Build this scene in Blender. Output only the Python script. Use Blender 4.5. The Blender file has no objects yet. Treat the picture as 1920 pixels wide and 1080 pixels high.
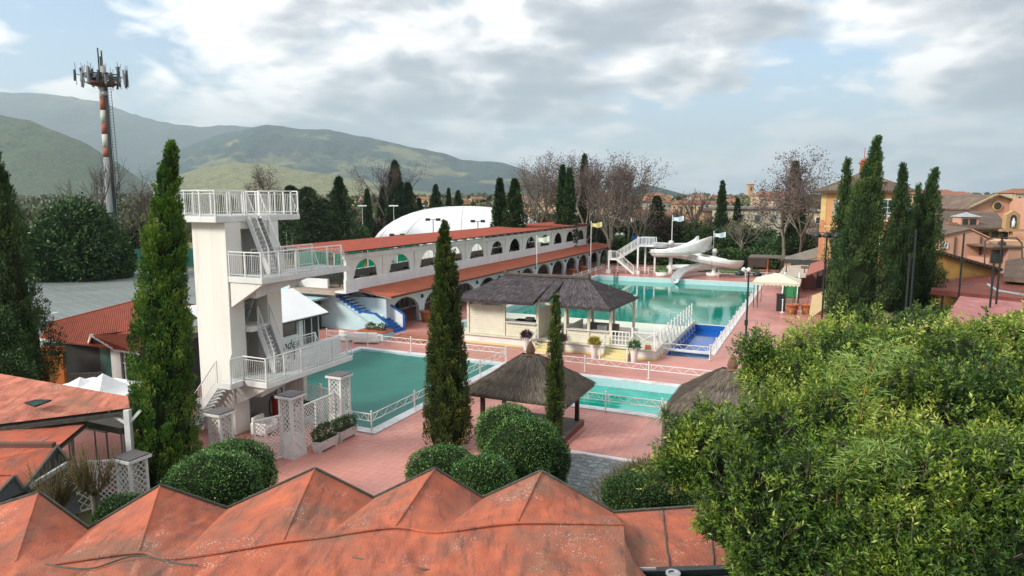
import bpy, bmesh, math, random
import numpy as np
from mathutils import Vector, Matrix
random.seed(7); rng = np.random.default_rng(7)
sc = bpy.context.scene
C = sc.collection
# ---------------------------------------------------------------- camera
F = 1280.0; PITCH = math.atan(170/F); H = 11.0; A = math.radians(24.4)
cam = bpy.data.cameras.new('camera'); cam.lens = 24; cam.sensor_width = 36; cam.clip_start = .1; cam.clip_end = 60000
co = bpy.data.objects.new('camera', cam); C.objects.link(co)
co.location = (0, 0, H); co.rotation_euler = (math.pi/2 - PITCH, 0, 0); sc.camera = co
sc.cycles.use_denoising = True
sc.cycles.max_bounces = 6; sc.cycles.diffuse_bounces = 3; sc.cycles.glossy_bounces = 3; sc.cycles.transmission_bounces = 4
sc.cycles.volume_bounces = 0; sc.cycles.caustics_reflective = False; sc.cycles.caustics_refractive = False
sc.cycles.transparent_max_bounces = 8
sc.view_settings.view_transform = 'Standard'; sc.view_settings.look = 'None'
sc.view_settings.exposure = 1.2; sc.view_settings.gamma = 1; sc.view_settings.use_curve_mapping = False
# ---------------------------------------------------------------- world: sky with broken cloud
SUN_EL, SUN_AZ = math.radians(31), math.radians(243)    # azimuth clockwise from +Y, sun behind left of the camera
wd = bpy.data.worlds.new('World'); sc.world = wd; wd.use_nodes = True
nt = wd.node_tree; N = nt.nodes; LK = nt.links; N.clear()
def nn(t, **k):
    n = N.new(t)
    for a, v in k.items(): setattr(n, a, v)
    return n
out = nn('ShaderNodeOutputWorld'); bg = nn('ShaderNodeBackground'); LK.new(bg.outputs[0], out.inputs[0])
sky = nn('ShaderNodeTexSky', sky_type='NISHITA', sun_disc=False); sky.sun_elevation = SUN_EL; sky.sun_rotation = SUN_AZ
sky.air_density = 1.0; sky.dust_density = 0.6; sky.ozone_density = 1.6
skm = nn('ShaderNodeMix', data_type='RGBA', blend_type='MULTIPLY'); skm.inputs[0].default_value = 1
LK.new(sky.outputs[0], skm.inputs[6]); skm.inputs[7].default_value = (.10, .10, .10, 1)
tc = nn('ShaderNodeTexCoord'); sx = nn('ShaderNodeSeparateXYZ'); LK.new(tc.outputs['Generated'], sx.inputs[0])
def mth(op, a, b=None, c=None):
    n = nn('ShaderNodeMath', operation=op)
    for i, v in enumerate((a, b, c)):
        if v is None: continue
        if isinstance(v, (int, float)): n.inputs[i].default_value = v
        else: LK.new(v, n.inputs[i])
    return n.outputs[0]
zc = mth('ADD', mth('MAXIMUM', sx.outputs[2], 0.0), 0.27)
cxy = nn('ShaderNodeCombineXYZ'); LK.new(mth('DIVIDE', sx.outputs[0], zc), cxy.inputs[0]); LK.new(mth('DIVIDE', sx.outputs[1], zc), cxy.inputs[1])
def noise(vec, scale, detail, rough, dist=0.0, loc=(0, 0, 0), sca=(1, 1, 1)):
    mp = nn('ShaderNodeMapping'); LK.new(vec, mp.inputs[0]); mp.inputs['Location'].default_value = loc; mp.inputs['Scale'].default_value = sca
    n = nn('ShaderNodeTexNoise'); LK.new(mp.outputs[0], n.inputs[0]); n.inputs['Scale'].default_value = scale
    n.inputs['Detail'].default_value = detail; n.inputs['Roughness'].default_value = rough; n.inputs['Distortion'].default_value = dist
    return n.outputs[0]
def ramp(v, pts):
    r = nn('ShaderNodeValToRGB'); LK.new(v, r.inputs[0]); e = r.color_ramp.elements
    while len(e) < len(pts): e.new(0.5)
    for i, (p, c) in enumerate(pts): e[i].position = p; e[i].color = (c[0], c[1], c[2], 1) if isinstance(c, tuple) else (c, c, c, 1)
    return r.outputs[0]
def field(off):
    """cumulus-like density: broad noise with rounded voronoi domes; off shifts the sample point towards the sun"""
    w1 = noise(cxy.outputs[0], 2.3, 3, .5, 0, (off[0]+5, off[1], 0)); mp = nn('ShaderNodeMapping'); LK.new(cxy.outputs[0], mp.inputs[0]); mp.inputs['Location'].default_value = (off[0], off[1], 0)
    wv = nn('ShaderNodeVectorMath', operation='ADD'); LK.new(mp.outputs[0], wv.inputs[0]); cb = nn('ShaderNodeCombineXYZ'); LK.new(mth('MULTIPLY', w1, .35), cb.inputs[0]); LK.new(mth('MULTIPLY', w1, -.25), cb.inputs[1]); LK.new(cb.outputs[0], wv.inputs[1])
    vo = nn('ShaderNodeTexVoronoi', feature='F1'); vo.inputs['Scale'].default_value = 1.9; vo.inputs['Detail'].default_value = 3; vo.inputs['Roughness'].default_value = .55; LK.new(wv.outputs[0], vo.inputs['Vector'])
    big = noise(cxy.outputs[0], .6, 4, .55, .3, (off[0]+8.4, off[1]+2.2, 0)); fine = noise(cxy.outputs[0], 3.6, 12, .68, .3, (off[0]+1, off[1]+3, 0))
    return mth('ADD', mth('ADD', mth('MULTIPLY', big, .95), mth('MULTIPLY', mth('SUBTRACT', .62, vo.outputs['Distance']), .34)), mth('MULTIPLY', fine, .36))
d1 = field((0, 0)); d2 = field((-.11, -.06))
cover = ramp(d1, [(.325, 0.0), (.435, 1.0)])
shade = mth('ADD', mth('MULTIPLY', mth('SUBTRACT', d2, d1), 4.2), mth('ADD', mth('MULTIPLY', mth('SUBTRACT', d1, .47), 3.4), .30))
ccol = ramp(shade, [(.0, (.95, .90, .84)), (.25, (.68, .66, .64)), (.5, (.43, .43, .44)), (.75, (.285, .295, .32)), (1.0, (.22, .235, .265))])
cm = nn('ShaderNodeMix', data_type='RGBA'); LK.new(cover, cm.inputs[0]); LK.new(skm.outputs[2], cm.inputs[6]); LK.new(ccol, cm.inputs[7])
hz = mth('POWER', mth('SUBTRACT', 1.0, mth('MINIMUM', mth('MAXIMUM', sx.outputs[2], 0.0), 1.0)), 14.0)
hm = nn('ShaderNodeMix', data_type='RGBA'); LK.new(mth('MULTIPLY', hz, .55), hm.inputs[0]); LK.new(cm.outputs[2], hm.inputs[6]); hm.inputs[7].default_value = (.60, .69, .75, 1)
LK.new(hm.outputs[2], bg.inputs[0]); bg.inputs[1].default_value = 1.0
# ---------------------------------------------------------------- sun
sl = bpy.data.lights.new('sun', 'SUN'); sl.energy = 2.3; sl.angle = math.radians(15); sl.color = (1, .93, .82)
so = bpy.data.objects.new('sun', sl); C.objects.link(so)
sd = Vector((math.sin(SUN_AZ)*math.cos(SUN_EL), math.cos(SUN_AZ)*math.cos(SUN_EL), math.sin(SUN_EL)))
so.rotation_euler = sd.to_track_quat('Z', 'Y').to_euler(); so.location = sd*50

# ---------------------------------------------------------------- place helpers
cA, sA = math.cos(A), math.sin(A)
def Wp(w, u, z=0.0): return Vector((w*cA + u*sA, -w*sA + u*cA, z))
cp_, sp_ = math.cos(PITCH), math.sin(PITCH)
def at(px, py, Y):                       # surveyed bearing (photo pixel) + distance -> world point
    v = (540-py)/F; h = (px-960)/F; t = Y/(cp_+sp_*v)
    return Vector((h*t, Y, H+(-sp_+cp_*v)*t))
def gz(px, py, z=0.0):                   # bearing + height -> world point
    v = (540-py)/F; h = (px-960)/F; t = (z-H)/(-sp_+cp_*v)
    return Vector((h*t, (cp_+sp_*v)*t, z))
def loc2(p): return (p.x*cA-p.y*sA, p.x*sA+p.y*cA)
# ---------------------------------------------------------------- materials
def new_mat(name):
    m = bpy.data.materials.new(name); m.use_nodes = True
    return m, m.node_tree, m.node_tree.nodes['Principled BSDF']
def M(name, c1, c2=None, sc_=3.0, rough=.65, bump=0.0, bs=30.0, spec=.4, detail=5, rampx=(.35, .65), stretch=None, c3=None, s3=.6, r3=(.5, .62), metal=0):
    m, t, b = new_mat(name); n = t.nodes; l = t.links
    b.inputs['Roughness'].default_value = rough; b.inputs['Specular IOR Level'].default_value = spec; b.inputs['Metallic'].default_value = metal
    tcn = n.new('ShaderNodeTexCoord'); vec = tcn.outputs['Object']
    if stretch:
        mp = n.new('ShaderNodeMapping'); mp.inputs['Scale'].default_value = stretch; l.new(vec, mp.inputs[0]); vec = mp.outputs[0]
    if c2 is None: c2 = tuple(x*.82 for x in c1)
    tx = n.new('ShaderNodeTexNoise'); l.new(vec, tx.inputs[0]); tx.inputs['Scale'].default_value = sc_; tx.inputs['Detail'].default_value = detail; tx.inputs['Roughness'].default_value = .62
    r = n.new('ShaderNodeValToRGB'); l.new(tx.outputs[0], r.inputs[0]); e = r.color_ramp.elements
    e[0].position = rampx[0]; e[0].color = (*c1, 1); e[1].position = rampx[1]; e[1].color = (*c2, 1)
    col = r.outputs[0]
    if c3:
        t3 = n.new('ShaderNodeTexNoise'); l.new(vec, t3.inputs[0]); t3.inputs['Scale'].default_value = s3; t3.inputs['Detail'].default_value = 6; t3.inputs['Roughness'].default_value = .68
        r3n = n.new('ShaderNodeValToRGB'); l.new(t3.outputs[0], r3n.inputs[0]); r3n.color_ramp.elements[0].position = r3[0]; r3n.color_ramp.elements[1].position = r3[1]
        mx = n.new('ShaderNodeMix'); mx.data_type = 'RGBA'; l.new(r3n.outputs[0], mx.inputs[0]); l.new(col, mx.inputs[6]); mx.inputs[7].default_value = (*c3, 1); col = mx.outputs[2]
    l.new(col, b.inputs['Base Color'])
    if bump:
        tb = n.new('ShaderNodeTexNoise'); l.new(vec, tb.inputs[0]); tb.inputs['Scale'].default_value = bs; tb.inputs['Detail'].default_value = 6
        bn = n.new('ShaderNodeBump'); bn.inputs['Strength'].default_value = min(1, bump); bn.inputs['Distance'].default_value = .02 if bump <= 1 else .02*bump; l.new(tb.outputs[0], bn.inputs['Height']); l.new(bn.outputs[0], b.inputs['Normal'])
    return m
def foliage(name, cols, rough=.55, spec=.35, trans=.0):
    """colour by each leaf's own random 'tint'"""
    m, t, b = new_mat(name); n = t.nodes; l = t.links
    a = n.new('ShaderNodeAttribute'); a.attribute_name = 'tint'
    r = n.new('ShaderNodeValToRGB'); l.new(a.outputs['Fac'], r.inputs[0]); e = r.color_ramp.elements
    while len(e) < len(cols): e.new(.5)
    for i, (p, c) in enumerate(cols): e[i].position = p; e[i].color = (*c, 1)
    l.new(r.outputs[0], b.inputs['Base Color']); b.inputs['Roughness'].default_value = rough; b.inputs['Specular IOR Level'].default_value = spec
    if trans:
        tr = n.new('ShaderNodeBsdfTranslucent'); l.new(r.outputs[0], tr.inputs[0]); mx = n.new('ShaderNodeMixShader'); mx.inputs[0].default_value = trans
        l.new(b.outputs[0], mx.inputs[1]); l.new(tr.outputs[0], mx.inputs[2]); l.new(mx.outputs[0], n['Material Output'].inputs[0])
    return m
# ---------------------------------------------------------------- mesh builder
ORG = {}
class MB:
    def __init__(s): s.v = []; s.f = []
    def add(s, vs, fs):
        o = len(s.v); s.v += [tuple(v) for v in vs]; s.f += [tuple(o+i for i in f) for f in fs]; return s
    def box(s, x0, x1, y0, y1, z0, z1):
        return s.add([(x0,y0,z0),(x1,y0,z0),(x1,y1,z0),(x0,y1,z0),(x0,y0,z1),(x1,y0,z1),(x1,y1,z1),(x0,y1,z1)],
                     [(0,3,2,1),(4,5,6,7),(0,1,5,4),(1,2,6,5),(2,3,7,6),(3,0,4,7)])
    def hexa(s, p): return s.add(p, [(0,3,2,1),(4,5,6,7),(0,1,5,4),(1,2,6,5),(2,3,7,6),(3,0,4,7)])
    def prism(s, poly, d):                     # poly: 3d points (planar), d: extrusion vector
        n = len(poly); a = [Vector(p) for p in poly]; b = [p+Vector(d) for p in a]
        return s.add(a+b, [tuple(range(n))[::-1], tuple(range(n, 2*n))] + [(i, (i+1) % n, n+(i+1) % n, n+i) for i in range(n)])
    def tube(s, p0, p1, r, n=6, r1=None):
        p0 = Vector(p0); p1 = Vector(p1); r1 = r if r1 is None else r1; d = (p1-p0)
        if d.length < 1e-6: return s
        d.normalize(); a = d.orthogonal().normalized(); b = d.cross(a)
        vs = [p0+(a*math.cos(t)+b*math.sin(t))*r for t in [2*math.pi*i/n for i in range(n)]] + [p1+(a*math.cos(t)+b*math.sin(t))*r1 for t in [2*math.pi*i/n for i in range(n)]]
        return s.add(vs, [(i, (i+1) % n, n+(i+1) % n, n+i) for i in range(n)] + [tuple(range(n))[::-1], tuple(range(n, 2*n))])
    def path(s, pts, r, n=6):
        for a, b in zip(pts[:-1], pts[1:]): s.tube(a, b, r, n)
        return s
    def bar(s, p0, p1, wd, ht):               # rectangular bar
        p0 = Vector(p0); p1 = Vector(p1); d = (p1-p0).normalized(); up = Vector((0, 0, 1))
        if abs(d.z) > .95: up = Vector((0, 1, 0))
        a = d.cross(up).normalized()*wd/2; b = a.cross(d).normalized()*ht/2
        return s.hexa([p0-a-b, p0+a-b, p1+a-b, p1-a-b, p0-a+b, p0+a+b, p1+a+b, p1-a+b])
    def lathe(s, c, prof, n=12):
        c = Vector(c); vs = []; fs = []
        for r, z in prof:
            for i in range(n):
                t = 2*math.pi*i/n; vs.append(c+Vector((r*math.cos(t), r*math.sin(t), z)))
        for j in range(len(prof)-1):
            for i in range(n): fs.append((j*n+i, j*n+(i+1) % n, (j+1)*n+(i+1) % n, (j+1)*n+i))
        fs.append(tuple(range(n))[::-1]); fs.append(tuple((len(prof)-1)*n+i for i in range(n)))
        return s.add(vs, fs)
    def sphere(s, c, r, n=10, m=7, sq=(1, 1, 1)):
        prof = [(max(.001, math.sin(math.pi*j/m)), -math.cos(math.pi*j/m)) for j in range(m+1)]
        o = len(s.v); s.lathe((0, 0, 0), prof, n)
        for i in range(o, len(s.v)): v = s.v[i]; s.v[i] = (c[0]+v[0]*r*sq[0], c[1]+v[1]*r*sq[1], c[2]+v[2]*r*sq[2])
        return s
    def quad(s, a, b, c, d): return s.add([a, b, c, d], [(0, 1, 2, 3)])
    def build(s, name, mat, parent=None, smooth=False, label=None, kind=None, org=None, bevel=0):
        me = bpy.data.meshes.new(name); o3 = Vector(org) if org is not None else (ORG[parent.name] if parent is not None else Vector((0, 0, 0)))
        me.from_pydata([(v[0]-o3[0], v[1]-o3[1], v[2]-o3[2]) for v in s.v], [], s.f); me.update()
        if mat: me.materials.append(mat)
        o = link(name, me, parent); ORG[o.name] = o3
        if smooth: me.shade_smooth() if hasattr(me, 'shade_smooth') else None
        if label: o['label'] = label
        if kind: o['kind'] = kind
        if bevel:
            bm = o.modifiers.new('bevel', 'BEVEL'); bm.width = bevel; bm.segments = 2; bm.limit_method = 'ANGLE'
        return o
def link(name, me, parent=None):
    o = bpy.data.objects.new(name, me); C.objects.link(o)
    if parent is not None: o.parent = parent
    return o
def tag(o, label, cat, group=None):
    o['label'] = label; o['category'] = cat
    if group: o['group'] = group
    return o
def T(name, label, cat, w, u, z=0.0, group=None):          # thing in the pool compound's own axes (w across, u along)
    o = bpy.data.objects.new(name, None); C.objects.link(o); o.location = Wp(w, u, z); o.rotation_euler = (0, 0, -A); o.empty_display_size = .3
    ORG[o.name] = Vector((w, u, z)); return tag(o, label, cat, group)
def TW(name, label, cat, x, y, z=0.0, group=None, rot=0):  # thing in world axes
    o = bpy.data.objects.new(name, None); C.objects.link(o); o.location = (x, y, z); o.rotation_euler = (0, 0, rot); o.empty_display_size = .3
    ORG[o.name] = Vector((0, 0, 0)); return tag(o, label, cat, group)
def one(mb, name, mat, label, cat, w, u, z=0.0, group=None, smooth=False, kind=None):   # single-mesh thing, compound axes
    o = mb.build(name, mat, None, smooth, org=(w, u, z), kind=kind); o.location = Wp(w, u, z); o.rotation_euler = (0, 0, -A)
    if kind: return o
    return tag(o, label, cat, group)
def dup(root, loc, rotz=None, label=None, scale=None):
    r = root.copy(); C.objects.link(r); r.location = loc
    if rotz is not None: r.rotation_euler = (0, 0, rotz)
    if scale is not None: r.scale = scale if not isinstance(scale, (int, float)) else (scale,)*3
    if label: r['label'] = label
    for ch in list(root.children):
        c = ch.copy(); C.objects.link(c); c.parent = r
        for g in list(ch.children):
            d = g.copy(); C.objects.link(d); d.parent = c
    return r
def struct(mb, name, mat, local=True, org=(0, 0, 0), smooth=False):
    o = mb.build(name, mat, None, smooth, org=org); o['kind'] = 'structure'
    if local: o.location = Wp(*org); o.rotation_euler = (0, 0, -A)
    return o
# numpy meshes
def np_mesh(name, V, Fq, mat, parent=None, tint=None, smooth=False):
    me = bpy.data.meshes.new(name); V = np.asarray(V, np.float32); Fq = np.asarray(Fq, np.int32); k = Fq.shape[1]
    me.vertices.add(len(V)); me.vertices.foreach_set('co', V.ravel()); me.loops.add(Fq.size); me.loops.foreach_set('vertex_index', Fq.ravel())
    me.polygons.add(len(Fq)); me.polygons.foreach_set('loop_start', np.arange(0, Fq.size, k, dtype=np.int32))
    me.polygons.foreach_set('loop_total', np.full(len(Fq), k, dtype=np.int32)); me.update(calc_edges=True)
    if tint is not None:
        at_ = me.attributes.new('tint', 'FLOAT', 'POINT'); at_.data.foreach_set('value', np.asarray(tint, np.float32))
    if smooth: me.shade_smooth()
    me.materials.append(mat); return link(name, me, parent)
def unit(a): return a/np.maximum(1e-9, np.linalg.norm(a, axis=1, keepdims=True))
def leaves(P, D, L, Wd, tint, nrm=None):
    n = len(P); D = unit(D); R = unit(np.cross(D, rng.normal(size=(n, 3)) if nrm is None else nrm)); L = np.broadcast_to(L, n)[:, None]; Wd = np.broadcast_to(Wd, n)[:, None]
    V = np.stack([P, P+D*L*.5+R*Wd*.5, P+D*L, P+D*L*.5-R*Wd*.5], 1).reshape(-1, 3)
    return V, np.arange(4*n).reshape(-1, 4), np.repeat(tint, 4)
def join(parts):
    Vs, Fs, Ts, o = [], [], [], 0
    for V, Fq, Tt in parts: Vs.append(V); Fs.append(Fq+o); Ts.append(Tt); o += len(V)
    return np.concatenate(Vs), np.concatenate(Fs), np.concatenate(Ts)
def tubes(S, n=3):                      # S rows: p0(3) p1(3) r0 r1
    S = np.asarray(S, float); p0, p1, r0, r1 = S[:, :3], S[:, 3:6], S[:, 6:7], S[:, 7:8]
    d = unit(p1-p0); h = np.where(np.abs(d[:, 2:3]) > .9, [[1., 0, 0]], [[0, 0, 1.]]); a = unit(np.cross(d, h)); b = np.cross(d, a); V = []
    for i in range(n): t = 2*math.pi*i/n; V.append(p0+(a*math.cos(t)+b*math.sin(t))*r0)
    for i in range(n): t = 2*math.pi*i/n; V.append(p1+(a*math.cos(t)+b*math.sin(t))*r1)
    V = np.stack(V, 1).reshape(-1, 3); base = np.arange(len(S))[:, None]*2*n
    Fq = np.concatenate([base+np.array([[i, (i+1) % n, n+(i+1) % n, n+i]]) for i in range(n)])
    return V, Fq
def vnoise(P, f, seed=0):               # cheap smooth pseudo noise, about -1..1
    r = np.random.default_rng(seed); s = np.zeros(len(P))
    for k in range(7):
        d = r.normal(size=3)*f*(1+.35*k); s += np.sin(P@d+r.uniform(0, 6.28))/(1+.25*k)
    return s/2.6
wd.cycles.sampling_method = 'MANUAL'; wd.cycles.sample_map_resolution = 512
HAZE = .00013
# ================================================================ materials
WHITE = M('white_paint', (.78, .78, .76), (.66, .67, .66), .9, .55, .25, 25, c3=(.5, .51, .5), s3=.8, r3=(.55, .8))
WARMW = M('warm_white_plaster', (.81, .79, .74), (.75, .73, .68), .7, .7, .35, 18, c3=(.55, .52, .46), s3=1.1, r3=(.58, .85), stretch=(2.2, 2.2, .22))
STUCCO = M('rough_white_stucco', (.76, .78, .79), (.66, .69, .71), 1.2, .8, 1.0, 9)
BLUEW = M('pale_blue_stucco', (.40, .62, .68), (.52, .70, .74), 1.3, .8, 1.0, 9)
BLUE = M('bright_blue_paint', (.01, .10, .36), (.01, .13, .42), 4, .45)
TERRA = M('terracotta_roof_felt', (.42, .105, .045), (.34, .085, .045), 1.1, .85, .4, 40, c3=(.25, .09, .06), s3=.7, r3=(.55, .75))
TERRA2 = M('orange_red_roof', (.36, .085, .05), (.29, .07, .045), 1.2, .8, .4, 30, c3=(.22, .08, .07), s3=.4, r3=(.5, .7))
DARK = M('dark_interior', (.03, .035, .035), (.05, .05, .05), 2, .7)
GLASSD = M('dark_green_glass', (.02, .06, .055), (.05, .12, .11), .8, .12, spec=.8)
BLACK = M('black_metal', (.012, .02, .022), (.02, .028, .03), 5, .4)
GALV = M('galvanised_metal', (.42, .44, .45), (.32, .34, .35), 3, .45, metal=.3)
THATCH = M('dark_thatch', (.155, .135, .135), (.075, .065, .070), 5, .95, 1, 50, c3=(.20, .17, .15), s3=1.2, r3=(.48, .7))
THATCHB = M('brown_thatch', (.22, .185, .145), (.105, .09, .075), 5, .95, 1, 50, c3=(.28, .23, .17), s3=1.0, r3=(.5, .7))
CREAM = M('cream_paint', (.70, .68, .57), (.62, .59, .46), 1.5, .6, .3, 30)
YCREAM = M('yellow_cream_paint', (.72, .62, .30), (.66, .56, .30), 2, .6)
WOODD = M('dark_brown_wood', (.035, .022, .018), (.06, .038, .03), 6, .6, stretch=(1, 1, .2))
DECKW = M('weathered_deck_wood', (.16, .13, .10), (.10, .085, .07), 4, .7)
POT = M('terracotta_pot', (.42, .16, .07), (.34, .12, .06), 6, .8)
PURPLE = M('slate_cap', (.10, .095, .10), (.14, .13, .135), 8, .7)
RED = M('red_enamel', (.30, .015, .015), (.24, .012, .015), 5, .35)
SOIL = M('soil', (.05, .035, .025), None, 9, .9)
COPE = M('pale_stone_coping', (.66, .68, .69), (.54, .56, .58), 1.6, .6, .4, 25, c3=(.46, .40, .40), s3=.9, r3=(.52, .7))
LEAFG = foliage('hedge_leaf', [(0, (.02, .065, .016)), (.45, (.045, .13, .025)), (.8, (.10, .23, .045)), (1, (.24, .38, .10))], .42, .5)
LEAFD = foliage('dark_shrub_leaf', [(0, (.014, .045, .014)), (.5, (.035, .09, .022)), (1, (.11, .19, .045))], .5)
CYP = foliage('cypress_leaf', [(0, (.055, .045, .02)), (.07, (.02, .06, .012)), (.35, (.06, .16, .020)), (.7, (.15, .27, .030)), (1, (.30, .38, .07))], .6, .3)
CYPM = foliage('olive_cypress_leaf', [(0, (.07, .05, .02)), (.10, (.016, .04, .008)), (.4, (.045, .085, .014)), (.75, (.12, .155, .025)), (1, (.24, .25, .05))], .6, .3)
CYPR = foliage('deep_cypress_leaf', [(0, (.012, .035, .012)), (.45, (.035, .08, .020)), (.8, (.08, .14, .03)), (1, (.16, .21, .06))], .6, .3)
CYPD = foliage('dark_conifer_leaf', [(0, (.012, .034, .012)), (.6, (.03, .072, .018)), (1, (.075, .12, .03))], .6, .3)
CYPB = foliage('cypress_leaf_dry', [(0, (.02, .028, .008)), (.5, (.04, .05, .012)), (.85, (.075, .065, .02)), (1, (.11, .09, .03))], .7, .2)
CORE = M('foliage_core', (.010, .016, .006), (.016, .024, .010), 6, .95, spec=.1)  # near-black solid inside foliage; fills the leaf gaps with painted shade
BARK = M('bark', (.10, .085, .07), (.17, .15, .125), 5, .9, 1, 20)
BARKL = M('pale_plane_bark', (.26, .23, .18), (.14, .12, .095), 3, .85, .6, 12)
TWIG = M('twigs', (.13, .10, .085), (.09, .07, .06), 6, .9)
BROWNL = foliage('dry_leaf', [(0, (.07, .05, .05)), (.6, (.13, .085, .085)), (1, (.20, .14, .13))], .8, .2)

# tile paving: fired clay squares, joints cut by the tiles themselves near the camera, by the material beyond
def tile_mat(name, s):
    m, t, b = new_mat(name); n = t.nodes; l = t.links
    tcn = n.new('ShaderNodeTexCoord'); br = n.new('ShaderNodeTexBrick'); l.new(tcn.outputs['Object'], br.inputs[0])
    br.offset = 0; br.inputs['Scale'].default_value = 1/s; br.inputs['Brick Width'].default_value = 1; br.inputs['Row Height'].default_value = 1
    br.inputs['Mortar Size'].default_value = .03; br.inputs['Color1'].default_value = (.54, .225, .18, 1); br.inputs['Color2'].default_value = (.50, .205, .165, 1); br.inputs['Mortar'].default_value = (.42, .20, .17, 1)
    tx = n.new('ShaderNodeTexNoise'); l.new(tcn.outputs['Object'], tx.inputs[0]); tx.inputs['Scale'].default_value = .22; tx.inputs['Detail'].default_value = 8; tx.inputs['Roughness'].default_value = .7
    r = n.new('ShaderNodeValToRGB'); l.new(tx.outputs[0], r.inputs[0]); r.color_ramp.elements[0].position = .3; r.color_ramp.elements[0].color = (.72, .66, .66, 1); r.color_ramp.elements[1].position = .7; r.color_ramp.elements[1].color = (1.14, 1.24, 1.3, 1)
    mx = n.new('ShaderNodeMix'); mx.data_type = 'RGBA'; mx.blend_type = 'MULTIPLY'; mx.inputs[0].default_value = 1; l.new(br.outputs[0], mx.inputs[6]); l.new(r.outputs[0], mx.inputs[7]); l.new(mx.outputs[2], b.inputs['Base Color'])
    r2 = n.new('ShaderNodeValToRGB'); l.new(tx.outputs[0], r2.inputs[0]); r2.color_ramp.elements[0].position = .42; r2.color_ramp.elements[0].color = (.28,)*3+(1,); r2.color_ramp.elements[1].position = .6; r2.color_ramp.elements[1].color = (.6,)*3+(1,); l.new(r2.outputs[0], b.inputs['Roughness'])
    return m
TILE = tile_mat('clay_tile_paving', .33)
TILES = [M('clay_tile', (.54*k, .225*k, .18*k), (.48*k, .20*k, .165*k), .9, .5, .2, 30, c3=(.60*k, .30*k, .25*k), s3=.35, r3=(.48, .7)) for k in (.965, 1.0, 1.035)]
def water_mat(name, c1, c2, s, rough=.04, bump=.12, r=(.4, .6), bscale=.9):
    m = M(name, c1, c2, s, rough, 0, spec=.6, rampx=r); t = m.node_tree; n = t.nodes; l = t.links; b = n['Principled BSDF']; b.inputs['IOR'].default_value = 1.4
    tb = n.new('ShaderNodeTexNoise'); tcn = n.new('ShaderNodeTexCoord'); l.new(tcn.outputs['Object'], tb.inputs[0]); tb.inputs['Scale'].default_value = bscale; tb.inputs['Detail'].default_value = 4
    bn = n.new('ShaderNodeBump'); bn.inputs['Strength'].default_value = bump; bn.inputs['Distance'].default_value = .05; l.new(tb.outputs[0], bn.inputs['Height']); l.new(bn.outputs[0], b.inputs['Normal'])
    return m
WATER = water_mat('pool_water', (.0, .20, .145), (.005, .28, .21), .12, bscale=1.3, bump=.16); WATER.node_tree.nodes['Principled BSDF'].inputs['IOR'].default_value = 1.5
WATERL = water_mat('small_pool_water', (.0, .27, .20), (.03, .38, .32), .5)
WATERB = water_mat('blue_basin_water', (.004, .10, .42), (.006, .05, .13), .45, .1, r=(.5, .62))
SHALLOW = water_mat('pale_shallow_water', (.66, .72, .62), (.60, .70, .60), .3, .12)
TARP = M('teal_cover', (.018, .145, .118), (.025, .17, .14), .25, .6, .5, 3, c3=(.02, .13, .11), s3=.2)

# ================================================================ ground, paving, pools
def rects(xs, ys, holes, z, mb):
    for i in range(len(xs)-1):
        for j in range(len(ys)-1):
            cx, cy = (xs[i]+xs[i+1])/2, (ys[j]+ys[j+1])/2
            if any(h[0] < cx < h[1] and h[2] < cy < h[3] for h in holes): continue
            mb.quad((xs[i], ys[j], z), (xs[i+1], ys[j], z), (xs[i+1], ys[j+1], z), (xs[i], ys[j+1], z))
    return mb
GRASS = M('grass_fields', (.10, .135, .035), (.075, .095, .035), .02, .95, .6, 3, c3=(.15, .13, .06), s3=.008, r3=(.45, .6))
B = 11000
struct(rects([-B, -34, -2, B], [-B, 24, 98, B], [(-34, -2, 24, 98)], -.06, MB()), 'ground', GRASS)
pt = (-30.2, -19.1, 25.9, 40.0)                    # covered diving pool
pm = (-28.5, -7.0, 49.3, 92.5)                     # main pool
pl = (-13.4, -1.0, 33.7, 39.3)                     # small green pool
bl = (-9.6, -6.6, 47.2, 60.0)                      # blue basin (inside the strip beside the main pool)
xs = sorted({-38.0, 14.0, pt[0], pt[1], pm[0], pm[1], pl[0], pl[1], bl[0], bl[1], -33.9, -2.1})
ys = sorted({16.0, 112.0, pt[2], pt[3], pm[2], pm[3], pl[2], pl[3], bl[2], bl[3], 24.1, 97.9})
struct(rects(xs, ys, [pt, pm, pl, bl], 0.0, MB()), 'pool_deck', TILE)
def basin(name, r, d, mat, rim=None):
    mb = MB(); x0, x1, y0, y1 = r; e = .12
    mb.box(x0-e, x0, y0-e, y1+e, d, -.004); mb.box(x1, x1+e, y0-e, y1+e, d, -.004); mb.box(x0, x1, y0-e, y0, d, -.004); mb.box(x0, x1, y1, y1+e, d, -.004); mb.box(x0-e, x1+e, y0-e, y1+e, d-.1, d-.002)
    o = struct(mb, name, mat)
    if rim:
        k = rim
        for a, b_, c, dd in ((x0-k, x0, y0-k, y1+k), (x1, x1+k, y0-k, y1+k), (x0, x1, y0-k, y0), (x0, x1, y1, y1+k)):
            n = max(1, int(max(b_-a, dd-c)/1.6))
            for i in range(n):
                m2 = MB(); g = .008
                if b_-a > dd-c: m2.box(a+(b_-a)*i/n+g, a+(b_-a)*(i+1)/n-g, c, dd, -.01, .045)
                else: m2.box(a, b_, c+(dd-c)*i/n+g, c+(dd-c)*(i+1)/n-g, -.01, .045)
                m2.build('coping_slab', COPE, o, org=(0, 0, 0))
    return o
PTILE = M('pale_blue_pool_tile', (.42, .62, .66), (.50, .66, .69), 3, .4)
basin('diving_pool_basin', pt, -1.2, PTILE, .55); basin('main_pool_basin', pm, -1.4, PTILE, .6); basin('small_pool_basin', pl, -1.2, PTILE, .55)
BLUEP = M('blue_painted_basin', (.006, .09, .40), (.01, .12, .46), .8, .45, .3, 5)
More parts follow.
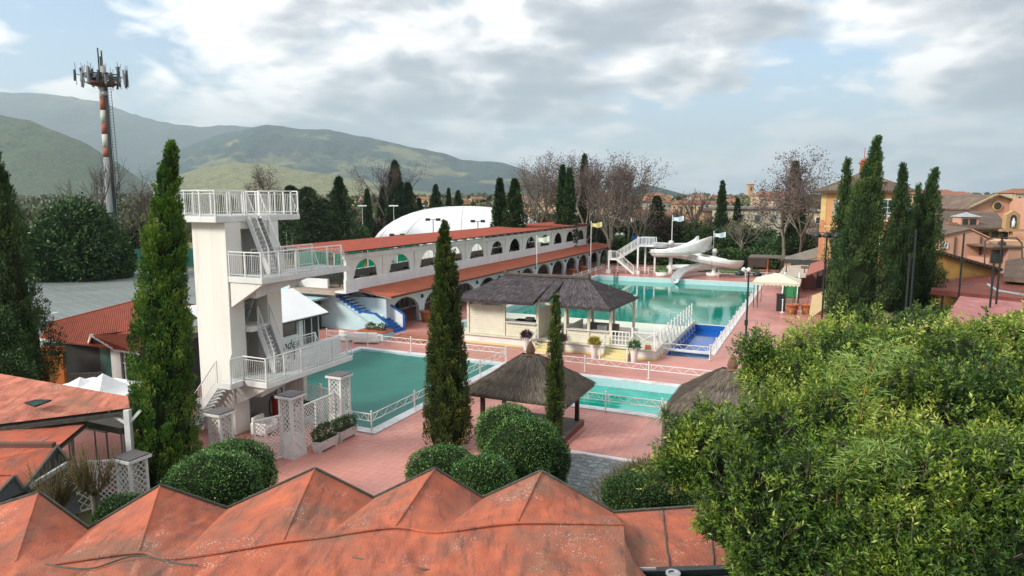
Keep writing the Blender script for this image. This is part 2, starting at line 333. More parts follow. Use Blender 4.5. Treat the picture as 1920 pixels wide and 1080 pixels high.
basin('blue_basin', bl, -.55, BLUEP)
struct(MB().quad((pm[0], 61, -.55), (pm[1], 61, -.55), (pm[1], pm[3], -.55), (pm[0], pm[3], -.55)), 'pool_water', WATER)
struct(MB().quad((pl[0], pl[2], -.45), (pl[1], pl[2], -.45), (pl[1], pl[3], -.45), (pl[0], pl[3], -.45)), 'small_pool_water', WATERL)
struct(MB().quad((bl[0], bl[2], -.50), (bl[1], bl[2], -.50), (bl[1], bl[3], -.50), (bl[0], bl[3], -.50)), 'basin_water', WATERB)
# pale shelf beside the bar, with the blue basin's surround
mb = MB(); mb.box(pm[0], bl[0]-.25, pm[2], 61, -1.3, -.40); struct(mb, 'pool_shelf', M('pale_shelf_render', (.70, .72, .60), (.62, .67, .57), .5, .35, spec=.5))
mb = MB(); mb.box(bl[0]-.24, bl[0]-.125, pm[2], bl[3]+.4, -1.3, .30); mb.box(bl[0]-.12, pm[1], bl[3]+.125, bl[3]+.4, -1.3, .02); mb.box(bl[1]+.125, pm[1], pm[2]+.01, bl[3]+.12, -1.3, .02); struct(mb, 'basin_wall', CREAM)
# steps of the small pool
mb = MB()
for k, (r, z) in enumerate(((4.0, -.62), (3.5, -.47), (3.0, -.36), (2.4, -.22))):
    pts = [(-4.6, 33.75, z-.2), (-1.02, 33.75, z-.2), (-1.02, 39.25, z-.2), (-4.6, 39.25, z-.2)] + [(-4.6-r*math.sin(t), 36.5+2.75*math.cos(t), z-.2) for t in [math.pi*i/12 for i in range(1, 12)]]
    mb.prism([(p[0], p[1], p[2]+k*.001) for p in pts], (0, 0, .2))
struct(mb, 'pool_steps', M('white_pool_step', (.74, .77, .76), (.64, .69, .69), 1.2, .45))
# teal winter cover, slack between its edges
n, m_ = 48, 60; X, Y_ = np.meshgrid(np.linspace(pt[0]+.02, pt[1]-.02, n), np.linspace(pt[2]+.02, pt[3]-.02, m_)); P = np.stack([X.ravel(), Y_.ravel(), 0*X.ravel()], 1)
ed = np.minimum(np.minimum(P[:, 0]-pt[0], pt[1]-P[:, 0]), np.minimum(P[:, 1]-pt[2], pt[3]-P[:, 1])); P[:, 2] = -.10 - .22*np.minimum(1, ed/2.2) + .035*vnoise(P, .9, 3)*np.minimum(1, ed) + .02*vnoise(P, 2.3, 4)
idx = np.arange(n*m_).reshape(m_, n); Fq = np.stack([idx[:-1, :-1], idx[:-1, 1:], idx[1:, 1:], idx[1:, :-1]], -1).reshape(-1, 4)
o = np_mesh('pool_cover', P-np.array([pt[1], pt[2], 0]), Fq, TARP, smooth=True); o.location = Wp(pt[1], pt[2]); o.rotation_euler = (0, 0, -A)
tag(o, 'teal green winter cover stretched over the diving pool', 'pool cover')
# individual paving tiles of the deck nearest the camera
deck = bpy.data.objects['pool_deck']; ts = .33; tm = []
for mt in TILES:
    tmb = MB(); e = ts/2-.004; tmb.add([(-e, -e, 0), (e, -e, 0), (e, e, 0), (-e, e, 0), (-e+.006, -e+.006, .005), (e-.006, -e+.006, .005), (e-.006, e-.006, .005), (-e+.006, e-.006, .005)], [(4, 5, 6, 7), (0, 1, 5, 4), (1, 2, 6, 5), (2, 3, 7, 6), (3, 0, 4, 7)])
    me = bpy.data.meshes.new('tile'); me.from_pydata(tmb.v, [], tmb.f); me.materials.append(mt); tm.append(me)
cells = []
for i in range(-60, -22):
    for j in range(48, 101):
        w_, u_ = (i+.5)*ts, (j+.5)*ts
        if pt[0]-.7 < w_ < pt[1]+.75 and pt[2]-.75 < u_ < pt[3]+.75: continue
        if pl[0]-.75 < w_ < pl[1]+.7 and pl[2]-.75 < u_ < pl[3]+.75: continue
        if -14.3 < w_ < -10.1 and 27.3 < u_ < 30.6: continue
        if w_ > -9.3 and u_ < 27.2: continue
        if u_ < 18.2+(w_+20)*.45: continue
        cells.append((u_*.91-w_*.02, w_, u_))
cells.sort()
for k, (_, w_, u_) in enumerate(cells[:300]):
    o = link('tile', tm[rng.integers(3)], deck); o.location = (w_+rng.normal()*.0015, u_+rng.normal()*.0015, -.002+rng.normal()*.0008); o.rotation_euler = (rng.normal()*.002, rng.normal()*.002, 0)
P = []
for _, w_, u_ in cells[300:]:
    e = ts/2-.004; z = -.002+rng.normal()*.0008; t1, t2 = rng.normal(size=2)*.0007
    P += [(w_-e, u_-e, z), (w_+e, u_-e, z), (w_+e, u_+e, z), (w_-e, u_+e, z), (w_-e+.006, u_-e+.006, z+.005-t1), (w_+e-.006, u_-e+.006, z+.005+t1), (w_+e-.006, u_+e-.006, z+.005+t2), (w_-e+.006, u_+e-.006, z+.005-t2)]
nb = np.arange(len(P)//8)[:, None]*8
Fq = np.concatenate([nb+np.array([q]) for q in ((4, 5, 6, 7), (0, 1, 5, 4), (1, 2, 6, 5), (2, 3, 7, 6), (3, 0, 4, 7))])
o = np_mesh('tile_field', P, Fq, TILES[1], deck); o['kind'] = 'stuff'
o.data.materials.append(TILES[0]); o.data.materials.append(TILES[2]); o.data.polygons.foreach_set('material_index', np.tile(rng.integers(0, 3, len(nb)), 5).astype(np.int32))
# slate path of irregular stones
SLATE = [M('slate_stone', (.13*k, .15*k, .155*k), (.21*k, .235*k, .24*k), 3, .6, .6, 20) for k in (.8, 1.0, 1.25)]
path = struct(MB().quad((-11.5, 18, -.028), (-6.2, 18, -.028), (-6.2, 27, -.028), (-11.5, 27, -.028)).quad((-11.5, 18, .006), (-6.2, 18, .006), (-6.2, 26.9, .006), (-11.5, 26.9, .006)), 'path', M('path_mortar', (.20, .20, .19), None, 5, .9))
GX, GY = 16, 26; J = rng.uniform(-.36, .36, (GX+1, GY+1, 2)); q = lambda i, j: (-11.4+(i+J[i, j, 0])*5.1/GX, 18.1+(j+J[i, j, 1])*8.7/GY)
allst = [(i, j) for j in range(GY-1, -1, -1) for i in range(GX)]; restmb = MB()
for k, (i, j) in enumerate(allst):
    c = [q(i, j), q(i+1, j), q(i+1, j+1), q(i, j+1)]; mx_, my_ = sum(p[0] for p in c)/4, sum(p[1] for p in c)/4
    c = [(mx_+(p[0]-mx_)*.88, my_+(p[1]-my_)*.88) for p in c]; z = .02+rng.uniform(0, .012); st = MB() if k < 290 else restmb
    st.hexa([(p[0], p[1], 0) for p in c]+[(mx_+(p[0]-mx_)*.95, my_+(p[1]-my_)*.95, z) for p in c])
    if k < 290: st.build('stone', SLATE[rng.integers(3)], path, org=(0, 0, 0))
restmb.build('stone_field', SLATE[1], path, org=(0, 0, 0), kind='stuff')
struct(MB().box(-12.4, -5.6, 26.95, 27.2, -.05, .05), 'path_kerb', COPE)

# ================================================================ railings with zigzag bracing
def truss_fence(label, pts, step=3.3, hh=1.02, group='white zigzag railings around the pools', name='pool_railing', zz=True, lean=0.0, z0=0.0):
    t = T(name, label, 'railing', pts[0][0], pts[0][1], z0, group)
    for a, b in zip(pts[:-1], pts[1:]):
        a = Vector((*a, z0)); b = Vector((*b, z0)); L = (b-a).length; n = max(1, round(L/step)); d = (b-a)/n; lv = Vector((lean, 0, 0)); u1 = d.normalized()
        for i in range(n+1):
            p = a+d*i
            if i == n and b != Vector((*pts[-1], z0)): continue
            MB().lathe(p+Vector((0, 0, .03)), [(.07, 0), (.07, .06), (.038, .07)], 8).tube(p+Vector((0, 0, .03)), p+Vector((0, 0, hh)), .038, 8).sphere(p+Vector((0, 0, hh+.05)), .055, 8, 5).build('post', WHITE, t)
        for i in range(n):
            p = a+d*i+u1*.06; e = a+d*(i+1)-u1*.06; hi, lo = hh-.08, hh-.42
            MB().tube(p+Vector((0, 0, hi)), e+Vector((0, 0, hi)), .024, 6).build('top_rail', WHITE, t); MB().tube(p+Vector((0, 0, lo)), e+Vector((0, 0, lo)), .024, 6).build('bottom_rail', WHITE, t)
            k = max(4, int(d.length/.42)//2*2); m2 = MB(); q0 = p+u1*.1; q1 = e-u1*.1
            m2.tube(q0+Vector((0, 0, lo)), q0+Vector((0, 0, hi)), .014, 5).tube(q1+Vector((0, 0, lo)), q1+Vector((0, 0, hi)), .014, 5)
            for s in range(k):
                f0, f1 = s/k, (s+1)/k; m2.tube(q0.lerp(q1, f0)+Vector((0, 0, lo if s % 2 == 0 else hi)), q0.lerp(q1, f1)+Vector((0, 0, hi if s % 2 == 0 else lo)), .013, 5)
            m2.build('zigzag_brace', WHITE, t)
    return t
truss_fence('white zigzag railing along the near right edge of the teal covered pool', [(-20.0, 25.4), (-18.75, 25.4), (-18.75, 40.3)], 3.6)
truss_fence('white zigzag railing behind the teal covered pool, ending at the corner post', [(-34, 40.75), (-18.9, 40.75)], 3.7)
truss_fence('long white zigzag railing between the thatched bar and the small green pool', [(-17.3, 40.35), (-1, 40.2)], 3.8)
truss_fence('white zigzag railing between the small thatched gazebo and the small green pool', [(-12.6, 33.1), (-1, 33.1)], 3.3)
truss_fence('short white railing across the near end of the blue basin', [(-10.0, 46.8), (-6.5, 46.8)], 3.4)
truss_fence('white railing down the right hand side of the main pool and blue basin', [(-6.45, 46.9), (-6.45, 97)], 2.5)
truss_fence('white railing along the far left side of the main pool by the arcade', [(-29.4, 66), (-29.4, 97)], 3.2)
truss_fence('white railing at the far end of the main pool under the slide stairs', [(-29.2, 97.3), (-19.2, 97.3)], 3.3)
truss_fence('white railing at the far end of the main pool right of the slide', [(-12.8, 97.3), (-2.0, 97.3)], 3.3)

# ================================================================ diving tower
def picket_rail(parent, pts, hgt=1.12, spacing=.11, slope_end=False, postgap=1.05):
    """railing on a platform edge: posts, top rail, pickets (compound coords)"""
    r = None
    for a, b in zip(pts[:-1], pts[1:]):
        a = Vector(a); b = Vector(b); L = (b-a).length; n = max(1, round(L/postgap)); top = Vector((0, 0, hgt))
        r = MB().tube(a+top, b+top, .03, 6).tube(a+top*.88, b+top*.88, .014, 5).tube(a+top*.1, b+top*.1, .014, 5).build('railing', WHITE, parent)
        for i in range(n+1):
            if i == 0 and a != Vector(pts[0]): continue
            p = a.lerp(b, i/n); MB().bar(p-Vector((0, 0, .22)), p+top, .06, .06).build('post', WHITE, r)
        m2 = MB(); k = int(L/spacing)
        for i in range(1, k):
            p = a.lerp(b, i/k); m2.bar(p+top*.1, p+top*.88, .012, .012)
        m2.build('picket', WHITE, r, kind='stuff')
    return r
tw = T('diving_tower', 'tall white concrete diving tower with three railed platforms beside the covered pool', 'diving tower', -25.2, 24)
fu = 22.6
MB().box(-26.45, -24.36, fu, 23.5, 0, 9.884).build('front_wall', WARMW, tw, bevel=.02)
MB().box(-26.45, -24.37, 25.3, 25.9, 0, 9.884).build('back_wall', WARMW, tw)
MB().box(-26.45, -26.1, 23.5, 25.3, 0, 9.884).build('side_wall', WARMW, tw)
MB().box(-24.9, -24.16, 24.75, 25.28, 2.76, 7.18).build('pillar', WARMW, tw)
for w0, w1, u0, u1, z, nm in ((-28.2, -24.35, 22.1, 27.45, 10.15, 'top'), (-24.35, -22.35, 22.62, 28.7, 7.45, 'mid'), (-24.35, -22.2, 22.5, 28.6, 2.75, 'low')):
    pf = MB().box(w0, w1, u0, u1, z-.26, z).build('platform', WHITE, tw, bevel=.015)
    MB().box(w0+.06, w1-.06, u0+.06, u1-.06, z+.003, z+.02).build('floor_mat', M('platform_mat', (.45, .47, .46), (.36, .38, .37), 3, .8), pf)
# curved brackets under the platforms
for z, w1 in ((7.19, -22.4), (2.49, -22.3)):
    mb = MB(); nseg = 8; prof = [(-24.33, 0)]
    dep = 1.15 if z > 5 else 1.0
    pts = [(-24.33+(w1+24.33)*i/nseg, z-dep*(1-(i/nseg)**1.0)-.02) for i in range(nseg+1)]
    mb.prism([(-24.33, 22.68, z-.003)]+[(p[0], 22.68, p[1]-.001) for p in pts]+[(w1, 22.68, z-.003)], (0, .3, 0))
    mb.build('bracket', WARMW, tw)
    mb = MB(); pr = [(23.0, z-dep*.62)]+[(23.0+(27.6-23.0)*t, z-dep*.62*(1-t)**1.3-.03) for t in [i/8 for i in range(1, 9)]]
    mb.prism([(-24.3, 23.0, z-.004)]+[(-24.3, a, b) for a, b in pr]+[(-24.3, 27.6, z-.004)], (1.2, 0, 0)); mb.build('cantilever_beam', WHITE, tw)
MB().box(-25.88, -24.05, 23.52, 24.74, 4.75, 5.0).build('landing', WARMW, tw)
mb = MB(); mb.box(-25.4, -24.45, 23.52, 25.28, 9.55, 9.884).build('roof_beam', WARMW, tw)
# low haunch wall behind the stair foot
MB().prism([(-24.3, 23.05, 0), (-24.3, 23.05, 2.4), (-23.0, 23.05, 2.2), (-24.3, 23.05, 1.5)], (0, .01, 0))
MB().box(-24.1, -22.9, 25.6, 25.85, 0, 2.47).build('rear_panel', WARMW, tw)
def flight(parent, p0, p1, width, nst, wvec, name='stair'):
    p0 = Vector(p0); p1 = Vector(p1); wv = Vector(wvec)*width
    st = MB().bar(p0-Vector((0, 0, .02)), p1-Vector((0, 0, .02)), .05, .24).bar(p0+wv-Vector((0, 0, .02)), p1+wv-Vector((0, 0, .02)), .05, .24).build(name, WHITE, parent)
    run = Vector((p1.x-p0.x, p1.y-p0.y, 0)).normalized()
    for i in range(nst):
        p = p0.lerp(p1, (i+.5)/nst)
        a, b = p-run*.12, p+run*.12
        MB().hexa([a+wv*.03, a+wv*.97, b+wv*.97, b+wv*.03]+[v+Vector((0, 0, .04)) for v in (a+wv*.03, a+wv*.97, b+wv*.97, b+wv*.03)]).build('tread', GALV, st)
    return st
def slope_rail(parent, p0, p1, h=1.0, n=16, ends=True):
    p0 = Vector(p0); p1 = Vector(p1); t = Vector((0, 0, h)); mb = MB().tube(p0+t, p1+t, .026, 6).bar(p0, p0+t, .05, .05).bar(p1, p1+t, .05, .05).tube(p0+t*.15, p1+t*.15, .014, 5)
    r = mb.build('handrail', WHITE, parent); m2 = MB()
    for i in range(1, n): q_ = p0.lerp(p1, i/n); m2.bar(q_+t*.15, q_+t, .011, .011)
    m2.build('picket', WHITE, r, kind='stuff')
flight(tw, (-26.75, 21.75, 0), (-24.35, 21.75, 2.72), .75, 14, (0, 1, 0)); slope_rail(tw, (-26.6, 21.72, .2), (-24.4, 21.72, 2.75), 1.0, 22); 
MB().box(-24.35, -23.6, 21.7, 22.49, 2.5, 2.75).build('landing', WHITE, tw)
picket_rail(tw, [(-27.6, 21.72, 0), (-26.6, 21.72, 0)], 1.0); picket_rail(tw, [(-27.6, 21.72, 0), (-27.6, 22.9, 0)], 1.0)
flight(tw, (-23.2, 24.0, 2.8), (-24.1, 24.0, 4.95), .72, 11, (0, 1, 0)); slope_rail(tw, (-23.15, 23.98, 2.8), (-24.05, 23.98, 4.95), .95, 12); slope_rail(tw, (-23.15, 24.74, 2.8), (-24.05, 24.74, 4.95), .95, 12)
flight(tw, (-25.5, 23.75, 5.0), (-24.45, 23.75, 7.2), .8, 10, (0, 1, 0)); slope_rail(tw, (-25.45, 23.73, 5.0), (-24.45, 23.73, 7.2), .95, 10)
flight(tw, (-23.15, 23.9, 7.5), (-24.3, 23.9, 10.1), .74, 13, (0, 1, 0)); slope_rail(tw, (-23.1, 23.88, 7.5), (-24.3, 23.88, 10.15), 1.15, 14); slope_rail(tw, (-23.1, 24.66, 7.5), (-24.3, 24.66, 10.15), 1.15, 14)
picket_rail(tw, [(-28.15, 27.4, 10.15), (-28.15, 22.15, 10.15), (-24.4, 22.15, 10.15), (-24.4, 23.85, 10.15)], 1.15); picket_rail(tw, [(-24.4, 24.7, 10.15), (-24.4, 26.9, 10.15)], 1.15)
picket_rail(tw, [(-28.15, 27.38, 10.15), (-24.4, 27.38, 10.15)], 1.15)
picket_rail(tw, [(-24.3, 22.67, 7.45), (-22.4, 22.67, 7.45), (-22.4, 28.2, 7.45)], 1.12); picket_rail(tw, [(-24.3, 24.0, 7.45), (-24.3, 28.2, 7.45)], 1.12)
picket_rail(tw, [(-23.6, 22.5, 2.75), (-22.25, 22.5, 2.75), (-22.25, 28.2, 2.75)], 1.12); picket_rail(tw, [(-24.3, 22.5, 2.75), (-23.6, 21.75, 2.75), (-23.6, 22.5, 2.75)], 1.1); picket_rail(tw, [(-24.3, 26.7, 2.75), (-24.3, 28.2, 2.75)], 1.12)
for w_, z in ((-22.4, 7.45), (-22.25, 2.75), (-24.3, 7.45), (-24.3, 2.75), (-24.4, 10.15)):
    u0 = 28.2 if z < 10 else 26.9
    MB().tube((w_, u0, z+1.12), (w_, u0+.5, z-.05), .026, 6).tube((w_, u0+.2, z+.1), (w_, u0+.2, z+.65), .012).build('end_brace', WHITE, tw)
MB().box(-26.3, -26.16, 23.0, 23.2, 4.1, 4.5).sphere((-26.25, 22.9, 4.35), .13, 8, 5).build('wall_lamp', BLACK, tw)
# ================================================================ things under and beside the tower
t = T('fire_extinguisher', 'large red wheeled fire extinguisher with black hose under the diving tower', 'fire extinguisher', -23.9, 24.8)
MB().lathe((-23.9, 24.8, .18), [(.05, 0), (.24, .05), (.25, .15), (.25, 1.0), (.2, 1.14), (.07, 1.22), (.05, 1.3)], 16).build('cylinder_body', RED, t, True)
MB().path([(-24.15, 24.75, 1.35), (-24.3, 24.7, 1.0), (-24.32, 24.7, .5), (-24.2, 24.72, .25)], .035).build('hose', BLACK, t)
MB().path([(-24.0, 24.8, 1.45), (-23.8, 24.8, 1.85), (-23.55, 24.8, 1.75), (-23.6, 24.8, 1.3)], .03).build('handle', BLACK, t)
for s in (-.25, .25): MB().tube((-23.9+s, 24.95, .16), (-23.9+s+.05*(1 if s > 0 else -1), 24.95, .16), .16, 12).build('wheel', BLACK, t)
def armchair(label, w, u, rz, sx_=1.0, group='white moulded armchairs by the pool'):
    t = T('armchair', label, 'armchair', w, u, 0, group); t.rotation_euler[2] += rz; b = Vector((w, u, 0)); k = sx_
    ORG[t.name] = Vector((0, 0, 0)); t.location = Wp(w, u)
    MB().box(-.42*k, .42*k, -.36, .36, .08, .40).build('seat', WHITE, t, bevel=.05); MB().box(-.42*k, .42*k, .30, .46, .08, .86).build('backrest', WHITE, t, bevel=.06)
    for s in (-1, 1):
        x0, x1 = sorted((s*.40*k, s*(.40*k+.12))); MB().box(x0, x1, -.38, .44, .08, .64).build('armrest', WHITE, t, bevel=.05)
    for sx2 in (-.45*k, .45*k):
        for sy in (-.3, .38): MB().tube((sx2, sy, 0), (sx2, sy, .1), .03).build('leg', WHITE, t)
armchair('single white moulded armchair on clay tiles between the lattice screen and the extinguisher', -23.3, 23.35, math.radians(100))
armchair('white armchair nearest the pale canopy hut at the foot of the blue stairs', -33.0, 41.9, math.radians(160)); armchair('wide white sofa seat beside the armchair at the blue stair wall', -31.2, 42.0, math.radians(200), 2.2)

# lattice pillars and screens
def lattice(mb, o, ux, W_, H_, s=.15, th=.02, hole=None):
    o = Vector(o); ux = Vector(ux).normalized(); up = Vector((0, 0, 1)); nrm = ux.cross(up)
    k = int((W_+H_)/s)
    for sgn, off in ((1, .0), (-1, .012)):
        for i in range(-k, k+1):
            c = i*s*1.414
            pts = []
            # line y = sgn*x + c clipped to [0,W]x[0,H]
            x0, x1 = 0.0, W_; f = lambda x: sgn*x+c
            if sgn > 0: x0 = max(x0, -c); x1 = min(x1, H_-c)
            else: x0 = max(x0, c-H_); x1 = min(x1, c)
            if x1-x0 < .02: continue
            a = o+ux*x0+up*f(x0)+nrm*off; b = o+ux*x1+up*f(x1)+nrm*off
            if hole and abs((b-a).length) > .1:
                hc, hr = hole; d = (b-a); tt = max(0, min(1, ((hc-a).dot(d))/d.length_squared)); near = a+d*tt
                dist = (near-hc).length
                if dist < hr:
                    half = math.sqrt(hr*hr-dist*dist)/d.length
                    if tt-half > .02: mb.bar(a, a+d*(tt-half), .012, .035)
                    if tt+half < .98: mb.bar(a+d*(tt+half), b, .012, .035)
                    continue
            mb.bar(a, b, .012, .032)
    return mb
def lat_pillar(label, w, u, z1=2.75, base=.95, r=.36):
    t = T('lattice_pillar', label, 'pillar', w, u, 0, 'white lattice pillars with slate caps')
    if base: MB().hexa([(w-r-.06, u-r-.06, 0), (w+r+.06, u-r-.06, 0), (w+r+.06, u+r+.06, 0), (w-r-.06, u+r+.06, 0), (w-r, u-r, base), (w+r, u-r, base), (w+r, u+r, base), (w-r, u+r, base)]).build('base', WHITE, t)
    if base:
        mb = MB()
        for a, b in (((w-r, u-r-.045), (w+r, u-r-.045)), ((w+r+.045, u-r), (w+r+.045, u+r))):
            mb.tube((*a, .08), (*b, base-.08), .012, 4).tube((*b, .08), (*a, base-.08), .012, 4)
        mb.build('cross_moulding', WHITE, t)
    for i, (a, b) in enumerate(((-1, -1), (1, -1), (1, 1), (-1, 1))):
        MB().box(*sorted((w+a*r, w+a*(r-.1))), *sorted((u+b*r, u+b*(r-.1))), base, z1-.1).build('corner_post', WHITE, t)
    for o_, ux in (((w-r+.1, u-r+.02, base), (1, 0, 0)), ((w+r-.02, u-r+.1, base), (0, 1, 0)), ((w-r+.02, u-r+.1, base), (0, 1, 0)), ((w-r+.1, u+r-.02, base), (1, 0, 0))):
        lattice(MB(), o_, ux, 2*r-.2, z1-base-.1, .165).build('lattice', WHITE, t)
    MB().box(w-r-.1, w+r+.1, u-r-.1, u+r+.1, z1-.1, z1).build('cap', WHITE, t); MB().box(w-r-.06, w+r+.06, u-r-.06, u+r+.06, z1+.002, z1+.05).build('slate', PURPLE, t)
lat_pillar('tall white lattice pillar on a boarded base at the near corner of the terrace screen', -20.2, 21.75, 2.7)
lat_pillar('tall white lattice pillar next to the pool railing at the far end of the planters', -20.3, 25.1, 2.75)
lat_pillar('lattice pillar with slate cap standing behind the round hedge below the tower stairs', -23.1, 20.6, 1.9, 0)
lat_pillar('lattice pillar with slate cap beside the left lattice gate near the big cypress', -22.0, 15.65, 1.85, 0)
def lat_screen(label, a, b, z0, z1, s=.1, hole=None, group='white lattice screens', name='lattice_screen'):
    t = T(name, label, 'lattice screen', a[0], a[1], 0, group); a = Vector((*a, z0)); b = Vector((*b, z0)); d = b-a
    MB().bar(a+Vector((0, 0, z1-z0)), b+Vector((0, 0, z1-z0)), .06, .06).bar(a+Vector((0, 0, .03)), b+Vector((0, 0, .03)), .05, .05).bar(a, a+Vector((0, 0, z1-z0)), .06, .06).bar(b, b+Vector((0, 0, z1-z0)), .06, .06).build('frame', WHITE, t)
    lattice(MB(), a, d, d.length, z1-z0, s, hole=hole).build('lattice', WHITE, t); return t
lt = lat_screen('white lattice screen with a round porthole leaning out from the near terrace pillar', (-20.75, 20.2), (-20.35, 21.35), 0.05, 1.9, .125, (Vector((-20.52, 20.75, 1.35)), .2))
MB().add([(-20.52+.0, 20.75+.22*math.cos(a_), 1.35+.22*math.sin(a_)) for a_ in [2*math.pi*i/16 for i in range(16)]]+[(-20.5, 20.75+.17*math.cos(a_), 1.35+.17*math.sin(a_)) for a_ in [2*math.pi*i/16 for i in range(16)]], [(i, (i+1) % 16, 16+(i+1) % 16, 16+i) for i in range(16)]).build('porthole_rim', WHITE, lt)
t = lat_screen('white lattice screen behind the two planters joining the tall pillars', (-20.3, 22.15), (-20.3, 24.7), .05, 1.95, .13); MB().bar((-20.3, 23.4, 0), (-20.3, 23.4, 1.95), .07, .07).build('post', WHITE, t)
t = lat_screen('white lattice screen on the pool edge at the back of the tower terrace', (-24.2, 26.1), (-20.4, 25.5), .05, 1.75, .13); MB().bar((-22.0, 25.75, 0), (-22.0, 25.75, 1.95), .1, .1).build('post', WHITE, t)
lat_screen('open square lattice gate panel beside the left lattice pillar', (-22.95, 14.95), (-22.4, 15.35), .05, 1.75, .14)
lat_screen('pale lattice panel behind the pollarded bushes at the left roof', (-23.3, 14.0), (-23.0, 14.9), .05, 1.8, .2)
# ---- foliage pieces
def leaf_shell(cs, n, ls, lw, tint_lo=0, tint_hi=1, jitter=.06, up=.3, bottom=-1.0, nf=3.0):
    """leaves on a union of ellipsoids cs=[(cx,cy,cz,rx,ry,rz)]"""
    out_ = []; tot = sum((c[3]*c[4]+c[4]*c[5]+c[3]*c[5]) for c in cs)
    for k, c in enumerate(cs):
        m = int(n*(c[3]*c[4]+c[4]*c[5]+c[3]*c[5])/tot); d = unit(rng.normal(size=(m, 3))); d = d[d[:, 2] > bottom]
        P = np.array(c[:3])+d*np.array(c[3:6])*(1+rng.normal(size=(len(d), 1))*jitter+(.07*vnoise(d*c[3], 2.4, k)+.05*vnoise(d*c[3], 6, k+3))[:, None]+(rng.uniform(size=(len(d), 1)) < .03)*.07)
        ok = np.ones(len(P), bool)
        for j, e in enumerate(cs):
            if j != k: ok &= (((P-np.array(e[:3]))/np.array(e[3:6]))**2).sum(1) > .82
        P, d = P[ok], d[ok]; D = d+rng.normal(size=d.shape)*.7+np.array([0, 0, up]); t_ = np.clip(.5+.28*vnoise(P, nf, 11)+rng.normal(size=len(P))*.22, tint_lo, tint_hi)
        out_.append(leaves(P, D, ls*rng.uniform(.7, 1.3, len(P)), lw*rng.uniform(.7, 1.3, len(P)), t_))
    return join(out_)
def core_mesh(mb, cs, k=.9):  # dark bodies added inside the leaf shells to block see-through
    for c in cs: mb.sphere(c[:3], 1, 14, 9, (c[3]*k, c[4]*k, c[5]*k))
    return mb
def shrub(name, label, cat, w, u, cs, n, ls=.07, lw=.035, mat=None, group=None, up=.3, jitter=.05, core=.96):
    t = T(name, label, cat, w, u, 0, group); p = Wp(w, u); mat = mat or LEAFG
    V, Fq, tt = leaf_shell(cs, int(n*1.7), ls, lw, up=up, jitter=jitter); np_mesh('foliage', V, Fq, mat, t, tt); core_mesh(MB(), cs, core).build('dark_core', CORE, t, org=(0, 0, 0)); return t
def planter(label, w, u, L_=1.25, rz=0):
    t = T('planter_box', label, 'planter', w, u, 0, 'white trough planters'); 
    MB().hexa([(w-.2, u-L_/2+.05, .08), (w+.2, u-L_/2+.05, .08), (w+.2, u+L_/2-.05, .08), (w-.2, u+L_/2-.05, .08), (w-.26, u-L_/2, .5), (w+.26, u-L_/2, .5), (w+.26, u+L_/2, .5), (w-.26, u+L_/2, .5)]).build('trough', WHITE, t, bevel=.01)
    MB().box(w-.22, w+.22, u-L_/2+.05, u+L_/2-.05, .501, .515).build('soil', SOIL, t)
    for s in (-.4, .4): MB().box(w-.2, w+.2, u+s*L_-.05, u+s*L_+.05, 0, .08).build('foot', WHITE, t)
    cs = [(rng.normal()*.04, (i-1)*.35*L_/1.25, .72+rng.normal()*.06, .26, .26, .30) for i in range(3)]
    V, Fq, tt = leaf_shell(cs, 2600, .10, .03, up=.8, jitter=.16); np_mesh('plant', V, Fq, LEAFD, t, tt)
planter('white trough planter with dark shrub nearest the near lattice pillar', -19.45, 22.95); planter('white trough planter with dark shrub nearest the pool railing', -19.5, 24.4)
shrub('potted_shrub', 'dark low shrub standing behind the armchair under the tower', 'shrub', -22.3, 24.9, [(0, 0, .9, .45, .4, .3)], 1800, .1, .03, LEAFD)
# ================================================================ canopy hut with painted sign
t = T('canopy_hut', 'small white bar hut with pale canvas gable roof and black brush lettering on its wall', 'bar hut', -34, 33)
MB().box(-36.6, -31.35, 29, 35.0, 0, 2.0).build('low_wall', WHITE, t)
MB().box(-36.6, -31.45, 35.0, 36.9, 0, 2.85).build('end_wall', DARK, t)
for a, b in ((28.9, 31.2), (31.3, 33.2), (33.25, 34.7)): 
    f = MB().box(-31.42, -31.36, a, b, 1.95, 2.02).box(-31.42, -31.36, a, b, 2.86, 2.93).box(-31.42, -31.36, a, a+.06, 2.02, 2.86).box(-31.42, -31.36, b-.06, b, 2.02, 2.86).build('window', WHITE, t)
    MB().box(-31.45, -31.43, a+.06, b-.06, 2.02, 2.86).build('pane', GLASSD, f)
    m2 = MB(); k = int((b-a)/.14)
    for i in range(k): m2.box(-31.62-(.05 if i % 2 else 0), -31.52, a+.1+i*.14, a+.2+i*.14, 1.95, 2.86)
    m2.build('curtain', M('pale_curtain', (.5, .52, .46), (.35, .38, .33), 4, .9), f)
MB().box(-31.5, -31.3, 34.75, 35.15, 0, 3.0).build('corner_post', WHITE, t)
for u_ in (35.4, 36.1, 36.8): MB().box(-31.44, -31.38, u_-.03, u_+.03, 0, 2.85).build('mullion', WHITE, t)
rf = MB().prism([(-30.9, 28.2, 3.12), (-34.0, 28.2, 4.62), (-37.1, 28.2, 3.12), (-37.1, 28.2, 3.06), (-34.0, 28.2, 4.54), (-30.9, 28.2, 3.06)], (0, 9.1, 0)).build('canopy_roof', M('white_canvas', (.82, .83, .83), (.76, .78, .79), .8, .6), t)
MB().box(-30.95, -30.9, 28.2, 37.3, 2.98, 3.05).tube((-30.88, 28.2, 3.02), (-30.88, 37.3, 3.02), .05, 6).build('gutter', BLACK, t)
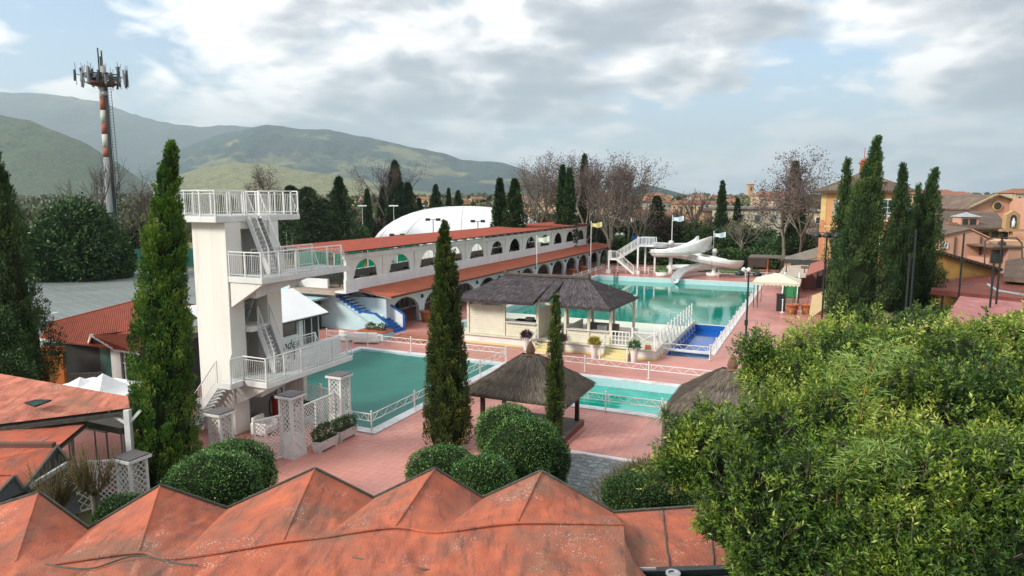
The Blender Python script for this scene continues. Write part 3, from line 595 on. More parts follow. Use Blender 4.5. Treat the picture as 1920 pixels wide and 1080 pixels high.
def text(body, size, mat, parent, loc, rot, name='lettering', ext=.004, shear=0):
    cu = bpy.data.curves.new(name, 'FONT'); cu.body = body; cu.size = size; cu.extrude = ext; cu.shear = shear; cu.resolution_u = 3; cu.materials.append(mat); cu.align_x = 'CENTER'
    tmp_ = bpy.data.objects.new(name, cu); me = bpy.data.meshes.new_from_object(tmp_); bpy.data.objects.remove(tmp_); o = bpy.data.objects.new(name, me); C.objects.link(o); o.parent = parent; o.location = Vector(loc)-ORG[parent.name]; o.rotation_euler = rot; return o
BRUSH = M('black_brush_paint', (.01, .01, .012), None, 5, .6)
text('Bodega', .82, BRUSH, t, (-31.34, 33.9, 1.18), (math.pi/2, 0, math.pi/2), shear=.3); text('Bar', .6, BRUSH, t, (-31.34, 33.6, .55), (math.pi/2, 0, math.pi/2), shear=.3)
t2 = T('low_white_wall', 'low plain white wall between the canopy hut and the moulded armchairs', 'wall', -31.0, 37.5); MB().box(-31.2, -31.0, 34.2, 38.6, 0, 1.15).build('wall', WHITE, t2); MB().box(-31.24, -30.96, 34.2, 38.6, 1.152, 1.2).build('coping', WHITE, t2)
# ================================================================ blue and white outside staircase
t = T('outdoor_staircase', 'pale blue rendered outdoor staircase with bright blue treads and wall caps up to the terrace', 'staircase', -34, 46)
def steppedwall(uu, th, pts, mat, cap=True, nm='side_wall'):
    pr = [(p[0], uu, p[1]) for p in pts]; o = MB().prism([(pts[0][0], uu, 0)]+pr+[(pts[-1][0], uu, 0)], (0, th, 0)).build(nm, mat, t)
    if cap:
        mb = MB()
        for a, b in zip(pts[:-1], pts[1:]): mb.bar((a[0], uu+th/2, a[1]+.04), (b[0], uu+th/2, b[1]+.04), th+.08, .09)
        mb.bar((pts[-1][0]+.04, uu+th/2, pts[-1][1]), (pts[-1][0]+.04, uu+th/2, 0), th+.08, .09); mb.build('wall_cap', BLUE, o)
steppedwall(45.7, .2, [(-37.8, 3.25), (-34.6, 1.56), (-33.1, 1.48), (-32.1, .85)], BLUEW)
steppedwall(47.5, .2, [(-37.6, 4.1), (-34.4, 2.1), (-32.9, 2.0), (-31.6, 1.3)], STUCCO)
st_ = [(-38.0, 3.3)]
for i in range(9):
    w0 = -37.75+i*.37; MB().box(w0, w0+.36, 45.92, 47.48, 0, 3.3-(i+1)*.2).build('step', BLUE if 0 else STUCCO, t); MB().box(w0-.02, w0+.38, 45.92, 47.48, 3.3-(i+1)*.2+.002, 3.3-(i+1)*.2+.03).build('tread', BLUE, t)
    MB().box(w0+.01, w0+.35, 45.68, 45.915, 3.25-(i*.37)*.528-.25, 3.42-(i+1)*.2+.05).build('riser_block', BLUE, t)
MB().box(-34.42, -33.1, 45.92, 47.48, 0, 1.15).build('landing', STUCCO, t)
for i in range(6):
    w0 = -33.08+i*.3; z = 1.15-(i+1)*.19; MB().box(w0, w0+.29, 45.92, 47.48, 0, max(.04, z)).build('step', BLUE, t)
MB().box(-44.5, -37.82, 45.7, 47.6, 0, 3.3).build('landing_block', BLUEW, t); MB().box(-44.5, -37.82, 45.66, 45.9, 3.302, 4.15).build('parapet', STUCCO, t)
MB().box(-44.4, -37.6, 43.2, 45.65, 2.55, 2.7).build('side_canopy', BLUEW, t); MB().tube((-37.9, 45.5, 1.8), (-38.2, 43.6, 2.5), .05).tube((-36.8, 45.62, 2.4), (-32.6, 45.62, .2), .025).build('pipe', GALV, t)
MB().box(-44.3, -38.6, 43.4, 45.6, 0, 2.5).build('recess', DARK, t)
t = T('raised_planter', 'raised pale blue planter with terracotta rim and low dark plants below the blue stairs', 'planter', -31.6, 43.6)
MB().box(-32.9, -30.6, 43.2, 44.6, 0, .55).build('trough', BLUEW, t); MB().box(-33.0, -30.5, 43.1, 44.7, .552, .62).build('rim', TERRA, t)
V, Fq, tt = leaf_shell([(-.6, .3, .8, .35, .3, .25), (.4, .3, .8, .35, .3, .25)], 900, .16, .05, up=.6, jitter=.2); np_mesh('plant', V, Fq, LEAFD, t, tt)
BOARD = M('brown_boards', (.36, .14, .08), (.28, .11, .07), 3, .8)
t = T('board_stack', 'flat stack of brown red boards lying in front of the blue stair foot', 'boards', -29.5, 44.5)
for i in range(4): MB().hexa([(-30.2, 43.6+i*.42, .02+.02*i), (-27.2, 43.6+i*.42, .02+.02*i), (-27.2, 43.97+i*.42, .02+.02*i), (-30.2, 43.97+i*.42, .02+.02*i), (-30.2, 43.6+i*.42, .10+.04*i), (-27.2, 43.6+i*.42, .10+.04*i), (-27.2, 43.97+i*.42, .10+.04*i), (-30.2, 43.97+i*.42, .10+.04*i)]).build('board', BOARD, t)
# ================================================================ two storey arcade
def arch_panel(mb, w, th, u0, u1, z0, z1, cu, hw, zs, rise, n=14, ww=None):
    """wall slab w..w+th, u0..u1, z0..z1 with an arched opening (half width hw, springing zs, rise); ww: half width at foot"""
    ww = hw if ww is None else ww
    L = [(cu-hw*math.cos(math.pi*i/n), zs+rise*math.sin(math.pi*i/n)) for i in range(n+1)]
    foot = [(cu-ww, z0), (cu+ww, z0)]; arc = [foot[0]]+L+[foot[1]]
    for wv in (w, w+th):
        for (a, za), (b, zb) in zip(arc[:-1], arc[1:]):
            ta = u0 if (a, za) == arc[0] else a; tb = u1 if (b, zb) == arc[-1] else b
            if (a, za) == arc[0]: mb.quad((wv, u0, z0), (wv, a, za), (wv, b, zb), (wv, u0, zb)); continue
            if (b, zb) == arc[-1]: mb.quad((wv, b, zb), (wv, u1, zb), (wv, u1, za), (wv, a, za)); continue
            mb.quad((wv, a, za), (wv, b, zb), (wv, b, z1), (wv, a, z1))
        mb.quad((wv, u0, zs), (wv, L[0][0], zs), (wv, L[0][0], z1), (wv, u0, z1)); mb.quad((wv, L[-1][0], zs), (wv, u1, zs), (wv, u1, z1), (wv, L[-1][0], z1))
    for (a, za), (b, zb) in zip(arc[:-1], arc[1:]): mb.quad((w, a, za), (w+th, a, za), (w+th, b, zb), (w, b, zb))
    return mb
GGL = foliage('green_glass', [(0, (.04, .50, .36)), (1, (.04, .50, .36))], .3, .5, .75); GGD = M('grey_glass', (.10, .16, .15), (.22, .27, .26), .5, .25, spec=.8)
bd = T('arcade_building', 'long white two storey arcade building with terracotta lean-to roofs along the pools', 'building', -37, 76)
PALEB = M('pale_blue_white_render', (.60, .72, .76), (.52, .66, .71), 1, .75, .6, 12)
ub = [48.3, 53.3]+[53.3+5.27*i for i in range(1, 13)]
ub = [47.0+5.42*i for i in range(13)]
for a, b in zip(ub[:-1], ub[1:]):
    o = arch_panel(MB(), -33.1, .3, a, b, 0, 2.62, (a+b)/2, (b-a)/2-.42, .95, 1.45).build('arch', PALEB, bd)
    m2 = MB(); cu, hw = (a+b)/2, (b-a)/2-.42
    for i in range(14):
        t0, t1 = math.pi*i/14, math.pi*(i+1)/14
        m2.tube((-32.79, cu-hw*math.cos(t0), .95+1.45*math.sin(t0)), (-32.79, cu-hw*math.cos(t1), .95+1.45*math.sin(t1)), .035, 4)
    m2.build('arch_moulding', WHITE, o)
for u_ in ub[1:-1]: MB().box(-32.78, -32.6, u_-.08, u_+.08, 2.0, 2.3).build('wall_lamp', BLACK, bd)
MB().box(-37.6, -32.8, 46.9, 47.15, 0, 2.62).build('end_wall', PALEB, bd)
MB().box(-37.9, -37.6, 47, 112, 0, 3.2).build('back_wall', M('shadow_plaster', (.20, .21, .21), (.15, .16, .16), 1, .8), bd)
for k, (a, b) in enumerate(zip(ub[:-1], ub[1:])):           # glazed or painted bays at the back of the walk
    if k < 5:
        f = MB().box(-37.58, -37.5, a+.2, b-.2, 0, .12).box(-37.58, -37.5, a+.2, b-.2, 2.4, 2.5)
        for i in range(7): f.box(-37.58, -37.5, a+.2+(b-a-.46)*i/6, a+.26+(b-a-.46)*i/6, .12, 2.4)
        f = f.build('glazed_door', WHITE, bd); MB().box(-37.56, -37.54, a+.22, b-.22, .12, 2.4).build('pane', GLASSD, f)
    elif k in (6, 7, 8, 9):
        f = MB().box(-37.58, -37.52, a+.1, b-.1, .7, 3.0).build('painted_panel', M('mural_yellow', (.52, .36, .03), (.10, .26, .08), .45, .7, rampx=(.47, .52), c3=(.45, .12, .04), s3=.5, r3=(.56, .6)), bd)
        MB().box(-37.51, -37.48, a+1.6, b-1.6, 1.1, 2.0).build('picture_board', M('pale_board', (.45, .46, .42), None, 3, .7), f)
    else: MB().box(-37.58, -37.5, a+.8, b-.8, 0, 2.2).build('doorway', DARK, bd)
lr = MB().hexa([(-35.3, 46.3, 3.30), (-31.9, 46.3, 2.86), (-31.9, 112.2, 2.86), (-35.3, 112.2, 3.30), (-35.3, 46.3, 3.40), (-31.9, 46.3, 2.95), (-31.9, 112.2, 2.95), (-35.3, 112.2, 3.40)]).build('lower_roof', TERRA, bd)
m2 = MB().bar((-31.86, 46.3, 2.83), (-31.86, 112.2, 2.83), .1, .1); m2.build('gutter', WOODD, lr)
for i in range(33):
    u_ = 46.6+i*2.0; MB().bar((-35.2, u_, 3.2), (-32.0, u_, 2.76), .1, .14).build('rafter', WHITE, lr)
for a, b in ((46.3, 112.2),):                                # wall strip beside the lower roof
    MB().box(-36.2, -35.31, 44.6, 107.4, 3.2, 3.38).build('terrace_slab', WHITE, bd)
MB().box(-41.2, -36.21, 44.6, 107.4, 3.0, 3.38).build('terrace_floor', M('terrace_floor', (.42, .34, .28), (.34, .27, .22), 2, .7), bd)
for i in range(12):
    a, b = 44.6+i*62.8/12, 44.6+(i+1)*62.8/12-.01; MB().box(-35.30, -35.08, a, b, 3.2, 4.28).build('parapet', STUCCO, bd)
uc = [44.9+5.155*i for i in range(13)]
CURT = M('cream_render_arch', (.74, .73, .69), (.66, .65, .61), 2, .8, .3, 10)
for i, u_ in enumerate(uc):
    MB().box(-35.36, -35.10, u_-.16, u_+.16, 4.28, 6.02).build('column', WHITE, bd)
for a, b in zip(uc[:-1], uc[1:]):
    o = arch_panel(MB(), -35.30, .1, a+.16, b-.16, 4.28, 6.02, (a+b)/2, 1.62, 4.55, 1.32, ww=1.75).build('arch', CURT, bd); m2 = MB(); cu = (a+b)/2
    for i in range(14):
        t0, t1 = math.pi*i/14, math.pi*(i+1)/14; m2.tube((-35.18, cu-1.62*math.cos(t0), 4.55+1.32*math.sin(t0)), (-35.18, cu-1.62*math.cos(t1), 4.55+1.32*math.sin(t1)), .04, 4)
    m2.build('arch_moulding', WHITE, o)
MB().box(-35.40, -35.04, 44.6, 107.1, 6.02, 6.38).build('beam', WHITE, bd)
MB().box(-41.3, -41.0, 44.6, 107.1, 3.38, 4.1).build('rear_wall', M('rear_wall', (.60, .60, .56), (.50, .51, .48), 1, .8), bd)
for k, (a, b) in enumerate(zip(uc[:-1], uc[1:])):
    f = MB()
    for i in range(5): f.box(-40.98, -40.9, a+.4+i*1.08, a+.46+i*1.08, 4.1, 6.3)
    f.box(-40.98, -40.9, a+.4, b-.4, 5.2, 5.26).box(-40.98, -40.9, a+.4, b-.4, 4.06, 4.12); f = f.build('window', WHITE, bd)
    if k < 4 or k > 6: MB().box(-40.995, -40.97, a+.4, b-.4, 4.2, 6.3).build('pane', GGL if k < 5 else GGD, f)
ur = MB().hexa([(-41.5, 44.0, 6.84), (-34.6, 44.0, 6.62), (-34.6, 107.8, 6.62), (-41.5, 107.8, 6.84), (-41.5, 44.0, 6.92), (-34.6, 44.0, 6.70), (-34.6, 107.8, 6.70), (-41.5, 107.8, 6.92)]).build('upper_roof', TERRA2, bd)
for i in range(32): MB().bar((-40.9, 44.5+i*2.03, 6.74), (-34.75, 44.5+i*2.03, 6.53), .12, .16).build('rafter', WHITE, ur)
m2 = MB()
for i in range(212): m2.bar((-41.5, 44.1+i*.3, 6.925), (-34.58, 44.1+i*.3, 6.705), .07, .035)
m2.build('roof_rib', TERRA2, ur, kind='stuff')
MB().box(-34.65, -34.56, 44.0, 107.8, 6.60, 6.70).build('eaves_board', BLACK, ur)
ORD = ('first', 'second', 'third', 'fourth', 'fifth', 'sixth', 'seventh', 'eighth', 'ninth')
for s in range(9):                                            # terrace furniture seen through the arches
    u_ = 47.3+s*5.155+rng.uniform(-.4, .4); 
    o = T('terrace_table', 'dark table with benches behind the %s upper arch counted from the blue stairs' % ORD[s], 'table', -37, u_, 3.38, 'tables and benches on the upper terrace')
    MB().box(-37.6, -36.4, u_-.9, u_+.9, 4.08, 4.15).build('tabletop', WOODD, o)
    for dx in (-.5, .5):
        for du in (-.75, .75): MB().box(-37+dx-.04, -37+dx+.04, u_+du-.04, u_+du+.04, 3.38, 4.08).build('leg', WOODD, o)
    o2 = T('terrace_chair', 'wicker chair at the table behind the %s upper arch counted from the blue stairs' % ORD[s], 'chair', -36.0, u_, 3.38, 'wicker chairs on the upper terrace')
    MB().box(-36.15, -35.65, u_-.3, u_+.3, 3.6, 3.85).build('seat', THATCHB, o2); MB().box(-35.72, -35.62, u_-.3, u_+.3, 3.85, 4.4).build('backrest', THATCHB, o2); MB().box(-36.12, -35.68, u_-.27, u_+.27, 3.38, 3.59).build('base', WOODD, o2)
# ================================================================ thatch
def thatch(parent, faces, mat, n, l=(.5, 1.1), wd=.03, fringe=.28, eaves=(), name='thatch'):
    """faces: list of (ridge_a, ridge_b, eave_b, eave_a) in parent coords (compound); strands run down the slope"""
    og = np.array(ORG[parent.name]); Vs = []; area = []
    for f in faces:
        a = [np.array(p)-og for p in f]; area.append(np.linalg.norm(np.cross(a[2]-a[0], a[3]-a[1]))/2)
    out_ = []
    for f, ar in zip(faces, area):
        a = [np.array(p, float)-og for p in f]; m = int(n*ar/sum(area)); s = rng.uniform(0, 1, m)[:, None]; v = (np.floor(rng.uniform(0, 1, m)*3.0)/3.0+rng.uniform(-.05, .30, m)).clip(0, .97)[:, None]
        top = a[0]*(1-s)+a[1]*s; bot = a[3]*(1-s)+a[2]*s; P = top*(1-v)+bot*v; D = unit(bot-top+1e-6); nr = unit(np.cross(a[1]-a[0]+(a[2]-a[3])*.5, D)); nr *= np.sign(nr[:, 2:3]+1e-9)
        P = P+nr*(.035+.03*(v*3 % 1))+nr*rng.uniform(0, .02, (m, 1)); L_ = rng.uniform(*l, m)[:, None]; mx = np.linalg.norm(bot-P, axis=1, keepdims=True)+rng.uniform(0, fringe, (m, 1)); L_ = np.minimum(L_, mx)
        D = unit(D+rng.normal(size=(m, 3))*.05); R = unit(np.cross(D, nr))*wd/2; E_ = P+D*L_-nr*.015
        out_.append(np.stack([P-R, P+R, E_+R*.8, E_-R*.8], 1).reshape(-1, 3))
        k = int(np.linalg.norm(a[2]-a[3])*55); s = rng.uniform(0, 1, k)[:, None]; bot = a[3]*(1-s)+a[2]*s; top = a[0]*(1-s)+a[1]*s; D = unit(bot-top+1e-6)
        D2 = unit(D+np.array([0, 0, -.9])+rng.normal(size=(k, 3))*.1); P = bot-D*.15+np.array([0, 0, .02]); R = unit(np.cross(D2, rng.normal(size=(k, 3))*.3+np.array([D[0][1], -D[0][0], 0.01])))*wd/2; E_ = P+D2*rng.uniform(.12, fringe+.1, (k, 1))
        out_.append(np.stack([P-R, P+R, E_+R*.3, E_-R*.3], 1).reshape(-1, 3))
    V = np.concatenate(out_); o = np_mesh(name, V, np.arange(len(V)).reshape(-1, 4), TSTR[mat.name], parent, np.repeat(rng.uniform(0, 1, len(V)//4), 4))
    mb = MB()
    for f in faces: mb.add([p for p in f]+[(p[0], p[1], p[2]-.16) for p in f], [(0, 1, 2, 3), (7, 6, 5, 4), (2, 6, 7, 3)])
    mb.build('roof_bed', mat, parent); return o
def thatch_mat(name, cols):
    m = M(name, cols[0], cols[1], 9, .95, 0, c3=cols[2], s3=.9, r3=(.45, .75), stretch=(1, 1, .35)); return m
TH1 = thatch_mat('grey_purple_thatch', ((.09, .08, .085), (.05, .045, .05), (.11, .10, .09))); TH2 = thatch_mat('grey_brown_thatch', ((.11, .095, .08), (.06, .05, .042), (.14, .12, .09)))
TSTR = {TH1.name: foliage('dark_thatch_strand', [(0, (.045, .038, .045)), (.5, (.09, .08, .088)), (.85, (.14, .125, .13)), (1, (.22, .19, .18))], .95, .1), TH2.name: foliage('brown_thatch_strand', [(0, (.075, .062, .05)), (.5, (.125, .105, .085)), (.85, (.175, .15, .12)), (1, (.25, .21, .165))], .95, .1)}
# ================================================================ poolside bar pavilion
pv = T('poolside_bar', 'cream weatherboarded bar pavilion with long dark thatched roof on a white plinth', 'bar pavilion', -18.5, 48)
MB().box(-24.6, -9.9, 45.4, 49.2, 0, .62).build('plinth', WHITE, pv, bevel=.01); MB().box(-24.65, -9.85, 45.32, 45.39, 0, .14).box(-9.89, -9.82, 45.4, 49.2, 0, .14).build('plinth_base_band', YCREAM, pv)
MB().box(-24.7, -9.8, 45.25, 49.25, .622, .72).build('plinth_top', CREAM, pv); MB().box(-24.6, -12.9, 49.25, 52.6, -.35, .70).build('rear_plinth', CREAM, pv)
for w_ in (-24.4, -21.35, -18.65, -16.5, -14.75, -13.15):
    for u_ in (45.7, 52.2): MB().box(w_-.09, w_+.09, u_-.09, u_+.09, .722, 3.25).build('post', CREAM, pv)
MB().box(-24.5, -13.0, 45.62, 45.78, 3.252, 3.42).box(-24.5, -13.0, 52.12, 52.28, 3.252, 3.42).build('wall_plate', CREAM, pv)
def boards(w0, w1, u, z0, z1, h=.17, axis='w'):
    k = max(1, round((z1-z0)/h)); h = (z1-z0)/k
    for i in range(k):
        a, b = z0+i*h, z0+(i+1)*h-.012
        if axis == 'w': mb = MB().hexa([(w0, u-.035, a), (w1, u-.035, a), (w1, u+.02, a), (w0, u+.02, a), (w0, u-.012, b), (w1, u-.012, b), (w1, u+.02, b), (w0, u+.02, b)])
        else: mb = MB().hexa([(u-.02, w0, a), (u+.035, w0, a), (u+.035, w1, a), (u-.02, w1, a), (u-.02, w0, b), (u+.012, w0, b), (u+.012, w1, b), (u-.02, w1, b)])
        mb.build('plank', CREAM, pv)
boards(-24.3, -21.45, 45.7, .73, 2.95); boards(-21.25, -18.75, 45.7, .73, 1.75); boards(-16.4, -14.85, 45.7, .73, 1.6); boards(-14.65, -13.25, 45.7, .73, 1.6)
boards(45.8, 49.5, -18.62, .73, 2.9, axis='u'); boards(45.8, 49.8, -16.55, .73, 1.7, axis='u'); boards(45.8, 52.1, -24.42, .73, 2.6, axis='u')
MB().box(-21.25, -18.75, 45.45, 46.1, 1.76, 1.82).build('counter', WHITE, pv); MB().box(-16.4, -13.25, 45.5, 46.0, 1.61, 1.66).build('counter', WHITE, pv)
MB().box(-21.2, -18.8, 47.3, 48.0, .73, 1.66).build('back_counter', WOODD, pv); MB().box(-20.4, -19.8, 47.4, 47.9, 1.67, 1.85).build('cabinet', CREAM, pv); MB().box(-16.0, -13.6, 49.0, 49.7, .73, 1.5).build('back_counter', DECKW, pv)
MB().box(-14.9, -14.3, 48.2, 48.8, .73, 1.55).build('stool', WHITE, pv)
for a, b in ((-21.3, -18.7),): MB().tube((a, 52.2, 3.2), (b, 52.2, 1.9), .03).tube((a, 52.2, 1.9), (b, 52.2, 3.2), .03).build('cross_brace', WHITE, pv)
MB().bar((-13.9, 52.2, 3.2), (-13.2, 52.2, 2.3), .06, .06).build('corner_brace', WHITE, pv)
# roof: two hips meeting over the passage
zr, ze = 4.9, 3.45; uN, uF, uR = 44.35, 53.2, 48.9; rA, rM, rM2, rB = (-22.6, uR, zr), (-18.3, uR, zr-.03), (-17.6, uR, zr-.03), (-15.9, uR, zr)
eA, eM, eB = (-24.9, uN, ze), (-18.5, uN, ze+.05), (-12.85, uN, ze); eA2, eB2 = (-25.2, uF, ze-.2), (-13.0, uF-.4, ze-.25); eN = (-17.4, uN+.25, ze+.32); eN2 = (-18.1, uN+.25, ze+.30)
thatch(pv, [(rA, rM, eM, eA), (rM2, rB, eB, (-17.0, uN+.05, ze+.03)), (rM, rM2, eN, eN2), (rB, rB, eB2, eB), (rA, rA, eA, eA2), (rB, rA, eA2, eB2)], TH1, 36000, wd=.028, fringe=.2, l=(.25, .7))
MB().bar((-22.8, uR, zr+.1), (-15.8, uR, zr+.1), .5, .16).build('ridge_roll', TH2, pv)
for w_ in (-22.7, -15.85): MB().lathe((w_, uR, zr+.05), [(.22, 0), (.16, .2), (.03, .42)], 8).build('ridge_tuft', TH2, pv)
for a, b in ((-18.45, -16.75), (-13.3, -11.6)):
    for i in range(4): MB().box(a, b, 45.24-(i+1)*.3, 45.24-i*.3-.004, 0, .56-i*.14).build('step', YCREAM, pv)
    for w_ in (a-.1, b+.1): MB().box(w_-.05, w_+.05, 43.98, 44.08, 0, .95).box(w_-.05, w_+.05, 45.14, 45.24, .0, 1.55).bar((w_, 44.03, .93), (w_, 45.2, 1.5), .05, .05).build('newel_rail', WHITE, pv)
g = MB().box(-13.0, -11.7, 45.42, 45.48, .78, .86).box(-13.0, -11.7, 45.42, 45.48, 1.72, 1.8)
for i in range(6): g.box(-13.0+i*.25, -12.94+i*.25, 45.42, 45.48, .86, 1.72)
g.box(-12.94, -11.75, 45.43, 45.47, 1.15, 1.2).box(-12.94, -11.75, 45.43, 45.47, 1.42, 1.47).build('gate', WHITE, pv)
MB().path([(-18.2, 44.0, .9), (-17.9, 43.98, .72), (-17.6, 43.98, .66), (-17.3, 43.98, .72), (-17.0, 44.0, .9)], .025).build('rope', CREAM, pv)
t = T('cross_braced_railing', 'white wooden railing with crossed braces on the plinth right of the gate', 'railing', -10.8, 45.6, .72)
for w_ in (-11.55, -10.0): MB().box(w_-.06, w_+.06, 45.5, 45.62, .722, 2.1).build('post', WHITE, t)
MB().bar((-11.5, 45.56, 1.8), (-10.05, 45.56, 1.8), .07, .07).bar((-11.5, 45.56, .85), (-10.05, 45.56, .85), .05, .05).build('rail', WHITE, t); MB().bar((-11.5, 45.56, .87), (-10.05, 45.56, 1.77), .04, .05).build('brace', WHITE, t); MB().bar((-11.5, 45.60, 1.77), (-10.05, 45.60, .87), .04, .05).build('brace', WHITE, t)
t = T('rope_railing', 'long white post railing running back along the shelf beside the blue basin', 'railing', -9.95, 52, .4)
for i in range(12):
    u_ = 45.9+i*1.25; zt = 1.9; MB().bar((-9.95, u_, -.35), (-9.95, u_, zt), .08, .08).build('post', WHITE, t); MB().bar((-9.93, u_+.05, -.3), (-9.5, u_+.55, -.35), .05, .05).bar((-9.93, u_+.05, 1.6), (-9.5, u_+.6, -.3), .035, .035).build('stay', WHITE, t)
for z in (1.7, 1.25, .85): MB().tube((-9.95, 45.9, z), (-9.95, 59.65, z), .02).build('rail', WHITE, t)
def urn(label, w, u, kind):
    t = T('tall_planter', label, 'planter', w, u, 0, 'tall white planters at the bar steps'); MB().lathe((w, u, 0), [(.18, 0), (.2, .04), (.24, .55), (.34, .95), (.36, 1.02), (.31, 1.03), (.29, .97)], 14).build('pot', WHITE, t, True); MB().lathe((w, u, .93), [(.29, 0), (.01, .02)], 12).build('soil', SOIL, t)
    V, Fq, tt = leaf_shell([(0, 0, 1.15, .25, .25, .2)], 500 if kind != 2 else 380, .3, .05, up=.5, jitter=.1); np_mesh('plant', V, Fq, {0: PURL, 1: YELL, 2: LEAFG}[kind], t, tt)
PURL = foliage('purple_leaf', [(0, (.05, .02, .04)), (1, (.12, .05, .09))]); YELL = foliage('yellow_leaf', [(0, (.25, .22, .02)), (1, (.42, .36, .04))])
urn('tall white planter with purple leaves left of the passage steps', -19.0, 44.4, 0); urn('tall white planter with purple leaves right of the passage steps, behind the slim cypress', -16.3, 44.2, 0)
urn('tall white planter with yellow foliage left of the gate steps', -13.8, 44.1, 1); urn('tall white planter with trailing green plant right of the gate steps', -11.05, 44.2, 2)
t = T('brown_basket', 'small brown handled box standing on the plinth end', 'basket', -10.4, 45.45, .72); MB().box(-10.6, -10.2, 45.3, 45.45, .722, 1.02).build('box', POT, t, bevel=.02); MB().path([(-10.5, 45.38, 1.02), (-10.48, 45.38, 1.12), (-10.32, 45.38, 1.12), (-10.3, 45.38, 1.02)], .015).build('handle', POT, t)
# ================================================================ gazebos
def gazebo(label, w0, w1, u0, u1, ze, zr, flr, mat=None, group='brown thatched gazebos', n=32000, base=True):
    t = T('thatched_gazebo', label, 'gazebo', (w0+w1)/2, (u0+u1)/2, 0, group); cw, cu = (w0+w1)/2, (u0+u1)/2; q_ = .8
    if base: 
        MB().box(w0+.5, w1-.3, u0+.1, u1-.6, 0, .24).build('platform', M('red_platform', (.22, .05, .05), (.16, .05, .045), 2, .7), t)
        k = 22
        for i in range(k): a = w0+.5+(w1-.3-w0-.5)*i/k; MB().box(a, a+(w1-w0-.8)/k-.012, u0+.08, u1-.58, .242, .28).build('plank', DECKW, t)
    for a in (w0+q_-.2, w1-q_+.2):
        for b in (u0+q_, u1-q_): MB().box(a-.09, a+.09, b-.09, b+.09, 0, ze+.3).build('post', WOODD, t)
    MB().box(w0+q_-.3, w1-q_+.3, u0+q_-.06, u0+q_+.06, ze+.1, ze+.22).box(w0+q_-.3, w1-q_+.3, u1-q_-.06, u1-q_+.06, ze+.1, ze+.22).build('beam', WOODD, t)
    rr = .42; R = [(cw-rr, cu-.1, zr), (cw+rr, cu-.1, zr), (cw+rr, cu+.1, zr), (cw-rr, cu+.1, zr)]; E_ = [(w0, u0, ze), (w1, u0, ze), (w1, u1, ze), (w0, u1, ze)]
    thatch(t, [(R[0], R[1], E_[1], E_[0]), (R[1], R[2], E_[2], E_[1]), (R[2], R[3], E_[3], E_[2]), (R[3], R[0], E_[0], E_[3])], mat or TH2, n, wd=.022, fringe=.18, l=(.18, .5))
    MB().lathe((cw, cu, zr), [(.3, 0), (.2, .08), (.23, .2), (.17, .42), (.03, .68)], 10).build('finial', M('reed_finial', (.22, .12, .07), (.14, .08, .05), 10, .9, 1, 40), t); return t
gazebo('brown thatched gazebo on dark posts and a red platform beside the slim cypress', -14.85, -9.75, 27.25, 31.25, 2.0, 3.58, .28)
gazebo('second brown thatched gazebo mostly hidden behind the big leafy tree', -5.7, -.7, 27.8, 32.2, 2.1, 3.65, .28)
t = T('wicker_armchair', 'dark wicker armchair on the gazebo platform by the right post', 'chair', -10.9, 28.6, .28)
MB().box(-11.2, -10.6, 28.2, 28.8, .30, .72).build('seat', BLACK, t, bevel=.04); MB().hexa([(-11.2, 28.72, .7), (-10.6, 28.72, .7), (-10.6, 28.85, .7), (-11.2, 28.85, .7), (-11.25, 28.85, 1.35), (-10.55, 28.85, 1.45), (-10.55, 28.98, 1.45), (-11.25, 28.98, 1.35)]).build('backrest', BLACK, t); MB().box(-11.28, -11.2, 28.2, 28.85, .3, .95).build('armrest', BLACK, t); MB().box(-10.6, -10.52, 28.2, 28.85, .3, .95).build('armrest', BLACK, t)
# ================================================================ water slide
def cat(P, n=10):
    P = [Vector(p) for p in P]; P = [P[0]*2-P[1]]+P+[P[-1]*2-P[-2]]; R = []
    for i in range(1, len(P)-2):
        for k in range(n):
            s = k/n; a, b, c, d = P[i-1:i+3]; R.append(.5*((2*b)+(c-a)*s+(2*a-5*b+4*c-d)*s*s+(3*b-a-3*c+d)*s**3))
    return R+[P[-2]]
sl_ = T('water_slide', 'white spiral water slide with railed stair tower at the far end of the main pool', 'water slide', -18, 98)
pth = cat([(-21.9, 97.6, 4.05), (-19.5, 99.6, 3.85), (-17.2, 101.2, 3.75), (-15.2, 100.2, 3.75), (-15.4, 97.6, 3.6), (-18.0, 96.4, 3.2), (-20.6, 96.8, 2.95), (-21.8, 98.8, 2.75), (-20.0, 100.6, 2.55), (-17.2, 99.9, 2.35), (-15.2, 97.9, 2.2), (-13.2, 96.7, 2.0), (-11.2, 97.1, 1.75), (-10.6, 99.0, 1.5), (-12.4, 100.4, 1.25), (-15.2, 99.4, .95), (-16.9, 97.0, .6), (-17.5, 94.4, .25), (-17.6, 91.8, -.2)], 9)
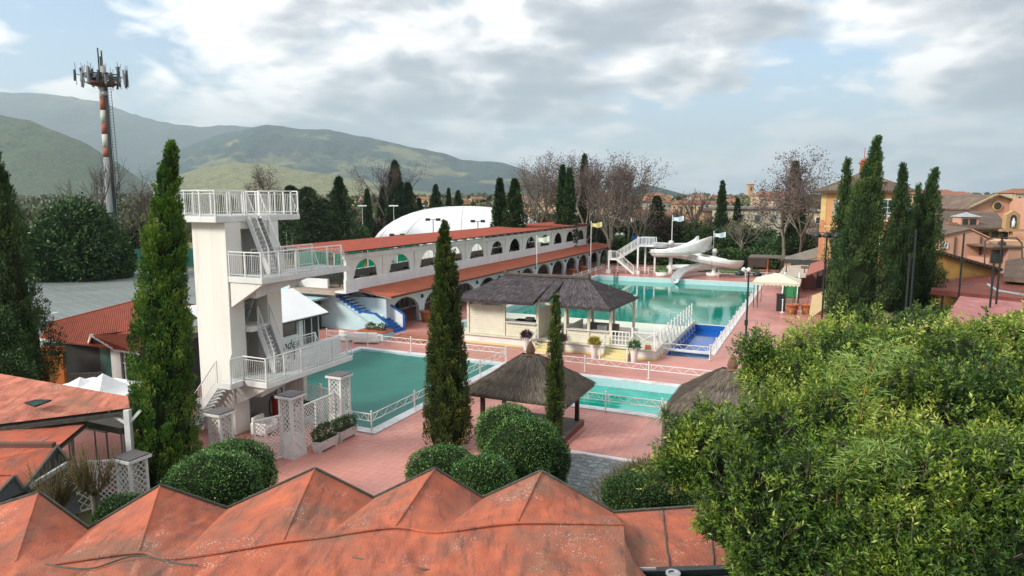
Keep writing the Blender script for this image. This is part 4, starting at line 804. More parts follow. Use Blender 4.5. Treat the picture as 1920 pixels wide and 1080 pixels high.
def flume(mb, pts, r, hi=.35, n=12, s0=0, s1=None, outer=None):
    rows = []; m_ = len(pts); hi_ = hi
    for i, p in enumerate(pts):
        hi = hi_(i/(m_-1)) if callable(hi_) else hi_
        d = (pts[min(i+1, m_-1)]-pts[max(i-1, 0)]).normalized(); side = d.cross(Vector((0, 0, 1))).normalized(); rr = r(i/(m_-1)) if callable(r) else r; row = []
        for k in range(n+1): a_ = math.pi*(k/n); row.append(p+side*rr*math.cos(a_)-Vector((0, 0, 1))*rr*.85*math.sin(a_)+Vector((0, 0, rr*.5+(hi*(abs(math.cos(a_))**6)))))
        for k in range(n, -1, -1): a_ = math.pi*(k/n); q2 = rr-.05; row.append(p+side*q2*math.cos(a_)-Vector((0, 0, 1))*q2*.85*math.sin(a_)+Vector((0, 0, rr*.5+(hi*(abs(math.cos(a_))**6)))))
        rows.append(row)
    K = len(rows[0]); vs = [v for r_ in rows for v in r_]; fs = []
    for i in range(m_-1):
        for k in range(K): fs.append((i*K+k, i*K+(k+1) % K, (i+1)*K+(k+1) % K, (i+1)*K+k))
    return mb.add(vs, fs)
SLM = M('white_gelcoat', (.80, .81, .80), (.68, .71, .71), .8, .3, spec=.5)
rad = lambda f: .55 if f < .12 else (.95 if f < .8 else max(.62, .95-(f-.8)*2.2))
step_ = 14
for k in range(0, len(pth)-1, step_):
    seg = pth[k:k+step_+1]; f0 = k/(len(pth)-1); f1 = (k+step_)/(len(pth)-1)
    if len(seg) > 1: flume(MB(), seg, lambda f: rad(f0+(f1-f0)*f), lambda f: .30+1.15*math.exp(-((f0+(f1-f0)*f-.205)/.06)**2)*(f0+(f1-f0)*f > .08)).build('flume_section', SLM, sl_, True); 
    a_ = seg[0]; d = (seg[1]-seg[0]).normalized(); sd_ = d.cross(Vector((0, 0, 1))).normalized(); rr = rad(f0)+.04; m2 = MB()
    for i in range(12): m2.tube(a_+sd_*rr*math.cos(math.pi*i/12)+Vector((0, 0, rr*.5-rr*.85*math.sin(math.pi*i/12))), a_+sd_*rr*math.cos(math.pi*(i+1)/12)+Vector((0, 0, rr*.5-rr*.85*math.sin(math.pi*(i+1)/12))), .05, 4)
    m2.build('flange', SLM, sl_)
m2 = MB()
for a_, b_, i_ in zip(pth[12:-16], pth[13:-15], range(99)):
    d = (b_-a_).normalized(); sd_ = d.cross(Vector((0, 0, 1))).normalized(); m2.tube(a_+sd_*1.0+Vector((0, 0, .30)), b_+sd_*1.0+Vector((0, 0, .30)), .05, 4).tube(a_-sd_*1.0+Vector((0, 0, .30)), b_-sd_*1.0+Vector((0, 0, .30)), .05, 4)
m2.build('seam', COPE, sl_)
for w_, u_, z in ((-19.6, 98.3, 4.9), (-13.6, 98.6, 3.9)): MB().lathe((w_, u_, 0), [(.36, 0), (.36, .5), (.27, .55), (.27, z-.6), (.36, z-.6), (.36, z-.1), (.1, z)], 12).build('column', WHITE, sl_, True); MB().bar((w_, u_, z-.9), (w_+1.0, u_+1.2, z-1.8), .1, .1).bar((w_, u_, z-.9), (w_-1.2, u_-.9, z-1.9), .1, .1).build('bracket', WHITE, sl_)
MB().lathe((-20.2, 95.4, 0), [(.75, 0), (.85, .1), (.9, .62), (.8, .62), (.78, .55)], 14).build('round_base', WHITE, sl_, True); MB().lathe((-13.6, 98.6, 0), [(.9, 0), (1.0, .1), (1.05, .5), (.9, .5)], 14).build('round_base', WHITE, sl_, True)
MB().box(-23.9, -21.7, 96.6, 98.6, 4.0, 4.14).build('platform', WHITE, sl_); MB().box(-28.3, -27.0, 96.3, 98.3, 1.95, 2.1).build('landing', WHITE, sl_)
for w_, u_, z in ((-24.0, 96.8, 5.4), (-23.3, 98.4, 4.0), (-28.2, 96.5, 1.95), (-27.3, 98.1, 1.95), (-21.9, 98.4, 4.0)):
    MB().box(w_-.35, w_+.35, u_-.35, u_+.35, 0, .5).build('footing', WHITE, sl_) if z > 5 or w_ < -28 else None
    MB().box(w_-.11, w_+.11, u_-.11, u_+.11, 0, z).build('column', WHITE, sl_)
def picket2(pts, h=1.15):
    for a, b in zip(pts[:-1], pts[1:]):
        a, b = Vector(a), Vector(b); tt = Vector((0, 0, h)); n = max(1, round((b-a).length/1.2)); r = MB().bar(a+tt, b+tt, .07, .07).bar(a+tt*.12, b+tt*.12, .05, .05)
        for i in range(n+1): p = a.lerp(b, i/n); r.bar(p, p+tt, .07, .07)
        r = r.build('railing', WHITE, sl_); m2 = MB()
        for i in range(int((b-a).length/.16)): p = a.lerp(b, (i+.5)/int((b-a).length/.16)); m2.bar(p+tt*.12, p+tt, .025, .025)
        m2.build('picket', WHITE, r, kind='stuff')
picket2([(-27.0, 96.35, 2.1), (-23.9, 96.65, 4.14), (-21.75, 96.65, 4.14), (-21.75, 97.1, 4.14)]); picket2([(-28.3, 98.2, 2.1), (-28.3, 96.35, 2.1), (-27.0, 96.35, 2.1), (-24.4, 96.1, .05)]); picket2([(-27.0, 98.2, 2.1), (-23.9, 98.5, 4.14), (-21.75, 98.5, 4.14)])
for p0, p1, n in (((-24.3, 96.2, 0), (-27.0, 96.4, 2.05), 10), ((-27.0, 97.2, 2.1), (-23.9, 97.2, 4.1), 10)):
    MB().bar(p0, p1, .08, .3).bar(Vector(p0)+Vector((0, .9, 0)), Vector(p1)+Vector((0, .9, 0)), .08, .3).build('stringer', WHITE, sl_)
    for i in range(n): p = Vector(p0).lerp(Vector(p1), (i+.5)/n); MB().box(p.x-.15, p.x+.15, p.y+.03, p.y+.87, p.z, p.z+.05).build('tread', GALV, sl_)
V, Fq, tt = leaf_shell([(-20.2+18, 95.4-98, .75, .75, .75, .35)], 900, .18, .05, up=.7, jitter=.1); np_mesh('base_plant', V, Fq, LEAFG, sl_, tt)
def flag(label, w, u, z, col, z0=0):
    t = T('flagpole', label, 'flagpole', w, u, z0, 'white flagpoles round the main pool'); MB().tube((w, u, z0), (w, u, z), .07, 8, .045).sphere((w, u, z+.06), .09, 8, 5).build('pole', WHITE, t)
    n = 10; vs = []; 
    for i in range(n+1): x = i/n*1.6; y = .12*math.sin(i*.9); vs += [(w+x, u+y, z-.05-.12*math.sin(i*.5)), (w+x, u+y, z-.75+.1*math.sin(i*.7)+.12*i/n)]
    f = MB().add(vs+[(a, b+.01, c) for a, b, c in vs], [(2*i, 2*i+1, 2*i+3, 2*i+2) for i in range(n)]+[(2*n+2+2*i, 2*n+4+2*i, 2*n+5+2*i, 2*n+3+2*i) for i in range(n)]).build('flag', col, t)
FY = M('yellow_flag', (.65, .58, .25), None, 4, .8); FB = M('pale_blue_flag', (.55, .68, .74), None, 4, .8); FW = M('pale_green_flag', (.62, .66, .55), (.5, .6, .5), 3, .8)
flag('white flagpole with pale flag nearest the thatched bar, in front of the arcade', -31.4, 76.5, 6.3, FW); flag('white flagpole with yellow flag in front of the far end of the arcade', -30.6, 95.3, 7.4, FY)
flag('flagpole with pale blue flag rising behind the upper coil of the slide', -19.7, 99.2, 8.3, FB); flag('short flagpole with drooping pale flag by the lower coil of the slide', -13.9, 99.6, 6.1, FB)
t = T('pool_ladder', 'black pool ladder hooked over the far left corner of the main pool', 'pool ladder', -26, 92.4, -.5); 
for s in (-.25, .25): MB().path([(-26+s, 92.38, -.6), (-26+s, 92.38, .5), (-26+s, 92.75, .6), (-26+s, 93.0, 0)], .04).build('rail', BLACK, t)
for i in range(4): MB().tube((-26.25, 92.38, -.45+i*.2), (-25.75, 92.38, -.45+i*.2), .03).build('rung', BLACK, t)
t = T('paddling_pool', 'round white paddling pool on the lawn behind the slide', 'paddling pool', -18.5, 106); MB().lathe((-18.5, 106, 0), [(3.0, 0), (3.2, .5), (2.9, .5), (2.8, .2), (.1, .18)], 24).build('basin', WHITE, t, True); 
# ---- black lamp posts, globe lamps
def lamp(label, w, u, z, heads=2, globes=0):
    t = T('lamp_post', label, 'lamp post', w, u, 0, 'tall black lamp posts'); MB().lathe((w, u, 0), [(.2, 0), (.2, .08), (.12, .1), (.11, .9), (.075, 1.0), (.06, z)], 10).build('post', BLACK, t)
    MB().box(w-.13, w+.1, u-.1, u+.1, 1.6, 2.0).build('junction_box', BLACK, t)
    if heads: MB().bar((w-.75, u, z-.1), (w+.75, u, z-.1), .06, .06).build('cross_arm', BLACK, t)
    for s in ([-.6, .6] if heads == 2 else [-.65, 0, .65] if heads == 3 else []): MB().lathe((w+s, u-.1, z-.45), [(.05, .4), (.12, .32), (.30, .22), (.32, .05), (.25, 0)], 10).build('lamp_head', BLACK, t, True)
    for s in range(globes): MB().sphere((w-.35+.35*s, u-.12, z+.0), .17, 10, 7).build('globe', WHITE, t, True)
lamp('tall black lamp post with floodlights and small white globes beside the blue basin', -4.75, 52.5, 5.75, 2, 2)
for lb, px, pt_, Y, hd in (('tall black lamp post in front of the terracotta pots and the tan canopy', 1551, 434, 50, 3), ('slim black mast crossing the pale reed roof, right of its tallest neighbour cypress', 1706, 478, 44, 0), ('slim black mast paired closely right of another one at the reed roof', 1718, 432, 45, 0), ('slim black mast standing in front of the salmon gabled wall', 1808, 437, 50, 0), ('shorter of the two black masts near the right edge', 1865, 480, 45, 0), ('taller black mast nearest the right edge of the compound', 1880, 439, 46, 0)):
    p = at(px, pt_, Y); lamp(lb, *loc2(p), p.z, hd)
# ---- white scalloped canopy, pots, terrace bar
t = T('scalloped_canopy', 'cream canopy with scalloped valance on slim posts beside the main pool', 'canopy', -4.2, 75)
w0, w1, u0, u1, ze, zt = -6.1, -1.7, 72.0, 76.4, 2.6, 3.35; cw, cu = (w0+w1)/2, (u0+u1)/2; CAN = M('cream_canvas', (.66, .62, .50), (.58, .54, .43), 1.5, .8)
f = MB()
for a, b in (((w0, u0), (w1, u0)), ((w1, u0), (w1, u1)), ((w1, u1), (w0, u1)), ((w0, u1), (w0, u0))): f.add([(*a, ze), (*b, ze), (cw+(b[0]-cw)*.08, cu+(b[1]-cu)*.08, zt), (cw+(a[0]-cw)*.08, cu+(a[1]-cu)*.08, zt)], [(0, 1, 2, 3)])
f = f.build('canopy', CAN, t); m2 = MB()
for a, b in (((w0, u0), (w1, u0)), ((w1, u0), (w1, u1)), ((w1, u1), (w0, u1)), ((w0, u1), (w0, u0))):
    for i in range(12):
        p = [a[0]+(b[0]-a[0])*i/12, a[1]+(b[1]-a[1])*i/12]; q2 = [a[0]+(b[0]-a[0])*(i+1)/12, a[1]+(b[1]-a[1])*(i+1)/12]; mid = [(p[0]+q2[0])/2, (p[1]+q2[1])/2]; m2.add([(*p, ze), (*q2, ze), (*q2, ze-.2), (*mid, ze-.34), (*p, ze-.2)], [(0, 1, 2, 3, 4)])
m2.build('valance', CAN, f)
for a in (w0+.15, w1-.15):
    for b in (u0+.15, u1-.15): MB().tube((a, b, 0), (a, b, ze), .04).tube((a+.4*(1 if a < cw else -1), b, 0), (a+.4*(1 if a < cw else -1), b, ze), .03).build('post', BLACK, t)
t = T('black_cabinet', 'narrow black cabinet under the scalloped canopy', 'cabinet', -3.1, 71); MB().box(-3.7, -2.9, 70.5, 71.2, 0, 1.6).build('body', BLACK, t); MB().box(-3.66, -2.94, 70.44, 70.49, .1, 1.5).build('door', BLACK, t); MB().box(-3.75, -2.85, 70.4, 71.25, 1.602, 1.66).build('top', BLACK, t)
t = T('white_stanchion', 'white stanchion standing in front of the black cabinet', 'post', -3.1, 69.8); MB().lathe((-3.1, 69.8, 0), [(.22, 0), (.22, .05), (.05, .08), (.05, 1.2)], 10).build('post', WHITE, t); MB().sphere((-3.1, 69.8, 1.25), .08).build('knob', WHITE, t)
pr = None
for i, (w_, u_) in enumerate(((-2.2, 69.3), (-.9, 69.8), (.35, 70.3))):
    lb = ('terracotta pot with bare stem nearest the white stanchion', 'middle terracotta pot of the row of three', 'terracotta pot with bare stem nearest the tan canopy')[i]
    if pr is None:
        pr = T('terracotta_pot', lb, 'pot', w_, u_, 0, 'row of big terracotta pots'); MB().lathe((w_, u_, 0), [(.38, 0), (.5, .5), (.56, .85), (.62, .86), (.62, .98), (.54, .98), (.5, .85)], 16).build('pot', POT, pr, True); MB().lathe((w_, u_, .84), [(.52, 0), (.01, .03)], 12).build('soil', SOIL, pr); MB().tube((w_, u_, .85), (w_+.05, u_, 1.8), .04, 6, .015).build('stem', BARK, pr)
    else: dup(pr, Wp(w_, u_), None, lb)
for i, (w_, u_, lb) in enumerate(((-30.0, 78.5, 'terracotta pot in front of the arcade beside the pool railing'), (-31.6, 90.5, 'terracotta pot at the last arches, nearer the camera'), (-31.6, 95.0, 'terracotta pot at the last arches, beside the yellow flag pole'), (-31.8, 51.6, 'big terracotta pot standing at the first arch pier, near the blue stairs'))): dup(pr, Wp(w_, u_), None, lb)
# ================================================================ foreground folded roof
def felt_mat(name, base=(.47, .125, .060)):
    k = lambda f: tuple(x*f for x in base); m = M(name, k(1.05), (.33, .095, .06), 1.6, .85, 1.0, 22, c3=(.23, .115, .075), s3=.55, r3=(.47, .68), detail=8)
    t = m.node_tree; n = t.nodes; l = t.links; b = n['Principled BSDF']; src = b.inputs['Base Color'].links[0].from_socket; tcn = n.new('ShaderNodeTexCoord')
    # dark drainage streaks, lichen flecks gathered in patches
    mp = n.new('ShaderNodeMapping'); mp.inputs['Scale'].default_value = (5, .8, 2); mp.inputs['Rotation'].default_value = (0, 0, .5); l.new(tcn.outputs['Object'], mp.inputs[0])
    s1 = n.new('ShaderNodeTexNoise'); s1.inputs['Scale'].default_value = .9; s1.inputs['Detail'].default_value = 8; s1.inputs['Roughness'].default_value = .7; l.new(mp.outputs[0], s1.inputs[0])
    rr = n.new('ShaderNodeValToRGB'); rr.color_ramp.elements[0].position = .52; rr.color_ramp.elements[1].position = .72; l.new(s1.outputs[0], rr.inputs[0])
    mx = n.new('ShaderNodeMix'); mx.data_type = 'RGBA'; l.new(rr.outputs[0], mx.inputs[0]); l.new(src, mx.inputs[6]); mx.inputs[7].default_value = (.12, .06, .045, 1)
    vo = n.new('ShaderNodeTexVoronoi'); vo.inputs['Scale'].default_value = 19; l.new(tcn.outputs['Object'], vo.inputs[0])
    vr = n.new('ShaderNodeValToRGB'); vr.color_ramp.elements[0].position = .24; vr.color_ramp.elements[0].color = (1, 1, 1, 1); vr.color_ramp.elements[1].position = .32; vr.color_ramp.elements[1].color = (0, 0, 0, 1); l.new(vo.outputs['Distance'], vr.inputs[0])
    pn = n.new('ShaderNodeTexNoise'); pn.inputs['Scale'].default_value = .75; pn.inputs['Detail'].default_value = 5; pn.inputs['Roughness'].default_value = .75; l.new(tcn.outputs['Object'], pn.inputs[0])
    prn = n.new('ShaderNodeValToRGB'); prn.color_ramp.elements[0].position = .55; prn.color_ramp.elements[1].position = .63; l.new(pn.outputs[0], prn.inputs[0])
    ml = n.new('ShaderNodeMath'); ml.operation = 'MULTIPLY'; l.new(vr.outputs[0], ml.inputs[0]); l.new(prn.outputs[0], ml.inputs[1])
    m3 = n.new('ShaderNodeMix'); m3.data_type = 'RGBA'; l.new(ml.outputs[0], m3.inputs[0]); l.new(mx.outputs[2], m3.inputs[6]); m3.inputs[7].default_value = (.52, .47, .40, 1); l.new(m3.outputs[2], b.inputs['Base Color'])
    return m
FELT = felt_mat('worn_red_roof_felt'); TRIM = M('dark_metal_edging', (.05, .055, .045), (.10, .10, .085), 5, .7)
def patch(A_, B_, C_, D_, n=14, m=14, amp=.02, seed=0, folds=0):
    """bilinear patch with wrinkles; A,B far edge, D,C near edge"""
    a, b, c, d = [np.array(p) for p in (A_, B_, C_, D_)]; s, v = np.meshgrid(np.linspace(0, 1, n+1), np.linspace(0, 1, m+1)); s = s.ravel()[:, None]; v = v.ravel()[:, None]
    P = (a*(1-s)+b*s)*(1-v)+(d*(1-s)+c*s)*v; e = (np.minimum(np.minimum(s, 1-s), np.minimum(v, 1-v))*6).clip(0, 1)[:, 0]
    P[:, 2] += amp*vnoise(P, 2.2, seed)*e + amp*.6*vnoise(P*np.array([1, .4, 1]), 7, seed+1)*e
    idx = np.arange((n+1)*(m+1)).reshape(m+1, n+1); Fq = np.stack([idx[:-1, :-1], idx[1:, :-1], idx[1:, 1:], idx[:-1, 1:]], -1).reshape(-1, 4); return P, Fq, np.zeros(len(P))
fr = TW('folded_felt_roof', 'worn red felt roof with a zigzag row of folded peaks across the foreground', 'roof', 0, 15, 3); ORG[fr.name] = Vector((0, 15, 3))
zp, zv, zi = 3.85, 2.95, 3.72
PK = [gz(72, 925, zp), gz(300, 912, zp), gz(590, 880, zp), gz(815, 880, zp), gz(1015, 885, zp)]
VL = [gz(-120, 985, zv), gz(165, 993, zv), gz(425, 955, zv), gz(700, 935, zv), gz(905, 935, zv), gz(1150, 962, zv)]
RI = [gz(30, 1052, zi), gz(258, 1040, zi), gz(528, 1020, zi), gz(738, 992, zi), gz(968, 984, zi)]
VI = [gz(-160, 1060, zi), gz(100, 1060, zi), gz(330, 1050, zi), gz(605, 1010, zi), gz(822, 1000, zi), gz(1170, 985, zi-.1)]
for i in range(5):
    for (v, p, r, w_) in ((VL[i], PK[i], RI[i], VI[i]), (PK[i], VL[i+1], VI[i+1], RI[i])):
        V, Fq, _ = patch(v, p, r, w_, 22, 22, .045, i*3); o = np_mesh('felt_fold', V-np.array([0, 15, 3]), Fq, FELT, fr, smooth=True)
    MB().bar(VL[i]+Vector((0, .03, .01)), PK[i]+Vector((0, .03, .01)), .06, .09).bar(PK[i]+Vector((0, .03, .01)), VL[i+1]+Vector((0, .03, .01)), .06, .09).build('edge_flashing', TRIM, fr)
    c_ = cat([PK[i]+Vector((0, -.02, .01)), PK[i].lerp(RI[i], .35)+Vector((0, 0, .015)), PK[i].lerp(RI[i], .7)+Vector((0, 0, .01)), RI[i]], 5); MB().path(c_, .022, 6).build('ridge_seam', FELT, fr)
    MB().prism([VL[i]+Vector((0, .02, -.02)), PK[i]+Vector((0, .02, -.02)), VL[i+1]+Vector((0, .02, -.02)), VL[i+1]+Vector((0, .02, -2.9)), VL[i]+Vector((0, .02, -2.9))], (0, -.05, 0)).build('gable_wall', DARK, fr)
inner = []
for i in range(5): inner += [VI[i], RI[i]]
inner.append(VI[5]); near = [Vector((p.x*.80-.1, p.y-4.2, 3.95)) for p in inner]
for i in range(len(inner)-1):
    V, Fq, _ = patch(inner[i]+Vector((0, .02, .0)), inner[i+1]+Vector((0, .02, .0)), near[i+1], near[i], 16, 34, .06, 40); np_mesh('main_felt', V-np.array([0, 15, 3]), Fq, FELT, fr, smooth=True)
MB().path(cat([p+Vector((0, 0, .02+.02*(k % 2))) for k, p in enumerate(inner[2:])], 5), .03, 6).build('lap_seam', FELT, fr)
MB().path(cat([gz(84, 1058, 3.79), gz(140, 1066, 3.79), gz(180, 1064, 3.8), gz(256, 1042, 3.83), gz(330, 1056, 3.8), gz(370, 1060, 3.8)], 6), .018, 5).path(cat([gz(660, 1046, 3.78), gz(800, 1068, 3.78), gz(900, 1082, 3.78)], 6), .02, 5).build('cable', TRIM, fr)
# right-hand flat bay
b0, b1, b2, b3 = gz(1150, 962, zv), gz(1420, 944, zv), gz(1420, 1062, 3.45), gz(1172, 1070, 3.5)
for k in range(3):
    a, b = b0.lerp(b1, k/3), b0.lerp(b1, (k+1)/3); c, d = b3.lerp(b2, (k+1)/3), b3.lerp(b2, k/3); V, Fq, _ = patch(a, b, c, d, 14, 20, .03, 60+k); np_mesh('felt_bay', V-np.array([0, 15, 3]), Fq, FELT, fr, smooth=True)
    if k: MB().path([a.lerp(d, s/8)+Vector((.01*math.sin(s*2), 0, .012)) for s in range(9)], .02, 5).build('joint_seam', TRIM, fr)
V, Fq, _ = patch(b0, b0+Vector((.03, 0, 0)), b3, VI[5]+Vector((.0, 0, 0)), 6, 14, .01, 70); np_mesh('felt_fold', V-np.array([0, 15, 3]), Fq, FELT, fr, smooth=True)
V, Fq, _ = patch(VI[5], b3, near[-1]+Vector((2.0, 0, -.3)), near[-1], 10, 14, .02, 70); np_mesh('main_felt', V-np.array([0, 15, 3]), Fq, FELT, fr, smooth=True)
MB().bar(b0, b1, .07, .12).build('edge_flashing', TRIM, fr)
MB().bar(b3+Vector((0, -.08, 0)), b2+Vector((0, -.08, 0)), .16, .12).bar(b3+Vector((-.2, -.3, -.05)), b2+Vector((0, -.32, -.05)), .05, .08).build('gutter', BLACK, fr)
MB().bar(gz(1175, 1066, 3.6), gz(1230, 1066, 3.6), .04, .04).lathe(gz(1262, 1078, 3.5), [(.13, 0), (.15, .02), (.15, .05), (.1, .05), (.09, .02)], 14).build('vent_pipe', GALV, fr)
MB().box(-14, 8, 8.0, 16.0, 2.3, 2.6).build('soffit', DARK, fr)
# ================================================================ left roofs
def poly_roof(t, pts, th, mat, nm='roof_sheet', amp=.02, seed=0):
    V, Fq, _ = patch(*pts, 24, 24, amp, seed); og = np.array(ORG[t.name]); np_mesh(nm, V-og, Fq, mat, t, smooth=True); MB().prism([p-Vector((0, 0, .14)) for p in pts], (0, 0, -th)).build('roof_edge', TRIM, t)
FELT2 = felt_mat('salmon_roof_felt', (.56, .20, .13))
lr_ = TW('felt_canopy_roof', 'large faded salmon felt roof with a small skylight at the left edge', 'roof', -20, 22, 3.5); ORG[lr_.name] = Vector((-20, 22, 3.5))
qa, qb, qc, qd = gz(-160, 672, 3.7), gz(240, 743, 3.6), gz(243, 765, 3.35), gz(-160, 815, 3.0)
poly_roof(lr_, [qa, qb, qc, qd], .14, FELT2)
sk = MB()
s0 = [gz(46, 757, 3.54), gz(66, 752, 3.57), gz(97, 752, 3.60), gz(66, 764, 3.53)]; sk.prism([p for p in s0], (0, 0, .06)); sk = sk.build('skylight', BLACK, lr_); MB().prism([gz(58, 757, 3.66), gz(68, 753.5, 3.68), gz(88, 754, 3.69), gz(68, 760, 3.66)], (0, 0, .01)).build('pane', GLASSD, sk)
pc = gz(234, 768, 3.35); MB().box(pc.x-.1, pc.x+.1, pc.y+.05, pc.y+.25, 0, 3.3).bar((pc.x-.7, pc.y+.15, 3.2), (pc.x, pc.y+.15, 2.75), .1, .1).bar((pc.x+.45, pc.y+.2, 3.25), (pc.x, pc.y+.15, 2.75), .1, .1).build('post', WHITE, lr_)
MB().box(qd.x-2, pc.x-1, 21.5, 21.7, 0, 3.0).build('back_wall', M('clay_wall', (.16, .08, .06), (.12, .06, .05), 1, .8), lr_)
l2 = TW('low_felt_roof', 'lower orange red felt roof with pointed dark gables beneath the salmon roof', 'roof', -15, 17, 3); ORG[l2.name] = Vector((-15, 17, 3))
FELT3 = felt_mat('orange_roof_felt', (.50, .10, .045)); p = [gz(-200, 805, 2.9), gz(168, 787, 2.85), gz(107, 838, 2.85), gz(-200, 900, 2.9)]; poly_roof(l2, p, .05, FELT3, seed=5)
a1, v1, a2, v2 = gz(107, 838, 2.85), gz(44, 918, 2.35), gz(27, 893, 2.75), gz(-25, 950, 2.3)
V, Fq, _ = patch(gz(-200, 898, 2.9), a1, v1, a2+Vector((-.1, 0, .05)), 18, 18, .02, 8); np_mesh('roof_sheet', V-np.array(ORG[l2.name]), Fq, FELT3, l2, smooth=True)
V, Fq, _ = patch(gz(-200, 897, 2.9), a2, v2, gz(-200, 930, 2.5), 18, 18, .02, 9); np_mesh('roof_sheet', V-np.array(ORG[l2.name]), Fq, FELT3, l2, smooth=True)
for a, b in ((a1, v1), (v1, a2), (a2, v2), (a1, gz(128, 862, 2.5))): MB().bar(a, b, .08, .1).build('edge_flashing', TRIM, l2)
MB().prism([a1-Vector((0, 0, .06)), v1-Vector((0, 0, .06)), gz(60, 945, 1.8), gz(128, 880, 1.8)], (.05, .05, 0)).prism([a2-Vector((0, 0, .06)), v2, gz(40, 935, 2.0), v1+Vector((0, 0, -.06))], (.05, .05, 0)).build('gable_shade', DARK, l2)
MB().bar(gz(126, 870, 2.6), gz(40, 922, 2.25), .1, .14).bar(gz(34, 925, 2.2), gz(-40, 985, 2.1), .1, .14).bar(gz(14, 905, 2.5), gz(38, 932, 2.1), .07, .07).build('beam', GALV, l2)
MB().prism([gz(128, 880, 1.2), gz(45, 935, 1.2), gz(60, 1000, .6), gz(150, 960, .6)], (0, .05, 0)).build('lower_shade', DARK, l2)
# white tents behind the left roof
WT = M('white_tent', (.80, .80, .80), (.70, .72, .74), 1, .6)
def tent(label, px, py, zt, r, ze, mat=WT, Y=None, group='white peaked tents behind the left roof'):
    p = at(px, py, Y); t = TW('market_tent', label, 'tent', p.x, p.y, 0, group); ORG[t.name] = Vector((p.x, p.y, 0)); mb = MB(); n = 8; c = Vector((p.x, p.y, 0))
    for k in range(4):
        a0, a1_ = [math.pi/4+math.pi/2*(k+j)-A for j in (0, 1)]; c0 = c+Vector((math.cos(a0), math.sin(a0), 0))*r*1.414; c1 = c+Vector((math.cos(a1_), math.sin(a1_), 0))*r*1.414; rows = []
        for i in range(n+1):
            s = i/n; z = zt+(ze-zt)*s-(zt-ze)*.35*math.sin(math.pi*s); rows.append([c.lerp(c0, s)*1+Vector((0, 0, z)), c.lerp(c0.lerp(c1, .5), s)+Vector((0, 0, z-.06*math.sin(math.pi*s))), c.lerp(c1, s)+Vector((0, 0, z))])
        for i in range(n):
            for j in range(2): mb.quad(rows[i][j], rows[i+1][j], rows[i+1][j+1], rows[i][j+1])
        mb.quad(c0+Vector((0, 0, ze)), c0+Vector((0, 0, ze-.25)), c1+Vector((0, 0, ze-.25)), c1+Vector((0, 0, ze)))
    mb.build('canvas', mat, t, True); m2 = MB().tube((p.x, p.y, 0), (p.x, p.y, zt+.1), .04)
    for k in range(4): a0 = math.pi/4+math.pi/2*k-A; q2 = c+Vector((math.cos(a0), math.sin(a0), 0))*(r*1.38); MB().tube(q2, q2+Vector((0, 0, ze)), .035).build('pole', GALV, t)
    return t
tent('white peaked tent in front of the red tiled hall, left one', 150, 708, 3.1, 1.7, 2.5, Y=29.5); tent('white peaked tent with highest peak beside the tall cypress', 192, 692, 3.4, 1.7, 2.6, Y=29); tent('grey brown sagging tent touching the tall cypress', 238, 704, 3.1, 1.5, 2.3, M('grey_tent', (.22, .20, .16), (.16, .15, .12), 3, .9), 27, 'grey tents')
tent('small white tent half hidden under the edge of the salmon roof', 210, 730, 2.6, 1.2, 2.2, Y=27)
# red tiled hall
h_ = TW('tiled_hall', 'low white hall with corrugated red tile roof and dark glazed front by the parking', 'building', -28, 38); ORG[h_.name] = Vector((-28, 38, 0))
e0, e1, r0, r1 = gz(75, 637, 3.0), gz(262, 660, 3.0), gz(92, 606, 3.75), gz(262, 562, 4.7)
TR = M('red_corrugated_tile', (.34, .075, .035), (.22, .05, .03), 2, .7, .4, 20); rfm = MB().quad(e0, e1, r1, r0).quad(r0, r1, r1+Vector((3, 7, -1.6)), r0+Vector((-3, 3, -.9)))
rf_ = rfm.build('roof', TR, h_); m2 = MB()
for i in range(46): s = i/45; m2.tube(e0.lerp(e1, s), r0.lerp(r1, s), .05, 5)
m2.build('roof_rib', TR, rf_, kind='stuff'); MB().bar(r0, r1, .16, .12).build('ridge', TR, rf_)
d0, d1, d2, d3 = gz(171, 628, 3.75), gz(262, 664, 2.9), gz(262, 625, 3.9), gz(165, 646, 2.95)
MB().quad(d3+Vector((.1, 0, 0)), d0, d2+Vector((-1, .6, 0)), e0.lerp(e1, .5)+Vector((0, .5, .2))).quad(d0, gz(215, 655, 2.95), d1, d2).build('dormer_roof', TR, h_); m2 = MB()
for i in range(14): s = i/13; m2.tube(gz(215, 655, 2.95).lerp(d1, s) if i > 4 else d0.lerp(gz(215, 655, 2.95), i/5), d0.lerp(d2, s), .045, 5)
m2.build('roof_rib', TR, h_, kind='stuff')
MB().bar(d3, d0, .07, .14).bar(d0, gz(215, 655, 2.95), .07, .14).bar(gz(215, 655, 2.95), d1, .07, .14).bar(e0, d3, .08, .14).build('bargeboard', WHITE, h_)
g0, g1 = Vector((e0.x+.5, e0.y+.7, 0)), Vector((d3.x, d3.y+.7, 0)); dn = (g1-g0)
MB().bar(g0+Vector((0, .2, .45)), g1+Vector((0, .2, .45)), .2, .9).build('low_wall', WHITE, h_); MB().bar(g0+Vector((0, .25, 1.9)), g1+Vector((0, .25, 1.9)), .1, 2.0).build('glazing', GLASSD, h_)
for i in range(9): p = g0.lerp(g1, i/8); MB().bar(p+Vector((0, .1, .9)), p+Vector((0, .1, 2.9)), .06, .08).build('mullion', WHITE, h_)
for i in range(8): p = g0.lerp(g1, (i+.5)/8); MB().bar(p+Vector((0, .17, .95)), p+Vector((0, .17, 2.8)), .38, .03).build('curtain', M('hall_curtain', (.12, .18, .16), (.06, .10, .09), 5, .9), h_) if i % 3 else None
k0, k1 = Vector((d3.x+.1, d3.y+.5, 0)), Vector((d1.x, d1.y+.9, 0)); MB().bar(k0+Vector((0, .2, 1.45)), k1+Vector((0, .2, 1.45)), .1, 2.9).build('glazing', GLASSD, h_)
